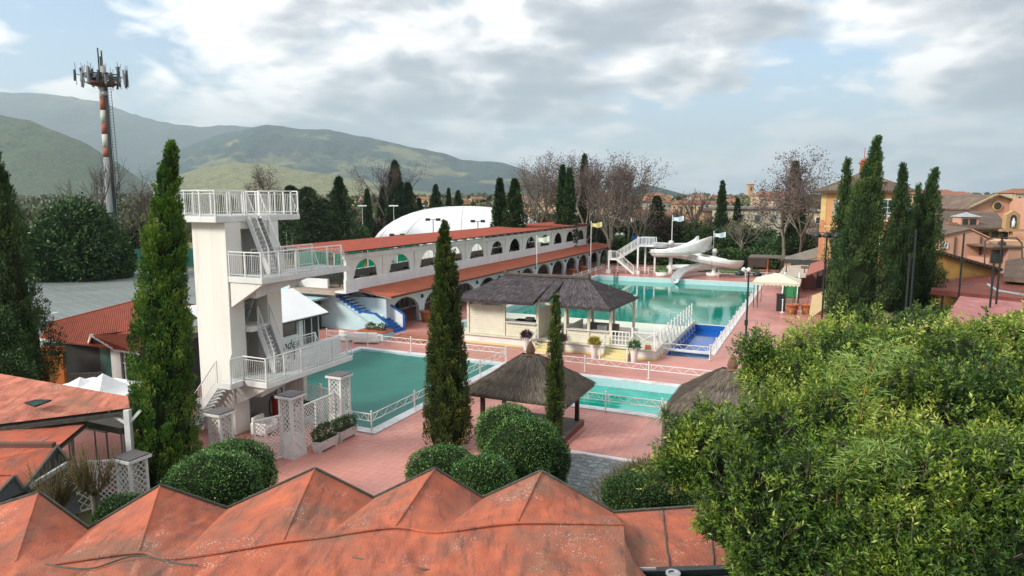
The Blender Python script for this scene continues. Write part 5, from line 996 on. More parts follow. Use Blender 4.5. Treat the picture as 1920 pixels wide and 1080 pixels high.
for s in (.28, .36): p = k0.lerp(k1, s+.08); MB().bar(p+Vector((0, 0, 0)), p+Vector((0, 0, 3.1)), .28, .3).build('pier', WHITE, h_)
for s in (.55, .72, .9, 1.0): p = k0.lerp(k1, s); MB().bar(p+Vector((0, 0, 0)), p+Vector((0, 0, 2.9)), .07, .1).build('mullion', WHITE, h_)
for s in (1.0, 2.0): MB().bar(k0.lerp(k1, .5)+Vector((0, .05, s)), k1+Vector((0, .05, s)), .05, .05).build('transom', WHITE, h_)
MB().box(e0.x+.5, d1.x+1, 37.5, 40.5, 0, 2.9).build('hall_body', DARK, h_)
t = TW('terrace_balustrade', 'dark vertical bar balustrade in front of the glazed hall', 'railing', -25, 34); ORG[t.name] = Vector((-25, 34, 0)); a, b = gz(118, 718, 0), gz(212, 712, 0); a, b = Vector((a.x*.93, a.y*.93, 0)), Vector((b.x*.93, b.y*.93, 0))
MB().bar(a+Vector((0, 0, 1.25)), b+Vector((0, 0, 1.25)), .05, .05).bar(a+Vector((0, 0, .25)), b+Vector((0, 0, .25)), .04, .04).build('rail', GALV, t)
m2 = MB()
for i in range(36): p = a.lerp(b, i/35); m2.bar(p+Vector((0, 0, 0 if i % 7 == 0 else .25)), p+Vector((0, 0, 1.25)), .03, .03)
m2.build('baluster', GALV, t)
t = TW('gate_pillar', 'ochre rendered gate pillar with tiled top beside the left evergreen', 'pillar', -27, 34); p = at(86, 700, 33); ORG[t.name] = Vector((p.x, p.y, 0)); t.location = (p.x, p.y, 0)
OCH = M('ochre_render', (.42, .20, .05), (.34, .16, .045), 2, .8); MB().box(p.x-.18, p.x+.18, 33, 33.4, 0, 3.05).build('pillar', OCH, t); MB().box(p.x-.25, p.x+.25, 32.93, 33.47, 3.052, 3.15).build('cap', TERRA, t)
t = TW('side_wall', 'short orange wall under the end of the tiled roof', 'wall', -28, 37); p = at(86, 640, 36.5); t.location = (p.x, p.y, 0); ORG[t.name] = Vector((p.x, p.y, 0)); MB().box(p.x-.4, p.x+.9, 36.4, 36.6, 0, 2.85).build('wall', M('orange_render', (.50, .16, .03), (.42, .13, .03), 2, .8), t); MB().box(p.x-.45, p.x+.95, 36.35, 36.65, 2.852, 2.92).build('coping', TERRA, t)

# ================================================================ cypresses and hedges
def cypress(label, x, y, h, r, n=14000, ls=.16, lw=.05, lean=(0, 0), mat=None, z0=.0, group='columnar cypresses', flare=.25, trunk=.35, tip=1.0, seed=0, ragged=.16, taper=.62, tuft=None):
    """crown of many upright flame-shaped tufts round a dark inner mass"""
    t = TW('cypress_tree', label, 'tree', x, y, z0, group); g = np.random.default_rng(seed+100)
    prof = lambda v: np.clip(v/flare, .0, 1)**.5*np.clip((1-v)**taper*1.10, 0, 1)*(1-np.exp(-(1-v)*13-.12))
    tl = tuft or .55*max(.6, r)**.5; nt = int(2.2*np.pi*r*h/(tl*tl*.32)); v = g.uniform(0, 1, nt)**1.0; th = g.uniform(0, 2*np.pi, nt)
    k = prof(v)*(1+ragged*vnoise(np.stack([np.cos(th)*1.3, np.sin(th)*1.3, v*h*.4/max(.6, r)], 1), 2.0, seed)+g.normal(size=nt)*ragged*.55)
    Cn = np.stack([np.cos(th)*r*k, np.sin(th)*r*k, trunk+v*(h-trunk)], 1); tone = np.clip(.40+.20*vnoise(Cn*np.array([1.2, 1.2, .6]), 1.6, seed+5)+g.normal(size=nt)*.17, 0, 1)
    ax_ = np.stack([np.cos(th)*.30, np.sin(th)*.30, np.ones(nt)], 1)+g.normal(size=(nt, 3))*.13; ax_ = unit(ax_); m = max(6, n//nt); P, D, TT, SZ = [], [], [], []
    for j in range(m):
        s_ = g.uniform(0, 1, nt)[:, None]; rr = tl*.30*(.35+.65*np.clip(k, 0, 1))[:, None]*np.sqrt(np.clip(np.sin(np.pi*(.12+.86*s_)), 0, 1)); off = g.normal(size=(nt, 3)); off = unit(off-ax_*(off*ax_).sum(1, keepdims=True))
        P.append(Cn+ax_*tl*(s_-.3)+off*rr*g.uniform(.55, 1.05, (nt, 1))); D.append(ax_*1.0+off*.45+g.normal(size=(nt, 3))*.22); TT.append(np.clip(tone+.22*(s_[:, 0]-.45)+g.normal(size=nt)*.10, 0, 1)); SZ.append(g.uniform(.6, 1.3, nt))
    P = np.concatenate(P); D = np.concatenate(D); tt = np.concatenate(TT); sz = np.concatenate(SZ); f = np.clip(P[:, 2]/h, 0, 1.05); P[:, 0] += lean[0]*f**2*h; P[:, 1] += lean[1]*f**2*h
    V, Fq, tt = leaves(P, D, ls*sz, lw*sz, tt); np_mesh('crown', V, Fq, mat or CYP, t, tt)
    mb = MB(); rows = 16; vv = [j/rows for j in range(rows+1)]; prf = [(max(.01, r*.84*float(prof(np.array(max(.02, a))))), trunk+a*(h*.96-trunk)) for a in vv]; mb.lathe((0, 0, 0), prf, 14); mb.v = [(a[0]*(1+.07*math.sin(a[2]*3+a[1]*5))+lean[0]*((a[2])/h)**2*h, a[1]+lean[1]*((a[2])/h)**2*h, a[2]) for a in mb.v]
    mb.build('inner_dark_core', CORE, t, org=(0, 0, 0)); MB().tube((0, 0, 0), (0, 0, h*.6), .13+r*.06, 7, .04).build('trunk', BARK, t, org=(0, 0, 0)); return t
def fp(px, py, z=0): p = gz(px, py, z); return p.x, p.y
cypress('largest foreground cypress in front of the diving tower', -13.45, 25.4, 12.7, 1.06, 86000, .10, .034, (.078, 0), seed=1, flare=.03, trunk=.1, ragged=.15, taper=.60)
cypress('cypress in the middle of the picture between the covered pool and the gazebo', -2.85, 29.0, 9.7, .88, 56000, .10, .034, seed=2, flare=.03, trunk=.1, ragged=.12, taper=.60, mat=CYPM)
cypress('very slim cypress standing in front of the gazebo', 1.78, 27.6, 6.9, .33, 16000, .09, .03, seed=3, flare=.35, ragged=.14, taper=.5, mat=CYPM, tuft=.34)
pE = at(8, 300, 33); cypress('dark wide evergreen cut by the left edge of the picture', pE.x-.45, 33, 12.7, 1.5, 50000, .14, .045, seed=4, mat=CYPR, ragged=.34, flare=.2, tuft=.8, taper=.75)
pE = at(-6, 560, 31); shrub('evergreen_bush', 'dense dark rounded evergreen at the left edge above the salmon roof', 'bush', *loc2(Vector((pE.x, 31, 0))), [(0, 0, 1.9, 1.1, 1.2, 1.9), (-.9, .3, 3.3, 1.2, 1.1, 2.4)], 14000, .12, .05, LEAFD, jitter=.12)
for lb, px, top, Y, r, lean, sd, nn_ in (('tallest leaning cypress of the group in front of the ochre villa', 1622, 268, 48, 2.05, (.055, 0), 11, 60000), ('slimmer cypress left of the tallest leaning one, before the villa', 1589, 308, 52, 1.1, (.0, 0), 12, 26000), ('cypress with twisted tip just right of the tallest one', 1696, 318, 54, 1.5, (-.01, 0), 13, 32000), ('rightmost leaning cypress of the villa group', 1736, 326, 55, 1.75, (.055, 0), 14, 36000), ('short cypress tip showing between the two right villa cypresses', 1722, 352, 60, 1.0, (0, 0), 15, 14000)):
    p = at(px, top, Y); cypress(lb, p.x, Y, p.z, r, nn_, .15, .052, lean, seed=sd, mat=CYPR if sd != 13 else CYPD, flare=.35, ragged=.26, group='leaning cypresses before the villa', taper=.8, tuft=.75)
def hedge(label, px, py, rpx, Y, n=9000, sq=1.0, extra=(), ls=.065, lw=.036, mat=None, nm='clipped_bush', group='clipped rounded bushes'):
    p = at(px, py, Y); r = rpx*Y/F; cs = [(0, 0, p.z, r, r, r*sq)]+[(a*r, b*r, p.z+c*r, d*r, d*r, d*r*sq) for a, b, c, d in extra]; cs.append((0, 0, p.z*.45, r*.8, r*.8, p.z*.5)); w, u = loc2(p)
    return shrub(nm, label, 'bush', w, u, cs, n, ls, lw, mat, group, jitter=.035)
hedge('round clipped bush nearest the camera between two roof peaks, left of centre', 402, 918, 88, 20.0, 16000, .78)
hedge('round clipped bush behind the nearest one, below the tower stairs', 440, 890, 76, 22.5, 13000, .85)
hedge('low sloping clipped bush between the left lattice gate and the roof valley', 232, 962, 46, 17.2, 9000, .7, [(-.9, .2, -.45, .8)], mat=LEAFD)
hedge('low clipped bush at the foot of the middle cypress', 828, 890, 66, 23.0, 11000, .8)
hedge('broad low clipped bush just above the fourth roof peak', 905, 905, 62, 22.0, 11000, .8)
hedge('tall clipped bush against the gazebo, upper left ball', 950, 815, 58, 25.6, 12000, .95, mat=LEAFG)
hedge('largest clipped bush against the gazebo, lower right mass', 985, 850, 72, 24.6, 17000, .95, mat=LEAFG)
hedge('dark clipped bush below the slim cypress', 1032, 862, 38, 24.2, 5000, 1.2, mat=LEAFD)
hedge('dark dense shrub beside the slate path at the felt roof edge', 1190, 930, 62, 20.5, 12000, .62, mat=LEAFD)
hedge('second dark shrub right of the slate path under the big tree', 1270, 925, 70, 21.0, 12000, .7, mat=LEAFD)
# reedy shrub by the path
REED = foliage('reed_leaf', [(0, (.05, .06, .02)), (.5, (.13, .12, .05)), (1, (.26, .22, .12))], .8)
p = at(1215, 890, 23); t = TW('reedy_shrub', 'brownish reedy shrub with upright stems between the path and the big tree', 'shrub', p.x, 23, 0); n = 9000
P = np.stack([rng.normal(0, .75, n), rng.normal(0, .6, n), rng.uniform(.2, 1.6, n)], 1); P[:, 2] *= np.exp(-(P[:, 0]**2+P[:, 1]**2)*.35); D = P*np.array([.35, .35, 0])+np.array([0, 0, 1.])+rng.normal(size=(n, 3))*.25
V, Fq, tt = leaves(P, D, rng.uniform(.25, .6, n), .022, rng.uniform(0, 1, n)); np_mesh('stems', V, Fq, REED, t, tt); MB().sphere((0, 0, .5), 1, 12, 8, (.8, .7, .7)).build('dark_core', CORE, t, org=(0, 0, 0))
def palm(name, label, x, y, hz_, L_=.9, n=46, mat=None, cat='plant', wd=.07, droop=.35):
    t = TW(name, label, cat, x, y, 0); mat = mat or foliage('palm_leaf', [(0, (.06, .10, .04)), (1, (.22, .28, .12))]); Vs = []; g = rng
    for i in range(n):
        a = g.uniform(0, 6.28); el = g.uniform(-.2, 1.3); d = np.array([math.cos(a)*math.cos(el), math.sin(a)*math.cos(el), math.sin(el)]); sd_ = np.array([-math.sin(a), math.cos(a), 0]); q0 = np.array([0, 0, hz_]); pr_ = q0; rows = []
        for k in range(6): s = k/5; c = q0+d*L_*s+np.array([0, 0, -droop*L_*s*s]); w_ = wd*(1-s)**.7+.004; rows.append((c-sd_*w_/2, c+sd_*w_/2))
        for k in range(5): Vs += [rows[k][0], rows[k][1], rows[k+1][1], rows[k+1][0]]
    V = np.array(Vs); np_mesh('fronds', V, np.arange(len(V)).reshape(-1, 4), mat, t, rng.uniform(0, 1, len(V))); MB().tube((0, 0, 0), (0, 0, hz_), .13, 8, .09).build('trunk', BARK, t, org=(0, 0, 0)); return t
p = at(1246, 778, 27.5); palm('spiky_yucca', 'spiky grey green yucca by the second gazebo at the small pool', p.x, 27.5, p.z, .85)
p = at(1826, 520, 64); palm('cabbage_palm', 'small palm with rounded head in front of the mustard wall', p.x, 64, p.z, 1.5, 70, cat='palm', droop=.7); p = at(1770, 520, 58); palm('fan_palm', 'low palm with drooping leaves at the foot of the rightmost cypress', p.x, 58, p.z, 1.8, 50, cat='palm', droop=.5)
# pollarded bushes at left: twisted trunks with sprays of thin shoots
def pollard(label, x, y, h, sd, lean=0, spread=.55):
    g = np.random.default_rng(sd); t = TW('pollarded_tree', label, 'tree', x, y, 0, 'pollarded trees behind the low felt roof'); pts = [(0, 0, 0), (lean*.4, .05, h*.3), (lean*.8, 0, h*.55), (lean, .0, h*.75)]
    S = []
    for a, b, r0, r1 in zip(pts[:-1], pts[1:], (.13, .11, .1), (.11, .1, .12)): S.append([*a, *b, r0, r1])
    for k in range(7):
        a = g.uniform(0, 6.28); e = np.array(pts[-1])+np.array([math.cos(a)*.25, math.sin(a)*.25, .25]); S.append([*pts[-1], *e, .07, .04])
        for j in range(20):
            b = g.uniform(0, 6.28); q1 = e+g.normal(size=3)*.06; q2 = q1+np.array([math.cos(b)*spread*g.uniform(.1, .7)+math.cos(a)*.2, math.sin(b)*spread*g.uniform(.1, .7)+math.sin(a)*.2, g.uniform(.5, 1.3)]); mid = (q1+q2)/2+g.normal(size=3)*.05
            S.append([*q1, *mid, .012, .009]); S.append([*mid, *q2, .009, .004])
    V, Fq = tubes(S[:12], 6); np_mesh('trunk', V, Fq, BARK, t); V, Fq = tubes(S[12:], 3); np_mesh('shoots', V, Fq, M('olive_shoots', (.17, .13, .05), (.09, .08, .03), 6, .9), t)
p = at(138, 870, 17.5); pollard('pollarded tree with a thick leaning trunk and many thin upright shoots', p.x, 17.3, 3.6, 5, -.45); p = at(180, 870, 18.3); pollard('slimmer pollarded tree beside the left lattice gate', p.x-.1, 18.3, 3.6, 6, .0)

# ================================================================ the big leafy tree at right
BIGL = foliage('glossy_yellow_green_leaf', [(0, (.018, .05, .010)), (.3, (.05, .11, .018)), (.55, (.12, .20, .025)), (.8, (.24, .33, .04)), (1, (.42, .45, .10))], .42, .4, .10)
bt = TW('broadleaf_tree', 'huge yellow green evergreen tree filling the lower right of the picture', 'tree', 6.5, 14, 0)
blobs = [(1330, 870, 95, 12.5), (1440, 825, 96, 13.2), (1400, 940, 110, 11.8), (1500, 738, 90, 15), (1560, 690, 95, 16), (1440, 1040, 100, 11), (1560, 820, 130, 13.2), (1540, 960, 130, 11.6), (1650, 700, 95, 16), (1700, 780, 130, 13.5), (1680, 920, 140, 11.4), (1660, 1060, 130, 10.6), (1790, 690, 95, 15), (1850, 780, 130, 13), (1830, 920, 140, 11), (1860, 1060, 140, 10.3), (1940, 690, 100, 14.5), (1990, 830, 150, 12), (2000, 1000, 150, 10.6), (1740, 640, 60, 16.5), (1640, 655, 55, 17), (1850, 640, 60, 15.8), (1930, 640, 60, 15), (1425, 700, 38, 15), (1290, 830, 55, 12.8), (1500, 668, 46, 16.3), (1560, 1090, 110, 10.6), (1700, 1140, 120, 10.2), (1420, 660, 32, 15.2), (1335, 805, 42, 13.2), (1262, 890, 40, 12.5), (1350, 985, 60, 11.7), (1570, 635, 45, 16.8)]
parts = []; Sb = []; cores = MB(); g = np.random.default_rng(77); base = np.array([0., 0, 0]); o_ = np.array([6.5, 14, 0])
for bi, (px, py, rp, Y) in enumerate(blobs):
    c = np.array(at(px, py, Y))-o_; r = rp*Y/F; nt = int(150+rp*rp*.066); d = unit(g.normal(size=(nt, 3))); d = d[(d[:, 2] > -.75)]; nt = len(d); depth = g.uniform(.60, 1.05, nt)[:, None]; depth[g.uniform(size=nt) < .05] += .2
    tip = c+d*r*depth*(1+.16*vnoise(d*r, 3.0, bi)[:, None]); tip = tip+d*(.30*vnoise(tip, 1.7, 50)+.16*vnoise(tip, 4.2, 51))[:, None]; td = unit(d+np.array([0, 0, .55])+g.normal(size=d.shape)*.55); ln = g.uniform(.16, .34, nt)
    tone = np.clip(.40+.34*vnoise(tip, 1.0, 5)+.20*vnoise(tip, 3.3, 6)+.30*(depth[:, 0]-.9)*2+.10*(tip[:, 2]-5)/3, 0, 1)+g.normal(size=nt)*.10  # inner and lower leaves tinted darker: crown shade put into the colour
    for k in range(11):
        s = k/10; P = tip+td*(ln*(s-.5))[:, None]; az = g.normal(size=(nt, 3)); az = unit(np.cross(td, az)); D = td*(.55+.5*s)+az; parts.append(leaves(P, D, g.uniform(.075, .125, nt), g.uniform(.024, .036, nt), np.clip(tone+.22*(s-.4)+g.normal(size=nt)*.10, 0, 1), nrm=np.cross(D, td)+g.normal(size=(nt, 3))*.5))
    for k in range(0, nt, 3): Sb.append([*(tip[k]-td[k]*ln[k]*1.2-d[k]*.15), *(tip[k]+td[k]*ln[k]*.4), .007, .003])
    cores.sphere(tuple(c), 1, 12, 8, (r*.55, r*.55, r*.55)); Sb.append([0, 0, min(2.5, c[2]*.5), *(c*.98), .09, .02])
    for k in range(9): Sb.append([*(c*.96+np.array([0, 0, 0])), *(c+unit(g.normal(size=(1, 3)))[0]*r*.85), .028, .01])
V, Fq, tt = join(parts); np_mesh('crown', V, Fq, BIGL, bt, tt); cores.build('dark_core', CORE, bt, org=(0, 0, 0)); V, Fq = tubes(Sb, 4); np_mesh('branches', V, Fq, BARK, bt); MB().tube((0, 0, 0), (0, 0, 3.2), .32, 10, .2).build('trunk', BARK, bt, org=(0, 0, 0))
BAM = foliage('bamboo_leaf', [(0, (.10, .20, .03)), (1, (.34, .46, .12))], .5, .4, .15)
for lb, pts, Y in (('tall pale bamboo shoot with an orange stem arching out of the big tree', [(1612, 800), (1620, 740), (1632, 690), (1650, 660), (1680, 648)], 12.2), ('bright green bamboo spray low in the big tree', [(1700, 960), (1680, 900), (1660, 860), (1650, 830)], 10.8), ('bamboo spray hanging over the front of the big tree', [(1570, 920), (1590, 880), (1615, 860), (1650, 850)], 10.9), ('thin bamboo spray behind the left part of the big tree', [(1560, 760), (1570, 720), (1580, 690), (1600, 670)], 13)):
    c = cat([at(a, b, Y) for a, b in pts], 6); t = TW('bamboo_cane', lb, 'bamboo', c[0].x, c[0].y, 0, 'bamboo canes growing through the big tree'); og = np.array([c[0].x, c[0].y, 0]); S = [[*(np.array(a)-og), *(np.array(b)-og), .010, .008] for a, b in zip(c[:-1], c[1:])]; S.append([0, 0, 0, *(np.array(c[0])-og), .012, .010])
    V, Fq = tubes(S, 5); np_mesh('cane', V, Fq, M('orange_cane', (.42, .20, .03), (.30, .22, .05), 5, .5), t); P = []; D = []
    for i, q_ in enumerate(c[3:]):
        for k in range(5):
            d = unit(g.normal(size=(1, 3)))[0]; d[2] = abs(d[2])*.6-.1
            for j in range(6): P.append(np.array(q_)-og+d*(.05+.05*j)); D.append(d+g.normal(size=3)*.45+np.array([0, 0, -.15]))
    V, Fq, tt = leaves(np.array(P), np.array(D), g.uniform(.12, .22, len(P)), .018, g.uniform(0, 1, len(P))); np_mesh('leaf_spray', V, Fq, BAM, t, tt)
# ================================================================ right-hand buildings
ORANGE = M('orange_villa_render', (.60, .32, .14), (.54, .28, .12), .8, .8, .3, 8); YELT = M('yellow_trim', (.68, .50, .20), None, 2, .7); PINK = M('salmon_render', (.60, .34, .24), (.54, .31, .22), .7, .8, .3, 8)
MUST = M('mustard_render', (.50, .28, .07), (.36, .20, .06), .6, .85, c3=(.25, .16, .07), s3=.3, r3=(.5, .7)); OLDT = M('old_brown_tile', (.16, .105, .08), (.10, .075, .06), 3, .85, .5, 20, c3=(.20, .16, .11), s3=.8, r3=(.5, .65))
SHUT = M('grey_shutter', (.35, .38, .36), (.28, .31, .30), 5, .6); EAVE = M('brown_eaves', (.09, .06, .045), None, 4, .7)
def G_(name, label, cat_, p, group=None):       # thing with compound axes at world point
    w, u = loc2(p); return T(name, label, cat_, w, u, 0, group), w, u
def gwin(par, w0, w1, u, z0, z1, sh=True, fm=None):
    f = MB().box(w0-.1, w1+.1, u-.08, u-.002, z0-.1, z0).box(w0-.1, w1+.1, u-.08, u-.002, z1, z1+.1).box(w0-.1, w0, u-.08, u-.002, z0, z1).box(w1, w1+.1, u-.08, u-.002, z0, z1).box((w0+w1)/2-.03, (w0+w1)/2+.03, u-.05, u-.02, z0, z1).box(w0, w1, u-.045, u-.02, (z0+z1)/2-.02, (z0+z1)/2+.02).build('window', fm or WHITE, par)
    MB().box(w0, w1, u-.02, u-.004, z0, z1).build('pane', GLASSD, f)
    if sh:
        for s, a in ((-1, w0), (1, w1)): MB().box(*sorted((a+s*.12, a+s*(.12+(w1-w0)/2))), u-.07, u-.01, z0-.05, z1+.05).build('shutter', SHUT, f)
def tile_ribs(mb, e0, e1, r0, r1, k, r=.06):
    for i in range(k): s = (i+.5)/k; mb.tube(e0.lerp(e1, s), r0.lerp(r1, s), r, 4)
    return mb
vp = at(1617, 400, 82); t, w, u = G_('villa', 'tall ochre orange villa with hipped tile roof and brick chimney behind the cypresses', 'house', vp)
hw, dp, ez = 4.55, 8.0, 11.75; 
MB().box(w-hw, w+hw, u, u+dp, 0, ez).build('wall', ORANGE, t)
for a in (w-hw-.02, w+hw-.58): MB().box(a, a+.6, u-.05, u-.003, 0, ez-.01).build('corner_pilaster', YELT, t)
MB().box(w-hw-.03, w+hw+.03, u-.06, u-.052, 7.4, 7.6).build('string_course', YELT, t)
E0, E1, E2, E3 = [Vector(v) for v in ((w-hw-.8, u-.8, ez), (w+hw+.8, u-.8, ez), (w+hw+.8, u+dp+.8, ez), (w-hw-.8, u+dp+.8, ez))]; R_ = Vector((w, u+dp/2, ez+2.35))
rf_ = MB().add([E0, E1, E2, E3, R_, E0-Vector((0, 0, .15)), E1-Vector((0, 0, .15)), E2-Vector((0, 0, .15)), E3-Vector((0, 0, .15))], [(0, 1, 4), (1, 2, 4), (2, 3, 4), (3, 0, 4), (5, 8, 7, 6), (0, 5, 6, 1), (1, 6, 7, 2), (2, 7, 8, 3), (3, 8, 5, 0)]).build('roof', OLDT, t); m2 = MB()
for (a, b) in ((E0, E1), (E1, E2), (E3, E0)):
    for i in range(34): s = (i+.5)/34; q_ = a.lerp(b, s); h_ = R_-(a.lerp(b, .5)); k_ = 1-abs(2*s-1); m2.tube(q_+Vector((0, 0, .04)), q_+h_*k_+Vector((0, 0, .04)), .07, 4)
m2.build('roof_tile_rib', OLDT, rf_, kind='stuff'); MB().box(w-hw-.85, w+hw+.85, u-.9, u-.79, ez-.2, ez+.02).build('gutter', EAVE, rf_)
BR = M('brick', (.42, .16, .08), (.30, .11, .06), 9, .8); c_ = MB().box(w-.42, w+.42, u+dp/2-.4, u+dp/2+.4, ez+1.9, ez+3.35).build('chimney', BR, rf_); 
MB().box(w-.6, w+.6, u+dp/2-.55, u+dp/2+.55, ez+3.36, ez+3.5).build('chimney_cap', TERRA, rf_); MB().add([(w-.5, u+dp/2-.45, ez+3.7), (w+.5, u+dp/2-.45, ez+3.7), (w+.5, u+dp/2+.45, ez+3.7), (w-.5, u+dp/2+.45, ez+3.7), (w, u+dp/2, ez+4.05)], [(0, 1, 4), (1, 2, 4), (2, 3, 4), (3, 0, 4), (3, 2, 1, 0)]).box(w-.35, w+.35, u+dp/2-.3, u+dp/2+.3, ez+3.5, ez+3.7).tube((w, u+dp/2, ez+4), (w, u+dp/2, ez+5.3), .04).build('chimney_cowl', TERRA, rf_)
for a in (-2.6, -.4, 2.1):
    gwin(t, w+a, w+a+1.0, u, 8.9, 10.7); gwin(t, w+a, w+a+1.0, u, 4.6, 6.2)
MB().box(w+1.7, w+3.7, u-.9, u-.1, 8.2, 8.35).box(w+1.7, w+3.7, u-.9, u-.85, 9.15, 9.22).build('balcony', WHITE, t)
m2 = MB()
for i in range(15): m2.box(w+1.72+i*.14, w+1.76+i*.14, u-.9, u-.86, 8.35, 9.15)
m2.build('baluster', WHITE, t)
for i in range(26): MB().box(w-hw-.06, w-hw+.1+(.35 if i % 2 else .5), u-.09, u-.055, i*.32, i*.32+.3).build('quoin', M('brick_quoin', (.50, .17, .09), (.55, .30, .16), 4, .8) if i == 0 else bpy.data.materials['brick_quoin'], t)
# lower bar buildings before the villa
t, w, u = G_('terrace_bar', 'low ochre bar building with mossy roof, plastic awning and terracotta lean-to', 'building', at(1520, 520, 84))
P_ = lambda px, py, Y: (lambda p: Vector((*loc2(p), p.z)))(at(px, py, Y))
a, b, c, d = P_(1470, 495, 84), P_(1545, 480, 84), P_(1545, 460, 92), P_(1472, 482, 92)
MB().prism([a, b, c, d], (0, 0, -.1)).build('roof', M('mossy_sheet_roof', (.17, .16, .13), (.24, .22, .19), 1, .9, stretch=(1, .15, 1)), t); rt = t
MB().prism([a-Vector((0, 0, .11)), b-Vector((0, 0, .11)), P_(1545, 500, 84), P_(1470, 502, 84)], (0, .1, 0)).build('wall', ORANGE, t)
a, b, c, d = P_(1453, 523, 78), P_(1512, 520, 78), P_(1517, 496, 83.5), P_(1471, 499, 83.5)
aw = MB().prism([a, b, c, d], (0, 0, -.06)).build('awning', M('corrugated_plastic', (.55, .50, .44), (.40, .34, .28), 1.5, .6, stretch=(.4, 3, 1)), t); m2 = MB()
for i in range(20): s = i/19; m2.tube(a.lerp(d, s), b.lerp(c, s), .03, 4)
m2.build('corrugation', bpy.data.materials['corrugated_plastic'], aw)
a, b, c, d = P_(1512, 516, 77), P_(1560, 498, 77), P_(1560, 482, 82), P_(1520, 494, 82); MB().prism([a, b, c, d], (0, 0, -.1)).build('lean_to_roof', M('brick_tile_roof', (.36, .13, .10), (.27, .10, .08), 4, .8), t)
for i in range(9): s = i/8; q_ = a.lerp(b, s); MB().bar(q_+Vector((0, -.15, -.18)), q_+Vector((0, 1.2, -.05)), .12, .14).build('rafter', EAVE, t)
w0, u0 = P_(1478, 560, 82).x, P_(1478, 560, 82).y; MB().box(w0-.8, w0+9, u0+2.2, u0+2.5, 0, 3.4).build('back_wall', DARK, t)
for i in range(5): MB().box(w0-.4+i*2, w0-.28+i*2, u0-1.6, u0-1.48, 0, 3.0).build('post', EAVE, t)
MB().box(w0+3.2, w0+5.6, u0-1.2, u0-1.0, 1.9, 2.9).build('white_panel', GALV, t); MB().box(w0+1.2, w0+3.0, u0+.4, u0+.6, 0, 2.8).build('inner_wall', M('mauve_wall', (.20, .10, .09), None, 2, .8), t)
t = T('green_slide_ramp', 'green carpeted ramp with white sides in front of the dark bar', 'ramp', -3.2, 81); GRN = M('green_carpet', (.02, .17, .05), (.02, .12, .04), 5, .9)
MB().prism([(-3.6, 80.3, .1), (-2.2, 80.3, .1), (-2.2, 84, 2.0), (-3.6, 84, 2.0)], (0, 0, -.08)).build('carpet', GRN, t)
for a in (-3.72, -2.18): MB().prism([(a, 80.1, 0), (a, 84, 1.8), (a, 84, 2.5), (a, 80.1, .55)], (.1, 0, 0)).build('side', WHITE, t)
# reed canopies near the big cypress
TAN = M('reed_mat', (.52, .38, .20), (.42, .30, .16), 2, .9, .6, 20, stretch=(6, 1, 1)); TAN2 = M('pale_reed_mat', (.50, .40, .25), (.40, .32, .20), 3, .9, .6, 20, stretch=(1, 6, 1))
t = TW('reed_canopy', 'tan reed mat canopy sloping down beside the terracotta pots', 'canopy', 26, 58); ORG[t.name] = Vector((26, 58, 0)); a, b, c, d = at(1515, 600, 55), at(1562, 566, 57), at(1575, 535, 63), at(1523, 554, 62)
MB().prism([a, b, c, d], (0, 0, -.08)).build('reed_sheet', TAN, t)
for q_ in (a, b, c, d): MB().tube((q_.x, q_.y, 0), q_, .05).build('post', GALV, t)
t = TW('reed_pavilion', 'wide pale reed mat roof behind the cypresses, hipped to the right', 'canopy', 34, 56); ORG[t.name] = Vector((34, 56, 0)); a, b, c, d = at(1560, 600, 52), at(1782, 600, 52), at(1686, 536, 60), at(1600, 528, 61)
MB().prism([a, b, c, d], (0, 0, -.08)).build('reed_sheet', TAN2, t); MB().bar(b, c, .2, .12).build('hip_roll', TAN, t)
for s in range(7): q_ = a.lerp(b, s/6); MB().tube((q_.x, q_.y, 0), q_, .05).build('post', GALV, t)
# salmon gabled house and neighbours
t = TW('salmon_house', 'salmon house with long brown tiled roof, chimney and shallow gabled wing', 'house', 50, 75); ORG[t.name] = Vector((50, 75, 0))
def slab(poly, th, nm, mat, par): return MB().prism(poly, (0, 0, -th)).build(nm, mat, par)
a, b, c = at(1764, 444, 66), at(1818, 430, 66), at(1856, 450, 66)
MB().prism([Vector((a.x, 66, 0)), a, b, c, Vector((c.x, 66, 0))], (0, 9, 0)).build('wing_wall', PINK, t)
slab([a+Vector((-.2, -.2, .12)), b+Vector((0, -.2, .12)), b+Vector((0, 8, .4)), a+Vector((-1.5, 8, .8))], .12, 'roof', OLDT, t); slab([b+Vector((0, -.2, .12)), c+Vector((.2, -.2, .12)), c+Vector((.2, 8, .4)), b+Vector((0, 8, .4))], .12, 'roof', PINK, t)
MB().box(at(1766, 450, 66).x, at(1778, 450, 66).x, 65.9, 65.99, at(1770, 466, 66).z, at(1770, 454, 66).z).build('window', WHITE, t)
for x_ in (1792, 1840): q_ = at(x_, 444, 65.9); MB().tube((q_.x, q_.y, 0), q_, .07).build('downpipe', EAVE, t)
a, b, c, d = at(1825, 427, 74), at(1892, 428, 74), at(1868, 398, 84), at(1762, 396, 84); mr = MB().prism([at(1762, 428, 74), b, c+Vector((0, 0, 0)), d], (0, 0, -.2)).build('roof', OLDT, t)
m2 = MB(); tile_ribs(m2, at(1762, 428, 74)+Vector((0, 0, .03)), b+Vector((0, 0, .03)), d+Vector((0, 0, .03)), c+Vector((0, 0, .03)), 40, .08).build('roof_tile_rib', OLDT, mr, kind='stuff'); MB().bar(at(1822, 430, 73.8), b+Vector((0, -.2, -.1)), .12, .16).build('gutter', EAVE, mr)
MB().box(at(1825, 430, 74.4).x, b.x, 74.4, 82, 0, at(1825, 432, 74.4).z).build('wall', MUST, t)
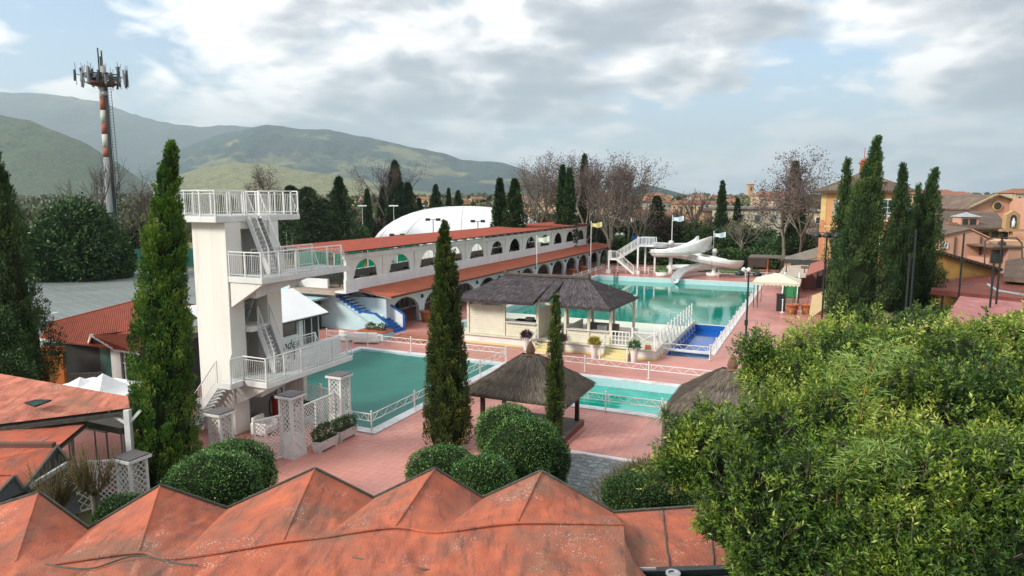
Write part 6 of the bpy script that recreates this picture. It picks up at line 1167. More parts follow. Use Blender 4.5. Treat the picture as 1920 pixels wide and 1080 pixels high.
for x_ in (1830, 1848, 1866, 1884): q_ = at(x_, 442, 74.3); MB().box(q_.x-.35, q_.x+.35, 74.3, 74.39, q_.z-.7, q_.z+.4).build('window', DARK, t)
q_ = at(1812, 414, 76); ch = MB().box(q_.x-.9, q_.x+1.1, 75.6, 77, q_.z-.9, q_.z+.35).build('chimney', PINK, t); MB().box(q_.x-.7, q_.x-.1, 75.55, 75.59, q_.z-.4, q_.z+.2).box(q_.x+.1, q_.x+.8, 75.55, 75.59, q_.z-.4, q_.z+.2).build('chimney_opening', DARK, ch); MB().add([(q_.x-1.1, 75.3, q_.z+.45), (q_.x+1.3, 75.3, q_.z+.45), (q_.x+1.3, 77.3, q_.z+.45), (q_.x-1.1, 77.3, q_.z+.45), (q_.x+.1, 76.3, q_.z+.95)], [(0, 1, 4), (1, 2, 4), (2, 3, 4), (3, 0, 4), (3, 2, 1, 0)]).build('chimney_cap', GALV, ch); MB().box(q_.x-2.2, q_.x-1.2, 75.6, 76.4, q_.z-1.1, q_.z-.2).build('dormer', BR, t)
t = TW('gabled_house', 'large salmon gabled house with a round attic window at the right edge', 'house', 62, 88); ORG[t.name] = Vector((62, 88, 0)); a, b, c = at(1818, 390, 88), at(1868, 367, 88), at(1910, 384, 88)
MB().prism([Vector((a.x, 88, 0)), a, b, c, Vector((c.x, 88, 0))], (0, 12, 0)).build('wall', PINK, t); slab([a+Vector((-.5, -.6, -.1)), b+Vector((0, -.6, .15)), b+Vector((0, 12, .15)), a+Vector((-.5, 12, -.1))], .18, 'roof', OLDT, t); slab([b+Vector((0, -.6, .15)), c+Vector((5, -.6, -1.2)), c+Vector((5, 12, -1.2)), b+Vector((0, 12, .15))], .18, 'roof', OLDT, t)
q_ = at(1869, 386, 87.9); m2 = MB().tube((q_.x, 87.75, q_.z), (q_.x, 87.95, q_.z), .62, 16).build('round_window', YELT, t); MB().tube((q_.x, 87.7, q_.z), (q_.x, 87.74, q_.z), .48, 16).build('pane', DARK, m2)
MB().bar(a+Vector((0, -.1, .0)), b+Vector((0, -.1, .1)), .12, .35).bar(b+Vector((0, -.1, .1)), c+Vector((0, -.1, 0)), .12, .35).build('verge', YELT, t); q_ = at(1912, 396, 86); MB().box(q_.x, q_.x+5, 84, 87.9, 0, q_.z+1.6).build('side_wing', PINK, t); MB().box(q_.x+.3, q_.x+3, 83.9, 83.98, q_.z-.4, q_.z+1.2).build('window', SHUT, t)
t = TW('niche_gable', 'small ochre gable with an arched statue niche on the long brown roof', 'niche', 58, 79); q_ = at(1900, 412, 73.5); t.location = (q_.x, 73.5, 0); ORG[t.name] = Vector((q_.x, 73.5, 0)); NI = M('ochre_stone', (.46, .30, .15), (.38, .24, .13), 4, .8)
z = q_.z; MB().prism([(q_.x-.75, 73.5, z-1.0), (q_.x-.75, 73.5, z+.55), (q_.x, 73.5, z+1.0), (q_.x+.75, 73.5, z+.55), (q_.x+.75, 73.5, z-1.0)], (0, .6, 0)).box(q_.x-1.3, q_.x+1.3, 73.3, 74.2, z-1.25, z-1.0).build('gable', NI, t); MB().box(q_.x-.32, q_.x+.32, 73.46, 73.49, z-.8, z+.2).tube((q_.x, 73.47, z+.2), (q_.x, 73.495, z+.2), .32, 14).build('niche_recess', DARK, t)
MB().lathe((q_.x, 73.44, z-.8), [(.2, 0), (.16, .3), (.2, .6), (.1, .75), (.11, .85), (.05, .98)], 8).build('statue', COPE, t, True); MB().tube((q_.x, 73.6, 0), (q_.x, 73.7, z-1.2), .2).build('support', NI, t)
t = TW('kitchen_annex', 'salmon flat roofed annex with dark opening and iron frame above', 'annex', 52, 64); ORG[t.name] = Vector((52, 64, 0)); a, b = at(1856, 466, 63), at(1908, 466, 63); 
MB().box(a.x, at(1882, 466, 63).x, 63, 67, 0, at(1856, 484, 63).z).box(at(1882, 466, 63).x, b.x, 62.4, 66.9, 0, b.z+.1).build('wall', PINK, t); MB().box(a.x-.2, b.x+.2, 62.2, 67.3, b.z+.105, b.z+.25).build('roof', OLDT, t); MB().box(a.x+.1, at(1880, 466, 63).x, 62.9, 62.99, at(1856, 486, 63).z-.3, a.z-.1).build('opening', DARK, t)
fr_ = MB().path([at(1846, 500, 61), at(1847, 452, 61), at(1856, 446, 61), at(1906, 446, 61), at(1916, 456, 61), at(1917, 500, 61)], .06, 6).build('iron_frame', EAVE, t); q_ = at(1886, 455, 63); MB().lathe((q_.x, 63.5, q_.z-.3), [(.3, 0), (.35, .3), (.1, .5)], 10).build('roof_vent', EAVE, t)
MB().box(at(1858, 500, 66).x, at(1935, 500, 66).x, 67.1, 73, 0, at(1890, 452, 67).z).build('rear_wall', M('pale_salmon', (.62, .38, .22), (.55, .34, .2), 1, .8), t)
t = TW('mustard_wall', 'long mustard side wall with sloping tiled coping behind the palms', 'wall', 40, 66); ORG[t.name] = Vector((40, 66, 0)); a, b = at(1755, 472, 60), at(1874, 506, 60)
MB().prism([Vector((a.x, 60, 0)), a, b, Vector((b.x, 60, 0))], (0, .4, 0)).build('wall', MUST, t); MB().bar(a+Vector((0, .2, .1)), b+Vector((0, .2, .1)), 1.3, .1).build('coping', EAVE, t)
for i in range(16): q_ = a.lerp(b, (i+.3)/16); MB().box(q_.x-.1, q_.x+.1, 59.4, 59.95, q_.z-.12, q_.z+.05).build('rafter_end', EAVE, t)
t = TW('red_terrace_roof', 'dull red flat terrace roofs stepping down at the right edge', 'roof', 44, 52); ORG[t.name] = Vector((44, 52, 0)); RB = M('brick_red_roof', (.30, .075, .055), (.20, .07, .055), .8, .85, .5, 12, c3=(.14, .07, .06), s3=.4, r3=(.5, .7)); RP = M('pink_roof', (.42, .16, .15), (.34, .13, .13), .8, .8, .5, 12, c3=(.5, .3, .28), s3=.5, r3=(.5, .8))
slab([at(1745, 545, 52), at(1960, 566, 50), at(1960, 505, 60), at(1752, 528, 59.8)], .3, 'upper_deck', RB, t); slab([at(1770, 600, 40), at(2000, 640, 38), at(2000, 575, 46), at(1800, 555, 48)], .3, 'lower_deck', RP, t); slab([at(1880, 520, 55), at(2000, 530, 53), at(2000, 470, 62), at(1885, 490, 61)], .3, 'tile_deck', OLDT, t)
MB().path([at(1852, 533, 50), at(1870, 545, 49), at(1935, 556, 48)], .09, 6).build('pipe', GALV, t)
tr_ = tile_ribs(MB(), at(1745, 545, 52)+Vector((0, 0, .04)), at(1960, 566, 50)+Vector((0, 0, .04)), at(1752, 528, 59.8)+Vector((0, 0, .04)), at(1960, 505, 60)+Vector((0, 0, .04)), 70, .06).build('roof_tile_rib', RB, t, kind='stuff')
tile_ribs(MB(), at(1880, 520, 55)+Vector((0, 0, .04)), at(2000, 530, 53)+Vector((0, 0, .04)), at(1885, 490, 61)+Vector((0, 0, .04)), at(2000, 470, 62)+Vector((0, 0, .04)), 40, .06).build('roof_tile_rib', OLDT, t, kind='stuff')
p = at(1760, 560, 50); shrub('ground_cover_shrub', 'dark low shrubs under the masts between the canopy and the terrace roofs', 'shrubs', *loc2(p), [(0, 0, 1.2, 2.6, 2.0, 1.5), (2.6, 1.6, 1.4, 2.6, 2, 1.5), (-1, 2.6, 1.0, 2, 2, 1.3), (4.6, 1.5, 1.2, 2, 1.6, 1.3)], 9000, .28, .05, LEAFD, up=.6, jitter=.12)
t = TW('solar_panel_roof', 'long low roof with rows of glinting panels beyond the right cypresses', 'roof', 120, 190); ORG[t.name] = Vector((120, 190, 0)); a, b = at(1765, 393, 190), at(1835, 393, 190)
MB().box(at(1690, 400, 190).x, at(1860, 400, 190).x, 190, 215, 0, a.z-.4).build('wall', M('grey_wall', (.4, .4, .4)), t)
for i in range(12): q_ = at(1692+i*14, 396, 190); MB().hexa([(q_.x, 189.5, a.z-.6), (q_.x+1.8, 189.5, a.z-.6), (q_.x+1.8, 200, a.z+.4), (q_.x, 200, a.z+.4), (q_.x, 189.5, a.z-.3), (q_.x+1.8, 189.5, a.z-.3), (q_.x+1.8, 200, a.z+.8), (q_.x, 200, a.z+.8)]).build('panel', GLASSD, t)
# pergola and blue skip beyond the slide
t = T('wooden_pergola', 'brown wooden pergola with flat roof right of the slide', 'pergola', -7, 104); MB().box(-9.4, 1.5, 102, 106.5, 2.5, 2.65).build('roof', DECKW, t)
for w_ in (-9.2, -6.8, -3, 1.2):
    for u_ in (102.2, 106.2): MB().box(w_-.1, w_+.1, u_-.1, u_+.1, 0, 2.5).build('post', POT, t)
MB().box(-9.4, -6.9, 101.95, 102.0, 1.2, 2.5).build('trellis', WOODD, t)
t = T('blue_net_cover', 'bright blue draped cover hanging behind the slide stairs', 'cover', -27.5, 112); MB().prism([(-29, 112, 2.4), (-25, 112, 2.6), (-25, 113.5, 4.4), (-29.2, 113.5, 4.6)], (0, 0, -.1)).build('cover', M('blue_sheet', (.01, .11, .34), (.008, .07, .22), 4, .6), t)
for w_ in (-28.9, -25.1): MB().tube((w_, 112.6, 0), (w_, 112.6, 3.3), .06).build('pole', GALV, t)
for i, (px, Y) in enumerate(((1157, 118), (1167, 118))): p = at(px, 444, Y); t = TW('globe_lamp', ('white globe lamp left of its twin behind the slide stairs', 'white globe lamp right of its twin, nearer the slide')[i], 'lamp', p.x, Y, 0, 'white globe lamps behind the slide'); MB().tube((0, 0, 0), (0, 0, p.z), .06).build('post', GALV, t, org=(0, 0, 0)); MB().sphere((0, 0, p.z+.3), .42, 12, 8).build('globe', WHITE, t, True, org=(0, 0, 0))

# ================================================================ left middle ground
PARK = M('pale_asphalt', (.165, .185, .175), (.135, .15, .14), .12, .9, .3, 10, spec=.2, c3=(.20, .225, .22), s3=.05, r3=(.4, .6))
pk = MB().add([gz(20, 509, .0), gz(262, 504, .0), gz(420, 504, 0), gz(420, 600, 0), gz(240, 640, 0), (-30, 38, 0), (-60, 38, 0)], [(6, 5, 4, 3, 2, 1, 0)]).build('parking_lot', PARK, None, org=(0, 0, 0)); pk['kind'] = 'structure'; pk.location.z = .004
LINE = M('faded_line_paint', (.60, .66, .66), (.45, .52, .52), 1.5, .8); LINEC = M('cyan_line_paint', (.19, .30, .32), (.17, .21, .21), 1.5, .8)
def pline(a, b, wd, mat): a, b = gz(*a, .012), gz(*b, .012); d = (b-a).normalized(); n_ = Vector((-d.y, d.x, 0))*wd/2; MB().quad(a-n_, a+n_, b+n_, b-n_).build('parking_line', mat, pk, org=(0, 0, 0))
for i in range(0, 9, 2): y0 = 512+i*i*.85+i*3; pline((42, y0+14), (255, y0-3), .25, LINEC)
for i in range(9):
    y0 = 514+i*i*.85+i*3
    for j in range(9): x0 = 44+j*25+i*3; pline((x0, y0+12-j*2), (x0+24+i*1.5, y0+16-j*2+i*1.2), .16, LINEC)
pline((48, 599), (108, 585), .35, LINE); pline((172, 513), (190, 514), .5, LINE); pline((60, 530), (118, 519), .2, LINE)
p0, p1 = gz(200, 504), gz(262, 504); t = TW('green_court_fence', 'green mesh court fence at the end of the parking', 'fence', p0.x, p0.y); ORG[t.name] = Vector((p0.x, p0.y, 0)); GNET = M('green_mesh', (.02, .16, .13), (.015, .11, .10), 3, .8)
for s in range(6): q_ = p0.lerp(gz(430, 500), s/5); MB().tube(q_, q_+Vector((0, 0, 3.2)), .08).build('post', WHITE if s == 0 else GALV, t)
for s in range(5): q_ = p0.lerp(gz(430, 500), s/5); q2 = p0.lerp(gz(430, 500), (s+1)/5); MB().prism([q_+Vector((.1, 0, .1)), q2+Vector((-.1, 0, .1)), q2+Vector((-.1, 0, 3.0)), q_+Vector((.1, 0, 3.0))], (0, .03, 0)).build('mesh_panel', GNET, t)
p = at(242, 446, 128); t = TW('olive_shed', 'small olive green shed with pale roof edge behind the court fence', 'shed', p.x, 128); ORG[t.name] = Vector((p.x, 128, 0)); MB().box(p.x-1.6, p.x+1.6, 128, 131, 0, p.z-.2).build('wall', M('olive_wall', (.20, .24, .08), None, 1, .8), t); MB().box(p.x-2, p.x+1.9, 127.6, 131.4, p.z-.19, p.z+.1).build('roof', GALV, t); MB().box(p.x+1.65, p.x+3.2, 128, 128.2, 0, p.z-.4).build('door', BLACK, t)
# antenna mast
ax_ = at(214, 450, 112); t = TW('antenna_mast', 'tall red and white banded mobile phone mast with ladder and ring of antenna panels', 'antenna mast', ax_.x, 112); zt = at(197, 162, 112).z
REDB = M('faded_red_band', (.34, .10, .06), (.26, .08, .05), 3, .7); WB = M('weathered_white_band', (.55, .54, .50), (.45, .44, .41), 3, .7); CONC = M('grey_steel_mast', (.30, .33, .34), (.24, .27, .28), 1, .6)
zs = [0, at(0, 295, 112).z, at(0, 277, 112).z, at(0, 252, 112).z, at(0, 231, 112).z, at(0, 207, 112).z, at(0, 184, 112).z, zt]; cols = [CONC, REDB, WB, REDB, WB, REDB, WB]; r_ = lambda z: .86-.34*z/zt
for a, b, m_ in zip(zs[:-1], zs[1:], cols): MB().lathe((0, 0, 0), [(r_(a), a), (r_(b), b)], 16).build('mast_section', m_, t, True, org=(0, 0, 0))
l_ = MB().bar((1.15, -.2, 3), (.95, -.2, zt), .06, .06).bar((1.75, -.2, 3), (1.45, -.2, zt), .06, .06)
for i in range(56): z = 3+i*(zt-3)/56; x_ = 1.15-.2*z/zt; l_.bar((x_, -.2, z), (x_+.55, -.2, z), .05, .05)
l_.build('ladder', BLACK, t, org=(0, 0, 0)); MB().box(.55, .95, -.55, -.3, 1, zt).build('cable_tray', BLACK, t, org=(0, 0, 0))
MB().lathe((0, 0, zt), [(.5, -.1), (1.5, .1), (2.2, .35), (2.2, .55), (.5, .55)], 12).build('platform', M('rust_platform', (.22, .08, .04), (.10, .06, .05), 2, .8), t, org=(0, 0, 0))
PAN = M('antenna_panel', (.30, .31, .33), (.20, .21, .24), 1, .6); g = np.random.default_rng(3); MB().sphere((.6, -.6, zt-1.2), .45, 10, 7).build('dish', GALV, t, org=(0, 0, 0))
for k in range(20):
    a = 2*math.pi*k/20+g.normal()*.08; R1 = (4.2, 3.4, 2.6)[k % 3]*(1+g.normal()*.04); x_, y_ = math.cos(a)*R1, math.sin(a)*R1*.8; tl = g.normal()*.12
    MB().bar((math.cos(a)*1.0, math.sin(a)*1.0, zt+1.1+g.uniform(-.3, .6)), (x_, y_, zt+1.6), .09, .09).build('arm', BLACK, t, org=(0, 0, 0)); MB().bar((x_-tl, y_, zt+.3+g.uniform(-.4, .3)), (x_+tl, y_, zt+2.5+g.uniform(-.4, .6)), .26, .16).tube((x_+tl+.1, y_+.15, zt-.1), (x_-tl+.1, y_+.15, zt+3.3), .04).build('antenna_panel', PAN if k % 2 else BLACK, t, org=(0, 0, 0))
for z, R1 in ((1.1, 2.0), (1.7, 2.6)):
    m2 = MB()
    for k in range(16): a, b = 2*math.pi*k/16, 2*math.pi*(k+1)/16; m2.tube((R1*math.cos(a), R1*math.sin(a), zt+z), (R1*math.cos(b), R1*math.sin(b), zt+z), .07, 5)
    m2.build('ring', BLACK, t, org=(0, 0, 0))
for k in range(26): a = g.uniform(0, 6.28); R1 = g.uniform(.6, 2.2); MB().box(R1*math.cos(a)-.2, R1*math.cos(a)+.25, R1*math.sin(a)-.2, R1*math.sin(a)+.2, zt+.6+g.uniform(0, .9), zt+1.6+g.uniform(0, .6)).build('radio_box', PAN if k % 3 else BLACK, t, org=(0, 0, 0))
for dx, h_ in ((-.3, 5.9), (.25, 5.5), (0, 4.6)): MB().tube((dx, 0, zt+.8), (dx, 0, zt+h_), .11).build('whip_antenna', BLACK, t, org=(0, 0, 0))
MB().box(.2, .8, -.7, -.2, zt+.6, zt+3.0).build('white_cabinet', WB, t, org=(0, 0, 0))
# white air dome
Yd = 122; dc = at(868, 440, Yd); t = TW('air_dome', 'big white inflated sports dome rising behind the arcade roof', 'sports dome', dc.x, Yd+5, 0); n = 48; vs = []; fs = []
DW = M('white_dome_membrane', (.74, .75, .76), (.68, .70, .71), .15, .45); zt_ = at(868, 387, Yd).z
for j in range(13):
    ph = j/12*math.pi/2
    for i in range(n): th = 2*math.pi*i/n; ex = .72; cx_ = math.copysign(abs(math.cos(th))**ex, math.cos(th)); sy_ = math.copysign(abs(math.sin(th))**ex, math.sin(th)); vs.append((17.6*cx_*math.cos(ph)**.85, 11.5*sy_*math.cos(ph)**.85, zt_*math.sin(ph)))
for j in range(12):
    for i in range(n): fs.append((j*n+i, j*n+(i+1) % n, (j+1)*n+(i+1) % n, (j+1)*n+i))
dm = MB().add(vs, fs).build('membrane', DW, t, True, org=(0, 0, 0)); m2 = MB()
for i in range(0, n, 4):
    for j in range(11): m2.tube(vs[j*n+i], vs[(j+1)*n+i], .06, 4)
m2.build('cable', GALV, dm, org=(0, 0, 0))
def pole(label, px, ptop, Y, heads='bar', group='floodlight poles beyond the arcade'):
    p = at(px, ptop, Y); t = TW('floodlight_pole', label, 'floodlight', p.x, Y, 0, group); MB().tube((0, 0, 0), (0, 0, p.z), .12, 6, .07).build('pole', GALV, t, org=(0, 0, 0))
    if heads == 'bar': MB().box(-.9, .9, -.2, .2, p.z-.1, p.z+.15).build('lamp_bar', WHITE, t, org=(0, 0, 0))
    else: MB().box(-1.0, -.4, -.3, .2, p.z-.15, p.z+.2).build('lamp_head', BLACK, t, org=(0, 0, 0)); MB().box(.4, 1.0, -.3, .2, p.z-.15, p.z+.2).bar((-.7, 0, p.z), (.7, 0, p.z), .08, .08).build('lamp_head', BLACK, t, org=(0, 0, 0))
pole('pale floodlight pole left of the columnar cypress beyond the arcade', 679, 386, 140); pole('pale floodlight pole in front of the conical trees above the dome edge', 738, 386, 135); pole('pale floodlight pole at the back of the dome', 790, 386, 170)
pole('dark twin headed floodlight in front of the dome', 812, 412, 92, 'twin'); pole('low dark twin floodlight over the terracotta roof left of the dome', 745, 441, 90, 'twin'); pole('short bare lamp post in front of the right half of the dome', 896, 415, 95, 'none2'); pole('thin pole below the top diving platform beam', 536, 405, 120)

# ================================================================ tree stock (copied with shared mesh data)
def bare_meshes(seed, h, spread, depth=6, leafy=0, bark=BARK, r0=.02, first=.28, nb=3):
    g = np.random.default_rng(seed); S = []; tips = []
    def grow(p, d, L, r, k):
        q_ = p+d*L; m = (p+q_)/2+g.normal(size=3)*L*.05; S.append([*p, *m, r, r*.88]); S.append([*m, *q_, r*.88, r*.72])
        if k == 0: tips.append(q_); return
        for _ in range(nb if k < depth else nb+1):
            nd = d+g.normal(size=3)*spread; nd[2] += .16; nd /= np.linalg.norm(nd); grow(q_ if _ else m, nd, L*g.uniform(.62, .86), r*.60, k-1)
    grow(np.zeros(3), np.array([0, 0, 1.]), h*first, h*r0, depth); S = np.array(S); tips = np.array(tips); sc_ = h/max(.1, tips[:, 2].max()); S[:, [2, 5]] *= sc_; tips[:, 2] *= sc_; S[:, 6:] = np.maximum(S[:, 6:], h*.0011)
    return S, tips
def tree_thing(name, label, cat_, x, y, S=None, tips=None, nleaf=0, lmat=None, bark=BARK, ls=.3, group=None, crown=None, z=0):
    t = TW(name, label, cat_, x, y, z, group)
    if S is not None: V, Fq = tubes(S, 3); np_mesh('trunk', V, Fq, bark, t)
    if nleaf: nleaf = int(nleaf*2.2); i = rng.integers(0, len(tips), nleaf); P = tips[i]+rng.normal(size=(nleaf, 3))*.35; V, Fq, tt = leaves(P, rng.normal(size=(nleaf, 3)), ls*.62, ls*.5, rng.uniform(0, 1, nleaf)); np_mesh('crown', V, Fq, lmat, t, tt)
    if crown: cs, n, l1, l2_, mt = crown; V, Fq, tt = leaf_shell(cs, n, l1, l2_, up=.2, jitter=.14, nf=1.0); np_mesh('crown', V, Fq, mt, t, tt); core_mesh(MB(), cs, .82).build('inner_dark_core', CORE, t, org=(0, 0, 0))
    return t
def conifer(name, label, px, ptop, Y, r, kind='pine', seed=0, group='dark evergreens behind the diving tower', n=7000, zb=1.5):
    p = at(px, ptop, Y); h = p.z; t = TW(name, label, 'tree', p.x, Y, 0, group); g = np.random.default_rng(seed); v = g.uniform(0, 1, n)**.8; th = g.uniform(0, 6.283, n)
    lay = 1+.30*np.sin(v*34+np.sin(th*3+seed)*1.6+g.normal(size=n)*.3); env = {'pine': (1-v)**.75, 'cedar': np.clip((1-v)**.5, 0, 1)*np.clip(v*6+.4, 0, 1), 'col': np.clip(v/.2, 0, 1)**.5*(1-v)**.6*1.2}[kind]
    k = env*(lay if kind != 'col' else 1)*(1+.22*vnoise(np.stack([np.cos(th)*2, np.sin(th)*2, v*9], 1), 2, seed)); dep = 1-np.abs(g.normal(size=n))*.22; P = np.stack([np.cos(th)*r*k*dep, np.sin(th)*r*k*dep, zb+v*(h-zb)], 1); D = np.stack([np.cos(th), np.sin(th), np.full(n, .3 if kind != 'col' else 1.4)], 1)+g.normal(size=(n, 3))*.5
    sz = h*.028; V, Fq, tt = leaves(P, D, sz*g.uniform(.7, 1.5, n), sz*.42, np.clip(.4+.25*vnoise(P, .9, seed)+g.normal(size=n)*.2, 0, 1)); np_mesh('crown', V, Fq, CYPD, t, tt); MB().tube((0, 0, 0), (0, 0, h*.8), h*.018, 7, .05).build('trunk', BARK, t, org=(0, 0, 0))
    MB().lathe((0, 0, 0), [(.02, zb), (r*.6*(1 if kind != 'col' else .9), zb+(h-zb)*.12), (r*.42*(1 if kind != 'col' else 1.4), zb+(h-zb)*.5), (.05, h*.93)], 10).build('inner_dark_core', CORE, t, org=(0, 0, 0)); return t
con = [('broad dark pine right behind the upper diving platform', 545, 350, 118, 3.0, 'cedar', 5), ('shaggy dark pine rising above the lower platform rail', 576, 352, 112, 3.6, 'cedar', 3), ('dark tree between the two tall pines behind the tower', 606, 374, 116, 3.2, 'cedar', 3), ('tallest ragged pine with pale trunk behind the middle platform', 635, 333, 112, 3.0, 'pine', 3.5), ('narrow cypress standing alone left of the floodlight pole', 688, 355, 145, 1.15, 'col', 2), ('small dark cypress directly left of the tallest one', 718, 350, 152, 1.6, 'col', 1), ('tallest pointed cypress beyond the arcade roof', 740, 304, 150, 2.5, 'col', 1), ('broad conical fir right of the tallest pointed cypress', 765, 343, 150, 3.6, 'pine', 1), ('small fir right of the conical fir, above the dome', 786, 372, 155, 1.9, 'pine', 1), ('open fir above the middle of the dome', 817, 347, 165, 2.6, 'pine', 1), ('thin cypress between two firs above the dome', 841, 354, 168, 1.0, 'col', 1), ('small fir at the crest of the dome', 859, 358, 165, 2.4, 'pine', 1), ('pointed fir at the right end of the dome, left of the pair', 937, 336, 98, 1.7, 'pine', 1), ('broad layered fir in front of the right end of the dome', 965, 337, 96, 2.5, 'pine', 1), ('tall dark cypress left of its pair among the bare planes', 1055, 312, 108, 1.1, 'col', 1), ('tall dark cypress right of its pair among the bare planes', 1068, 318, 107, 1.25, 'col', 1), ('slim cypress wrapped by bare plane branches', 1096, 292, 118, .9, 'col', 1), ('lone slim cypress right of the slide in front of the cream block', 1355, 341, 125, 1.15, 'col', 1), ('short cypress before the cream apartment block', 1383, 373, 128, 1.0, 'col', 1), ('tall cypress half wrapped by the big bare tree', 1492, 306, 105, 1.9, 'col', 1), ('dark cypress low behind the slide columns', 1297, 440, 118, 1.5, 'col', 1), ('dark conical evergreen behind the slide stair', 1232, 368, 130, 2.3, 'cedar', 1), ('dark pine on the left of the tower group', 560, 372, 122, 3.0, 'cedar', 3)]
for i, (lb, px, pt_, Y, r, kd, zb) in enumerate(con): conifer({'col': 'cypress_tree', 'pine': 'fir_tree', 'cedar': 'pine_tree'}[kd], lb, px, pt_, Y, r, kd, i+20, 'evergreens beyond the compound', 6500 if r > 1.5 else 3500, zb)
# broad dark evergreen by the parking
for lb, px, pt_, rp, Y in (('big dark rounded evergreen beside the parking', 140, 382, 74, 92), ('lower dark evergreen joined to the right of the big one', 205, 440, 38, 94), ('lower dark evergreen joined to the left of the big one', 85, 440, 40, 90)):
    p = at(px, pt_, Y); r = rp*Y/F; w, u = loc2(p); h = p.z; shrub('evergreen_tree', lb, 'tree', w, u, [(0, 0, h*.55, r*.8, r*.8, h*.45), (r*.35, 0, h*.35, r*.7, r*.7, h*.35), (-r*.35, 0, h*.35, r*.7, r*.7, h*.35)], 14000, .5, .28, LEAFD, 'dark evergreens beside the parking', jitter=.09)
# bare trees
BS = [bare_meshes(s, 14, sp, 5, nb=3, first=f) for s, sp, f in ((1, .42, .30), (2, .34, .34), (3, .5, .26), (4, .30, .36))]
def bare(label, px, ptop, Y, k, sx_=1.0, leaf=0, bark=TWIG, name='bare_tree', group='leafless trees', pb=None, lm=BROWNL):
    p = at(px, ptop, Y); s = p.z/14; S, tp = BS[k]; t = tree_thing(name, label, 'tree', p.x, Y, S*1, tp, leaf, lm, bark, .30, group); t.scale = (s*sx_, s*sx_, s); t.rotation_euler = (0, 0, rng.uniform(0, 6)); return t
b1_ = bare('leafless tree beside the red and white mast', 165, 285, 110, 1, .8, bark=TWIG)
b2_ = bare('sparse brown leaved tree left of the tallest foreground cypress', 262, 318, 112, 2, .75, 500); b3_ = bare('round crowned brown tree above the top diving platform', 508, 310, 140, 0, .8, 2600); b4_ = bare('leafless tree behind the tallest pointed cypress', 722, 300, 150, 3, .95, 500)
planes = [(990, 318, 118, 1, .75, 300), (1012, 300, 122, 3, .8, 300), (1035, 288, 118, 1, .8, 600), (1082, 284, 124, 0, .8, 1800), (1100, 292, 112, 3, .8, 1200), (1122, 290, 120, 0, .85, 1800), (1150, 290, 116, 1, .9, 1200), (1165, 296, 124, 3, .9, 900), (1182, 305, 118, 1, .8, 300), (1140, 310, 108, 2, .8, 600), (1200, 340, 112, 2, .8, 100), (1060, 320, 126, 2, .8, 900)]
names_ = ['leftmost slender plane tree of the row behind the arcade end', 'second plane tree from the left behind the arcade end', 'tall thin plane tree left of the paired dark cypresses', 'brown leaved plane tree just right of the paired dark cypresses', 'pale trunked plane tree beside the yellow flag pole', 'tallest brown leaved plane tree in the middle of the clump', 'plane tree with purple brown leaves above the slide stairs', 'plane tree at the right shoulder of the clump', 'leaning plane tree at the right end of the clump', 'shorter plane tree in front of the clump', 'low spreading leafless tree beyond the slide stairs', 'plane tree hidden behind the paired dark cypresses']
for (px, pt_, Y, k, sx_, lf), lb in zip(planes, names_): bare(lb, px, pt_, Y, k, sx_, lf, BARKL, 'plane_tree', 'bare plane trees behind the arcade end')
bare('big open crowned leafless tree beside the wrapped cypress', 1478, 278, 100, 0, 1.0, 2300, BARKL); bare('leafless pale tree right of the wrapped cypress', 1510, 300, 98, 2, .7, 500, BARKL)
bare('low leafless pale tree with spreading branches before the dark hedge', 1393, 400, 112, 2, 1.2, 0, BARKL)

def place(px):
    for x_, n_ in ((0, 'at the far left edge'), (70, 'left of the phone mast'), (215, 'right of the phone mast'), (330, 'behind the tallest foreground cypress'), (520, 'behind the diving tower'), (640, 'right of the ragged pine'), (700, 'behind the pointed cypress'), (800, 'behind the dome'), (930, 'at the right end of the dome'), (1000, 'behind the arcade end'), (1100, 'among the plane trees'), (1180, 'behind the slide stairs'), (1260, 'behind the slide coils'), (1340, 'beside the lone slim cypress'), (1420, 'before the cream apartment block'), (1480, 'below the wrapped cypress'), (1560, 'hidden by the villa'), (1720, 'behind the leaning cypresses'), (1800, 'beyond the brown tiled roofs')):
        if px >= x_: r_ = n_
    return r_ if px >= 0 else 'outside the left edge'
mids = [(1215, 385, 130, 1), (1240, 392, 140, 0), (1262, 400, 132, 3), (1285, 370, 150, 1), (1303, 352, 150, 3), (1320, 385, 145, 0), (1340, 400, 150, 2), (1255, 380, 160, 2), (1225, 400, 122, 2), (1415, 400, 140, 1), (1440, 395, 135, 0), (1530, 400, 120, 2), (1550, 420, 100, 1), (1410, 440, 118, 0), (1375, 410, 140, 3), (1270, 395, 150, 1), (1190, 400, 135, 0), (950, 385, 160, 1), (1290, 405, 140, 2)]
proto = bare('leafless brown tree among many beyond the slide', *mids[0][:3], 1, 1.1, 0, TWIG, group='leafless trees beyond the slide')
protos = {1: proto}
for px, pt_, Y, k in mids[1:]:
    p = at(px, pt_, Y)
    if k not in protos: protos[k] = bare('leafless brown tree '+place(px)+' among its kind', px, pt_, Y, k, 1.1, 0, TWIG, group='leafless trees beyond the slide'); continue
    s = p.z/14; dup(protos[k], (p.x, Y, 0), rng.uniform(0, 6), ('nearer' if Y < 138 else 'farther')+(' tall' if pt_ < 384 else ' short' if pt_ > 404 else '')+' leafless brown tree '+place(px), scale=(s*1.2, s*1.2, s))
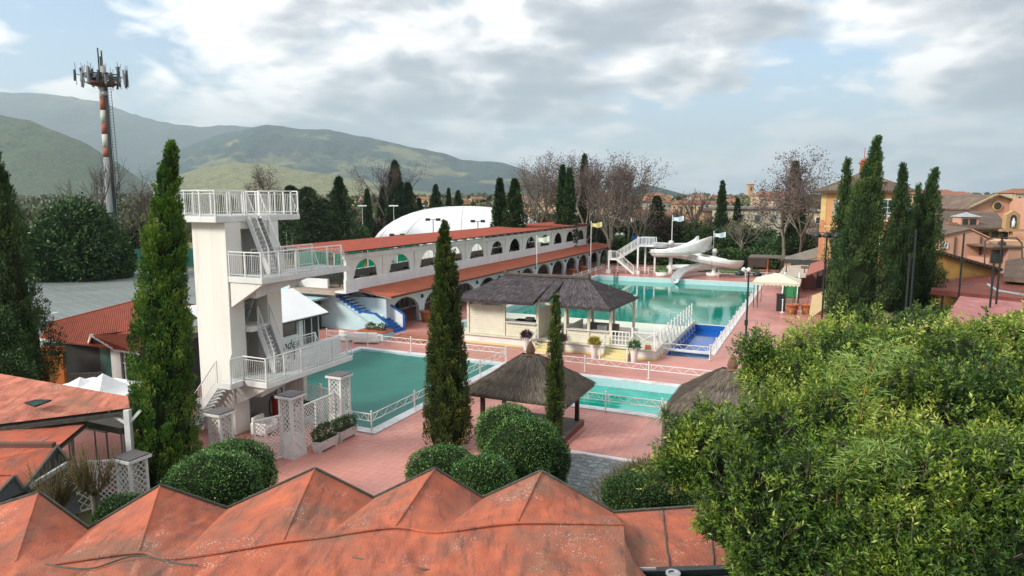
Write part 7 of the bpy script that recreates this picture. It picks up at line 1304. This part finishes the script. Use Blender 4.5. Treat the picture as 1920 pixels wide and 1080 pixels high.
# rounded green and brown trees filling the belt behind the compound
OLV = foliage('olive_leaf', [(0, (.03, .05, .015)), (.5, (.07, .09, .03)), (1, (.14, .15, .05))], .7); BRN = foliage('brown_twig_crown', [(0, (.06, .045, .035)), (.6, (.12, .09, .07)), (1, (.19, .145, .11))], .9, .1)
stock = []
for i, mt in enumerate((LEAFD, OLV, BRN, CYPD, BRN, OLV)):
    cs = [(g.normal()*.9, g.normal()*.9, 3.3+g.normal()*.7, 2.0, 2.0, 1.8) for _ in range(5)]; t = tree_thing('round_tree', 'rounded tree in the belt of trees beyond the compound', 'tree', 0, 0, np.array([[0, 0, 0, 0, 0, 3.2, .22, .14]]), np.zeros((1, 3)), crown=(cs, 5200, .42, .24, mt), group='rounded trees beyond the compound'); stock.append(t)
spots = []
g = np.random.default_rng(21)
for i in range(150):
    px = g.uniform(-30, 1930); Y = g.uniform(125, 330)
    if 330 < px < 520: Y = g.uniform(170, 330)
    if px < 330: Y = g.uniform(150, 360)
    if 520 < px < 1000 and Y < 175: Y += 60
    hgt = g.uniform(.45, .95); spots.append((px, Y, hgt, int(g.integers(6))))
for px, Y, hg, k in ((1290, 122, 1.1, 0), (1330, 118, 1.0, 3), (1360, 116, .9, 0), (1400, 114, .9, 3), (1440, 112, .8, 0), (1210, 118, .9, 0), (1160, 116, .8, 0), (1190, 122, 1.1, 3), (1310, 126, 1.0, 1), (1250, 124, 1.2, 2), (1420, 122, 1.0, 0), (1460, 108, .75, 0), (1500, 104, .9, 3), (545, 125, 1.2, 3), (600, 122, 1.3, 3), (520, 128, 1.1, 0), (660, 130, 1.0, 3), (1340, 132, 1.2, 4), (1385, 122, 1.0, 1), (700, 150, 1.1, 2), (270, 120, 1.1, 1), (300, 135, 1.0, 2), (30, 118, 1.0, 1), (45, 140, 1.0, 5), (1010, 130, 1.2, 2), (1040, 135, 1.3, 4), (1080, 132, 1.2, 2), (1120, 130, 1.0, 4), (1150, 135, 1.0, 2), (1100, 120, .8, 0)): spots.append((px, Y, hg, k))
LOOK = ('dark green', 'olive green', 'brown leafless', 'blackish evergreen', 'russet brown', 'dusty olive')
used = set(); seen_l = {}
def uniq(lb, Y):
    d_ = 'nearer' if Y < 170 else 'middle distance' if Y < 250 else 'farther'; lb = d_+' '+lb; seen_l[lb] = seen_l.get(lb, 0)+1; n_ = seen_l[lb]
    return lb if n_ == 1 else lb+(', its neighbour' if n_ == 2 else ', one of several')
for px, Y, hg, k in spots:
    p = at(px, 400, Y); s = hg*1.0
    lb = uniq(LOOK[k]+' round crowned tree '+place(px), Y)
    if k not in used: o = stock[k]; used.add(k); o['label'] = lb; o.location = (p.x, Y, 0); o.scale = (s, s, s*.95)
    else: dup(stock[k], (p.x, Y, 0), g.uniform(0, 6), lb, scale=(s*g.uniform(.85, 1.3), s*g.uniform(.85, 1.3), s*.95))
for o in stock:
    if o.location.length < 1: bpy.data.objects.remove(o)
# clipped dark hedge behind the slide
t = T('long_hedge', 'long dark clipped hedge behind the slide and the lawn', 'hedge', -12, 112); cs = [(-14+i*2.6, g.normal()*.3, 1.3, 2.0, 1.4, 1.6) for i in range(12)]; V, Fq, tt = leaf_shell(cs, 12000, .35, .2, jitter=.06); np_mesh('foliage', V, Fq, LEAFD, t, tt); core_mesh(MB(), cs, .9).build('dark_core', CORE, t, org=(0, 0, 0))
struct(MB().quad((-24, 103, .02), (-8.5, 103, .02), (-8.5, 111.9, .02), (-24, 111.9, .02)), 'lawn', M('lawn_green', (.06, .12, .02), (.05, .09, .02), 1, .95))
# ================================================================ houses, town
def house(label, cat_, x, y, w, d, h, wm, rm, rot=0.0, group=None, win=True, rise=None, name='house', shut=False, fl=None):
    t = TW(name, label, cat_, x, y, 0, group, rot); rise = w*.16 if rise is None else rise; MB().box(-w/2, w/2, 0, d, 0, h).build('wall', wm, t, org=(0, 0, 0)); e = .5
    if rise > 0: MB().add([(-w/2-e, -e, h), (w/2+e, -e, h), (w/2+e, d+e, h), (-w/2-e, d+e, h), (-w/2+min(w, d)*.3, d/2, h+rise), (w/2-min(w, d)*.3, d/2, h+rise)], [(0, 1, 5, 4), (1, 2, 5), (2, 3, 4, 5), (3, 0, 4), (3, 2, 1, 0)]).build('roof', rm, t, org=(0, 0, 0))
    else: MB().box(-w/2-e, w/2+e, -e, d+e, h, h+.4).build('roof', rm, t, org=(0, 0, 0))
    if win:
        nf = fl or max(1, int(h/3.1)); nw = max(2, int(w/2.8))
        for f in range(nf):
            for i in range(nw):
                cx_ = -w/2+(i+.5)*w/nw; z = h-1.2-f*3.0; fo = MB().box(cx_-.62, cx_+.62, -.10, -.01, z-1.35, z+.12).build('window', SHUT if shut else WHITE, t, org=(0, 0, 0)); MB().box(cx_-.45, cx_+.45, -.13, -.11, z-1.2, z).build('pane', DARK if not shut else GLASSD, fo, org=(0, 0, 0))
    return t
CR = M('cream_wall', (.56, .50, .38), (.48, .43, .33), .6, .8); BEI = M('beige_wall', (.52, .40, .27), (.46, .35, .24), .6, .8); OR2 = M('warm_orange_wall', (.56, .36, .21), (.50, .32, .19), .6, .8); WW = M('off_white_wall', (.62, .58, .52), (.55, .52, .47), .6, .8); TR2 = M('town_roof_tile', (.30, .12, .07), (.22, .10, .065), .4, .85); GR = M('grey_flat_roof', (.22, .21, .20), (.17, .16, .16), .3, .85)
p = at(1420, 400, 132); house('long cream three storey apartment block behind the bare trees', 'apartment block', p.x, 132, 15, 10, at(0, 392, 132).z, CR, GR, -.2, rise=0, name='apartment_block', shut=True)
p = at(1362, 400, 150); house('ochre house with low tiled roof left of the cream block', 'house', p.x, 150, 9, 8, at(0, 396, 150).z, OR2, OLDT, -.1, rise=1.2)
p = at(1490, 400, 138); house('grey beige house with flat roof between the bare tree and the villa', 'house', p.x, 138, 12, 9, at(0, 396, 138).z, BEI, GR, -.25, rise=.8)
p = at(1520, 440, 112); house('small rust coloured house left of the villa', 'house', p.x, 112, 6, 6, at(0, 440, 112).z, PINK, OLDT, -.3, rise=1.0)
p = at(1225, 420, 200); house('white house among the trees above the slide', 'house', p.x, 200, 12, 10, at(0, 405, 200).z, WW, TR2, .1)
p = at(1275, 420, 180); house('small pale house behind the bare trees right of the slide flag', 'house', p.x, 180, 9, 9, at(0, 412, 180).z, CR, TR2, .2)
p = at(1310, 480, 122); house('low salmon building behind the slide columns', 'building', p.x, 122, 13, 6, 3.2, PINK, OLDT, 0, rise=.8, win=False, name='low_building')
walls = [OR2, BEI, CR, WW, OR2, M('apricot_wall', (.66, .40, .20), (.60, .36, .18), .6, .8)]
hp = []
for k, wm in enumerate(walls):
    for j in range(2): hp.append(house('town house with tiled roof among many on the plain', 'house', 0, 0, 11+3*j, 9, 5.5+3*((k+j) % 3), wm, TR2, 0, 'town houses on the plain', rise=1.8))
g = np.random.default_rng(9); usedh = set(); cnt = 0
WL = ('orange', 'beige', 'cream', 'off white', 'warm orange', 'apricot')
def put(px, Y, s, k):
    lb = ('near ' if Y < 340 else 'fairly near ' if Y < 420 else 'middle distance ' if Y < 800 else 'distant ')+WL[k//2]+(' low' if k % 2 == 0 else ' wide')+' tiled house '+place(px)
    p = at(px, 400, Y); r = g.uniform(-.6, .6)
    if k not in usedh: usedh.add(k); o = hp[k]; o['label'] = lb; o.location = (p.x, Y, 0); o.rotation_euler = (0, 0, r); o.scale = (s, s, s*.9)
    else:
        o = hp[k]; c = o.copy(); C.objects.link(c); c['label'] = lb; c.location = (p.x, Y, 0); c.rotation_euler = (0, 0, r); c.scale = (s, s, s*.9); near_ = Y < 420
        for ch in list(o.children):
            if ch.name.startswith('window') and not near_: continue
            d_ = ch.copy(); C.objects.link(d_); d_.parent = c
            if near_:
                for q_ in list(ch.children): e_ = q_.copy(); C.objects.link(e_); e_.parent = d_
for i in range(210):
    if i < 150: px = g.uniform(985, 1960); Y = 240+g.uniform(0, 1)**1.3*1000
    elif i < 185: px = g.uniform(640, 1000); Y = g.uniform(420, 1100)
    else: px = g.uniform(60, 560); Y = g.uniform(600, 1200)
    put(px, Y, g.uniform(.75, 1.25), int(g.integers(len(hp))))
for o in hp:
    if o.location.length < 1:
        for ch in list(o.children_recursive): bpy.data.objects.remove(ch)
        bpy.data.objects.remove(o)
# low white factory sheds left
for lb, x0, x1, y_, Y, m_ in (('long low white factory shed under the hills, left', 72, 150, 374, 620, WW), ('long low pale factory shed left of the mast', 150, 260, 375, 640, GALV), ('yellowish low shed right of the mast', 222, 262, 378, 600, M('yellow_shed', (.6, .48, .2), None, .1, .8))):
    p, q_ = at(x0, y_, Y), at(x1, y_, Y); house(lb, 'factory', (p.x+q_.x)/2, Y, q_.x-p.x, 30, max(5, 11-Y*.004), m_, GR, 0, 'factory sheds at the foot of the hills', win=False, rise=0, name='factory_shed')
p = at(1406, 372, 900); t = TW('bell_tower', 'tall square brick bell tower above the town roofs', 'bell tower', p.x, 900); h = at(0, 347, 900).z; MB().box(-3.6, 3.6, -3.6, 3.6, 0, h).build('shaft', OR2, t, org=(0, 0, 0)); MB().box(-4, 4, -4, 4, h+.02, h+1.2).build('parapet', BR, t, org=(0, 0, 0)); MB().box(-1, 1, -3.8, -3.62, h-7.5, h-2.5).build('bell_opening', DARK, t, org=(0, 0, 0))
# town beyond, read as one mass
def far_town(name, n, x0, x1, Y0, Y1, seed):
    g2 = np.random.default_rng(seed); mb = MB(); mr = MB()
    for i in range(n):
        Y = g2.uniform(Y0, Y1); p = at(g2.uniform(x0, x1), 380, Y); w_, d_, h_ = g2.uniform(9, 26), g2.uniform(9, 16), g2.uniform(5, 15); mb.box(p.x-w_/2, p.x+w_/2, Y, Y+d_, 0, h_)
        mr.add([(p.x-w_/2-.6, Y-.6, h_+.01), (p.x+w_/2+.6, Y-.6, h_+.01), (p.x+w_/2+.6, Y+d_+.6, h_+.01), (p.x-w_/2-.6, Y+d_+.6, h_+.01), (p.x-w_/4, Y+d_/2, h_+2.4), (p.x+w_/4, Y+d_/2, h_+2.4)], [(0, 1, 5, 4), (1, 2, 5), (2, 3, 4, 5), (3, 0, 4)])
    o = mb.build(name, M('far_town_wall', (.64, .42, .25), (.58, .50, .40), .01, .9, rampx=(.45, .55)), None, org=(0, 0, 0), kind='stuff'); o['label'] = 'far town of many small sunlit buildings along the horizon'
    o = mr.build(name+'_roofs', TR2, None, org=(0, 0, 0), kind='stuff'); o['label'] = 'tiled roofs of the far town along the horizon'
far_town('distant_town', 900, 560, 2000, 1150, 3800, 4)
def far_woods(name, n, x0, x1, Y0, Y1, seed, mt, size=(3, 6)):
    g2 = np.random.default_rng(seed); parts = []
    for i in range(n):
        Y = Y0+(Y1-Y0)*g2.uniform(0, 1)**1.5; p = at(g2.uniform(x0, x1), 380, Y); r = g2.uniform(*size)*(.8+Y/1200); m_ = 70; d = unit(g2.normal(size=(m_, 3))); P = np.array([p.x, Y, r*.7])+d*np.array([r*1.2, r, r*.8]); parts.append(leaves(P, d+g2.normal(size=d.shape), r*.55, r*.42, g2.uniform(0, 1, m_)))
    V, Fq, tt = join(parts); o = np_mesh(name, V, Fq, mt, None, tt); o['kind'] = 'stuff'; o['label'] = 'scattered trees and hedges over the plain'
far_woods('distant_woods', 620, -60, 2000, 330, 2200, 5, OLV); far_woods('distant_scrub', 420, -60, 700, 170, 700, 6, OLV, (1.6, 3.6)); far_woods('distant_brown_trees', 330, 900, 1950, 260, 1100, 7, BRN, (2.4, 4.2))
# ================================================================ hills
def hill(name, label, prof, Y, depth, seed, c1, c2, c3, amp=.05, ns=.0015, s3=.0009):
    xs_ = np.arange(prof[0][0], prof[-1][0]+1, 7.0); ys_ = np.interp(xs_, [p[0] for p in prof], [p[1] for p in prof]); rows = 46; top = np.array([tuple(at(a, b, Y)) for a, b in zip(xs_, ys_)]); k = len(xs_); V = np.zeros((rows, k, 3)); tv = np.linspace(-1, 1, rows)
    for j, tj in enumerate(tv):
        f = (1-abs(tj))**1.15 if tj < 0 else (1-tj)**1.4; V[j, :, 0] = top[:, 0]*(1+tj*depth/Y*.55); V[j, :, 1] = Y+tj*depth; V[j, :, 2] = (top[:, 2]+30)*f-30
    P = V.reshape(-1, 3).copy(); hh = top[:, 2].max(); spur = vnoise(P*np.array([1, .35, 0]), 9.0/ (hh*6), seed)+.5*vnoise(P*np.array([1, .6, 0]), 24.0/(hh*6), seed+1)+.3*vnoise(P*np.array([1, 1, 0]), 70/(hh*6), seed+2); f = np.repeat(1-np.abs(tv), k); P[:, 2] += spur*hh*amp*4*np.minimum(1, (1-f)*5)*np.minimum(1, f*4)*np.maximum(0, P[:, 2]/hh).clip(0, .5)*1.0 + vnoise(P, .02, seed+4)*hh*.006
    idx = np.arange(rows*k).reshape(rows, k); Fq = np.stack([idx[:-1, :-1], idx[:-1, 1:], idx[1:, 1:], idx[1:, :-1]], -1).reshape(-1, 4); m = M(name+'_cover', tuple(x*.7 for x in c1), tuple(x*1.35 for x in c2), ns*20, .95, 1, .02, .1, 12, (.40, .60), c3=c3, s3=s3, r3=(.56, .62)); m.node_tree.nodes['Bump'].inputs['Distance'].default_value = 12  # c3 patches: fields and forest, with sunlit spots painted in by colour
    o = np_mesh(name, P, Fq, m, smooth=True); o['kind'] = 'structure'; o['label'] = label; return o
FOR_HAZED, FOR2_HAZED, FLD = (.014, .040, .040), (.030, .062, .050), (.20, .20, .09)  # forest tones shifted towards blue, distance haze painted in
hill('far_mountain', 'highest blue mountain ridge on the left horizon', [(-500, 250), (-300, 205), (-80, 178), (0, 170), (80, 171), (115, 176), (190, 187), (230, 203), (270, 216), (330, 231), (380, 236), (430, 232), (480, 238), (560, 250), (650, 262), (760, 292), (860, 322), (960, 360)], 8200, 3000, 1, FOR_HAZED, FOR2_HAZED, (.13, .13, .07), .05, .0012, .0009)
hill('middle_ridge', 'broad blue green wooded ridge behind the town', [(200, 366), (250, 335), (300, 302), (340, 277), (400, 254), (450, 243), (500, 232), (530, 234), (570, 240), (620, 240), (660, 249), (720, 262), (780, 275), (830, 284), (865, 297), (940, 304), (985, 318), (1020, 336), (1060, 352), (1110, 364), (1180, 370)], 5400, 2100, 2, FOR_HAZED, FOR2_HAZED, (.18, .19, .09), .05, .0016, .0014)
hill('green_hill', 'nearer green scrubby hill at the left edge', [(-500, 150), (-200, 180), (0, 211), (60, 224), (120, 248), (160, 266), (200, 290), (230, 310), (260, 334), (290, 354), (340, 368), (380, 371)], 2600, 1000, 3, (.035, .070, .038), (.075, .10, .045), (.12, .13, .05), .04, .006, .002)
hill('foothills', 'low sunlit olive coloured foothills below the wooded ridge', [(230, 369), (290, 340), (350, 322), (390, 312), (440, 302), (500, 306), (560, 316), (640, 330), (700, 342), (760, 354), (830, 364), (900, 370)], 3000, 1000, 4, (.15, .165, .07), (.20, .20, .09), (.05, .08, .04), .035, .004, .0035)  # sunlight on these slopes is put into the paler cover colours
hill('small_hill', 'small blue wooded hill above the town at the centre', [(1130, 369), (1165, 360), (1190, 349), (1212, 345), (1232, 350), (1262, 358), (1285, 364), (1330, 370)], 2700, 600, 5, FOR_HAZED, FOR2_HAZED, (.05, .06, .03), .02, .006, .003)
# air
if HAZE:
    hb = MB().box(-16500, 16500, -16500, 16500, -60, 1560); o = hb.build('haze', None, None, org=(0, 0, 0), kind='stuff'); m = bpy.data.materials.new('haze_air'); m.use_nodes = True; n = m.node_tree.nodes; n.clear(); ou = n.new('ShaderNodeOutputMaterial'); pv_ = n.new('ShaderNodeVolumePrincipled')
    pv_.inputs['Color'].default_value = (.72, .89, 1.0, 1); pv_.inputs['Density'].default_value = HAZE; pv_.inputs['Anisotropy'].default_value = .3; m.node_tree.links.new(pv_.outputs[0], ou.inputs['Volume']); o.data.materials.append(m)
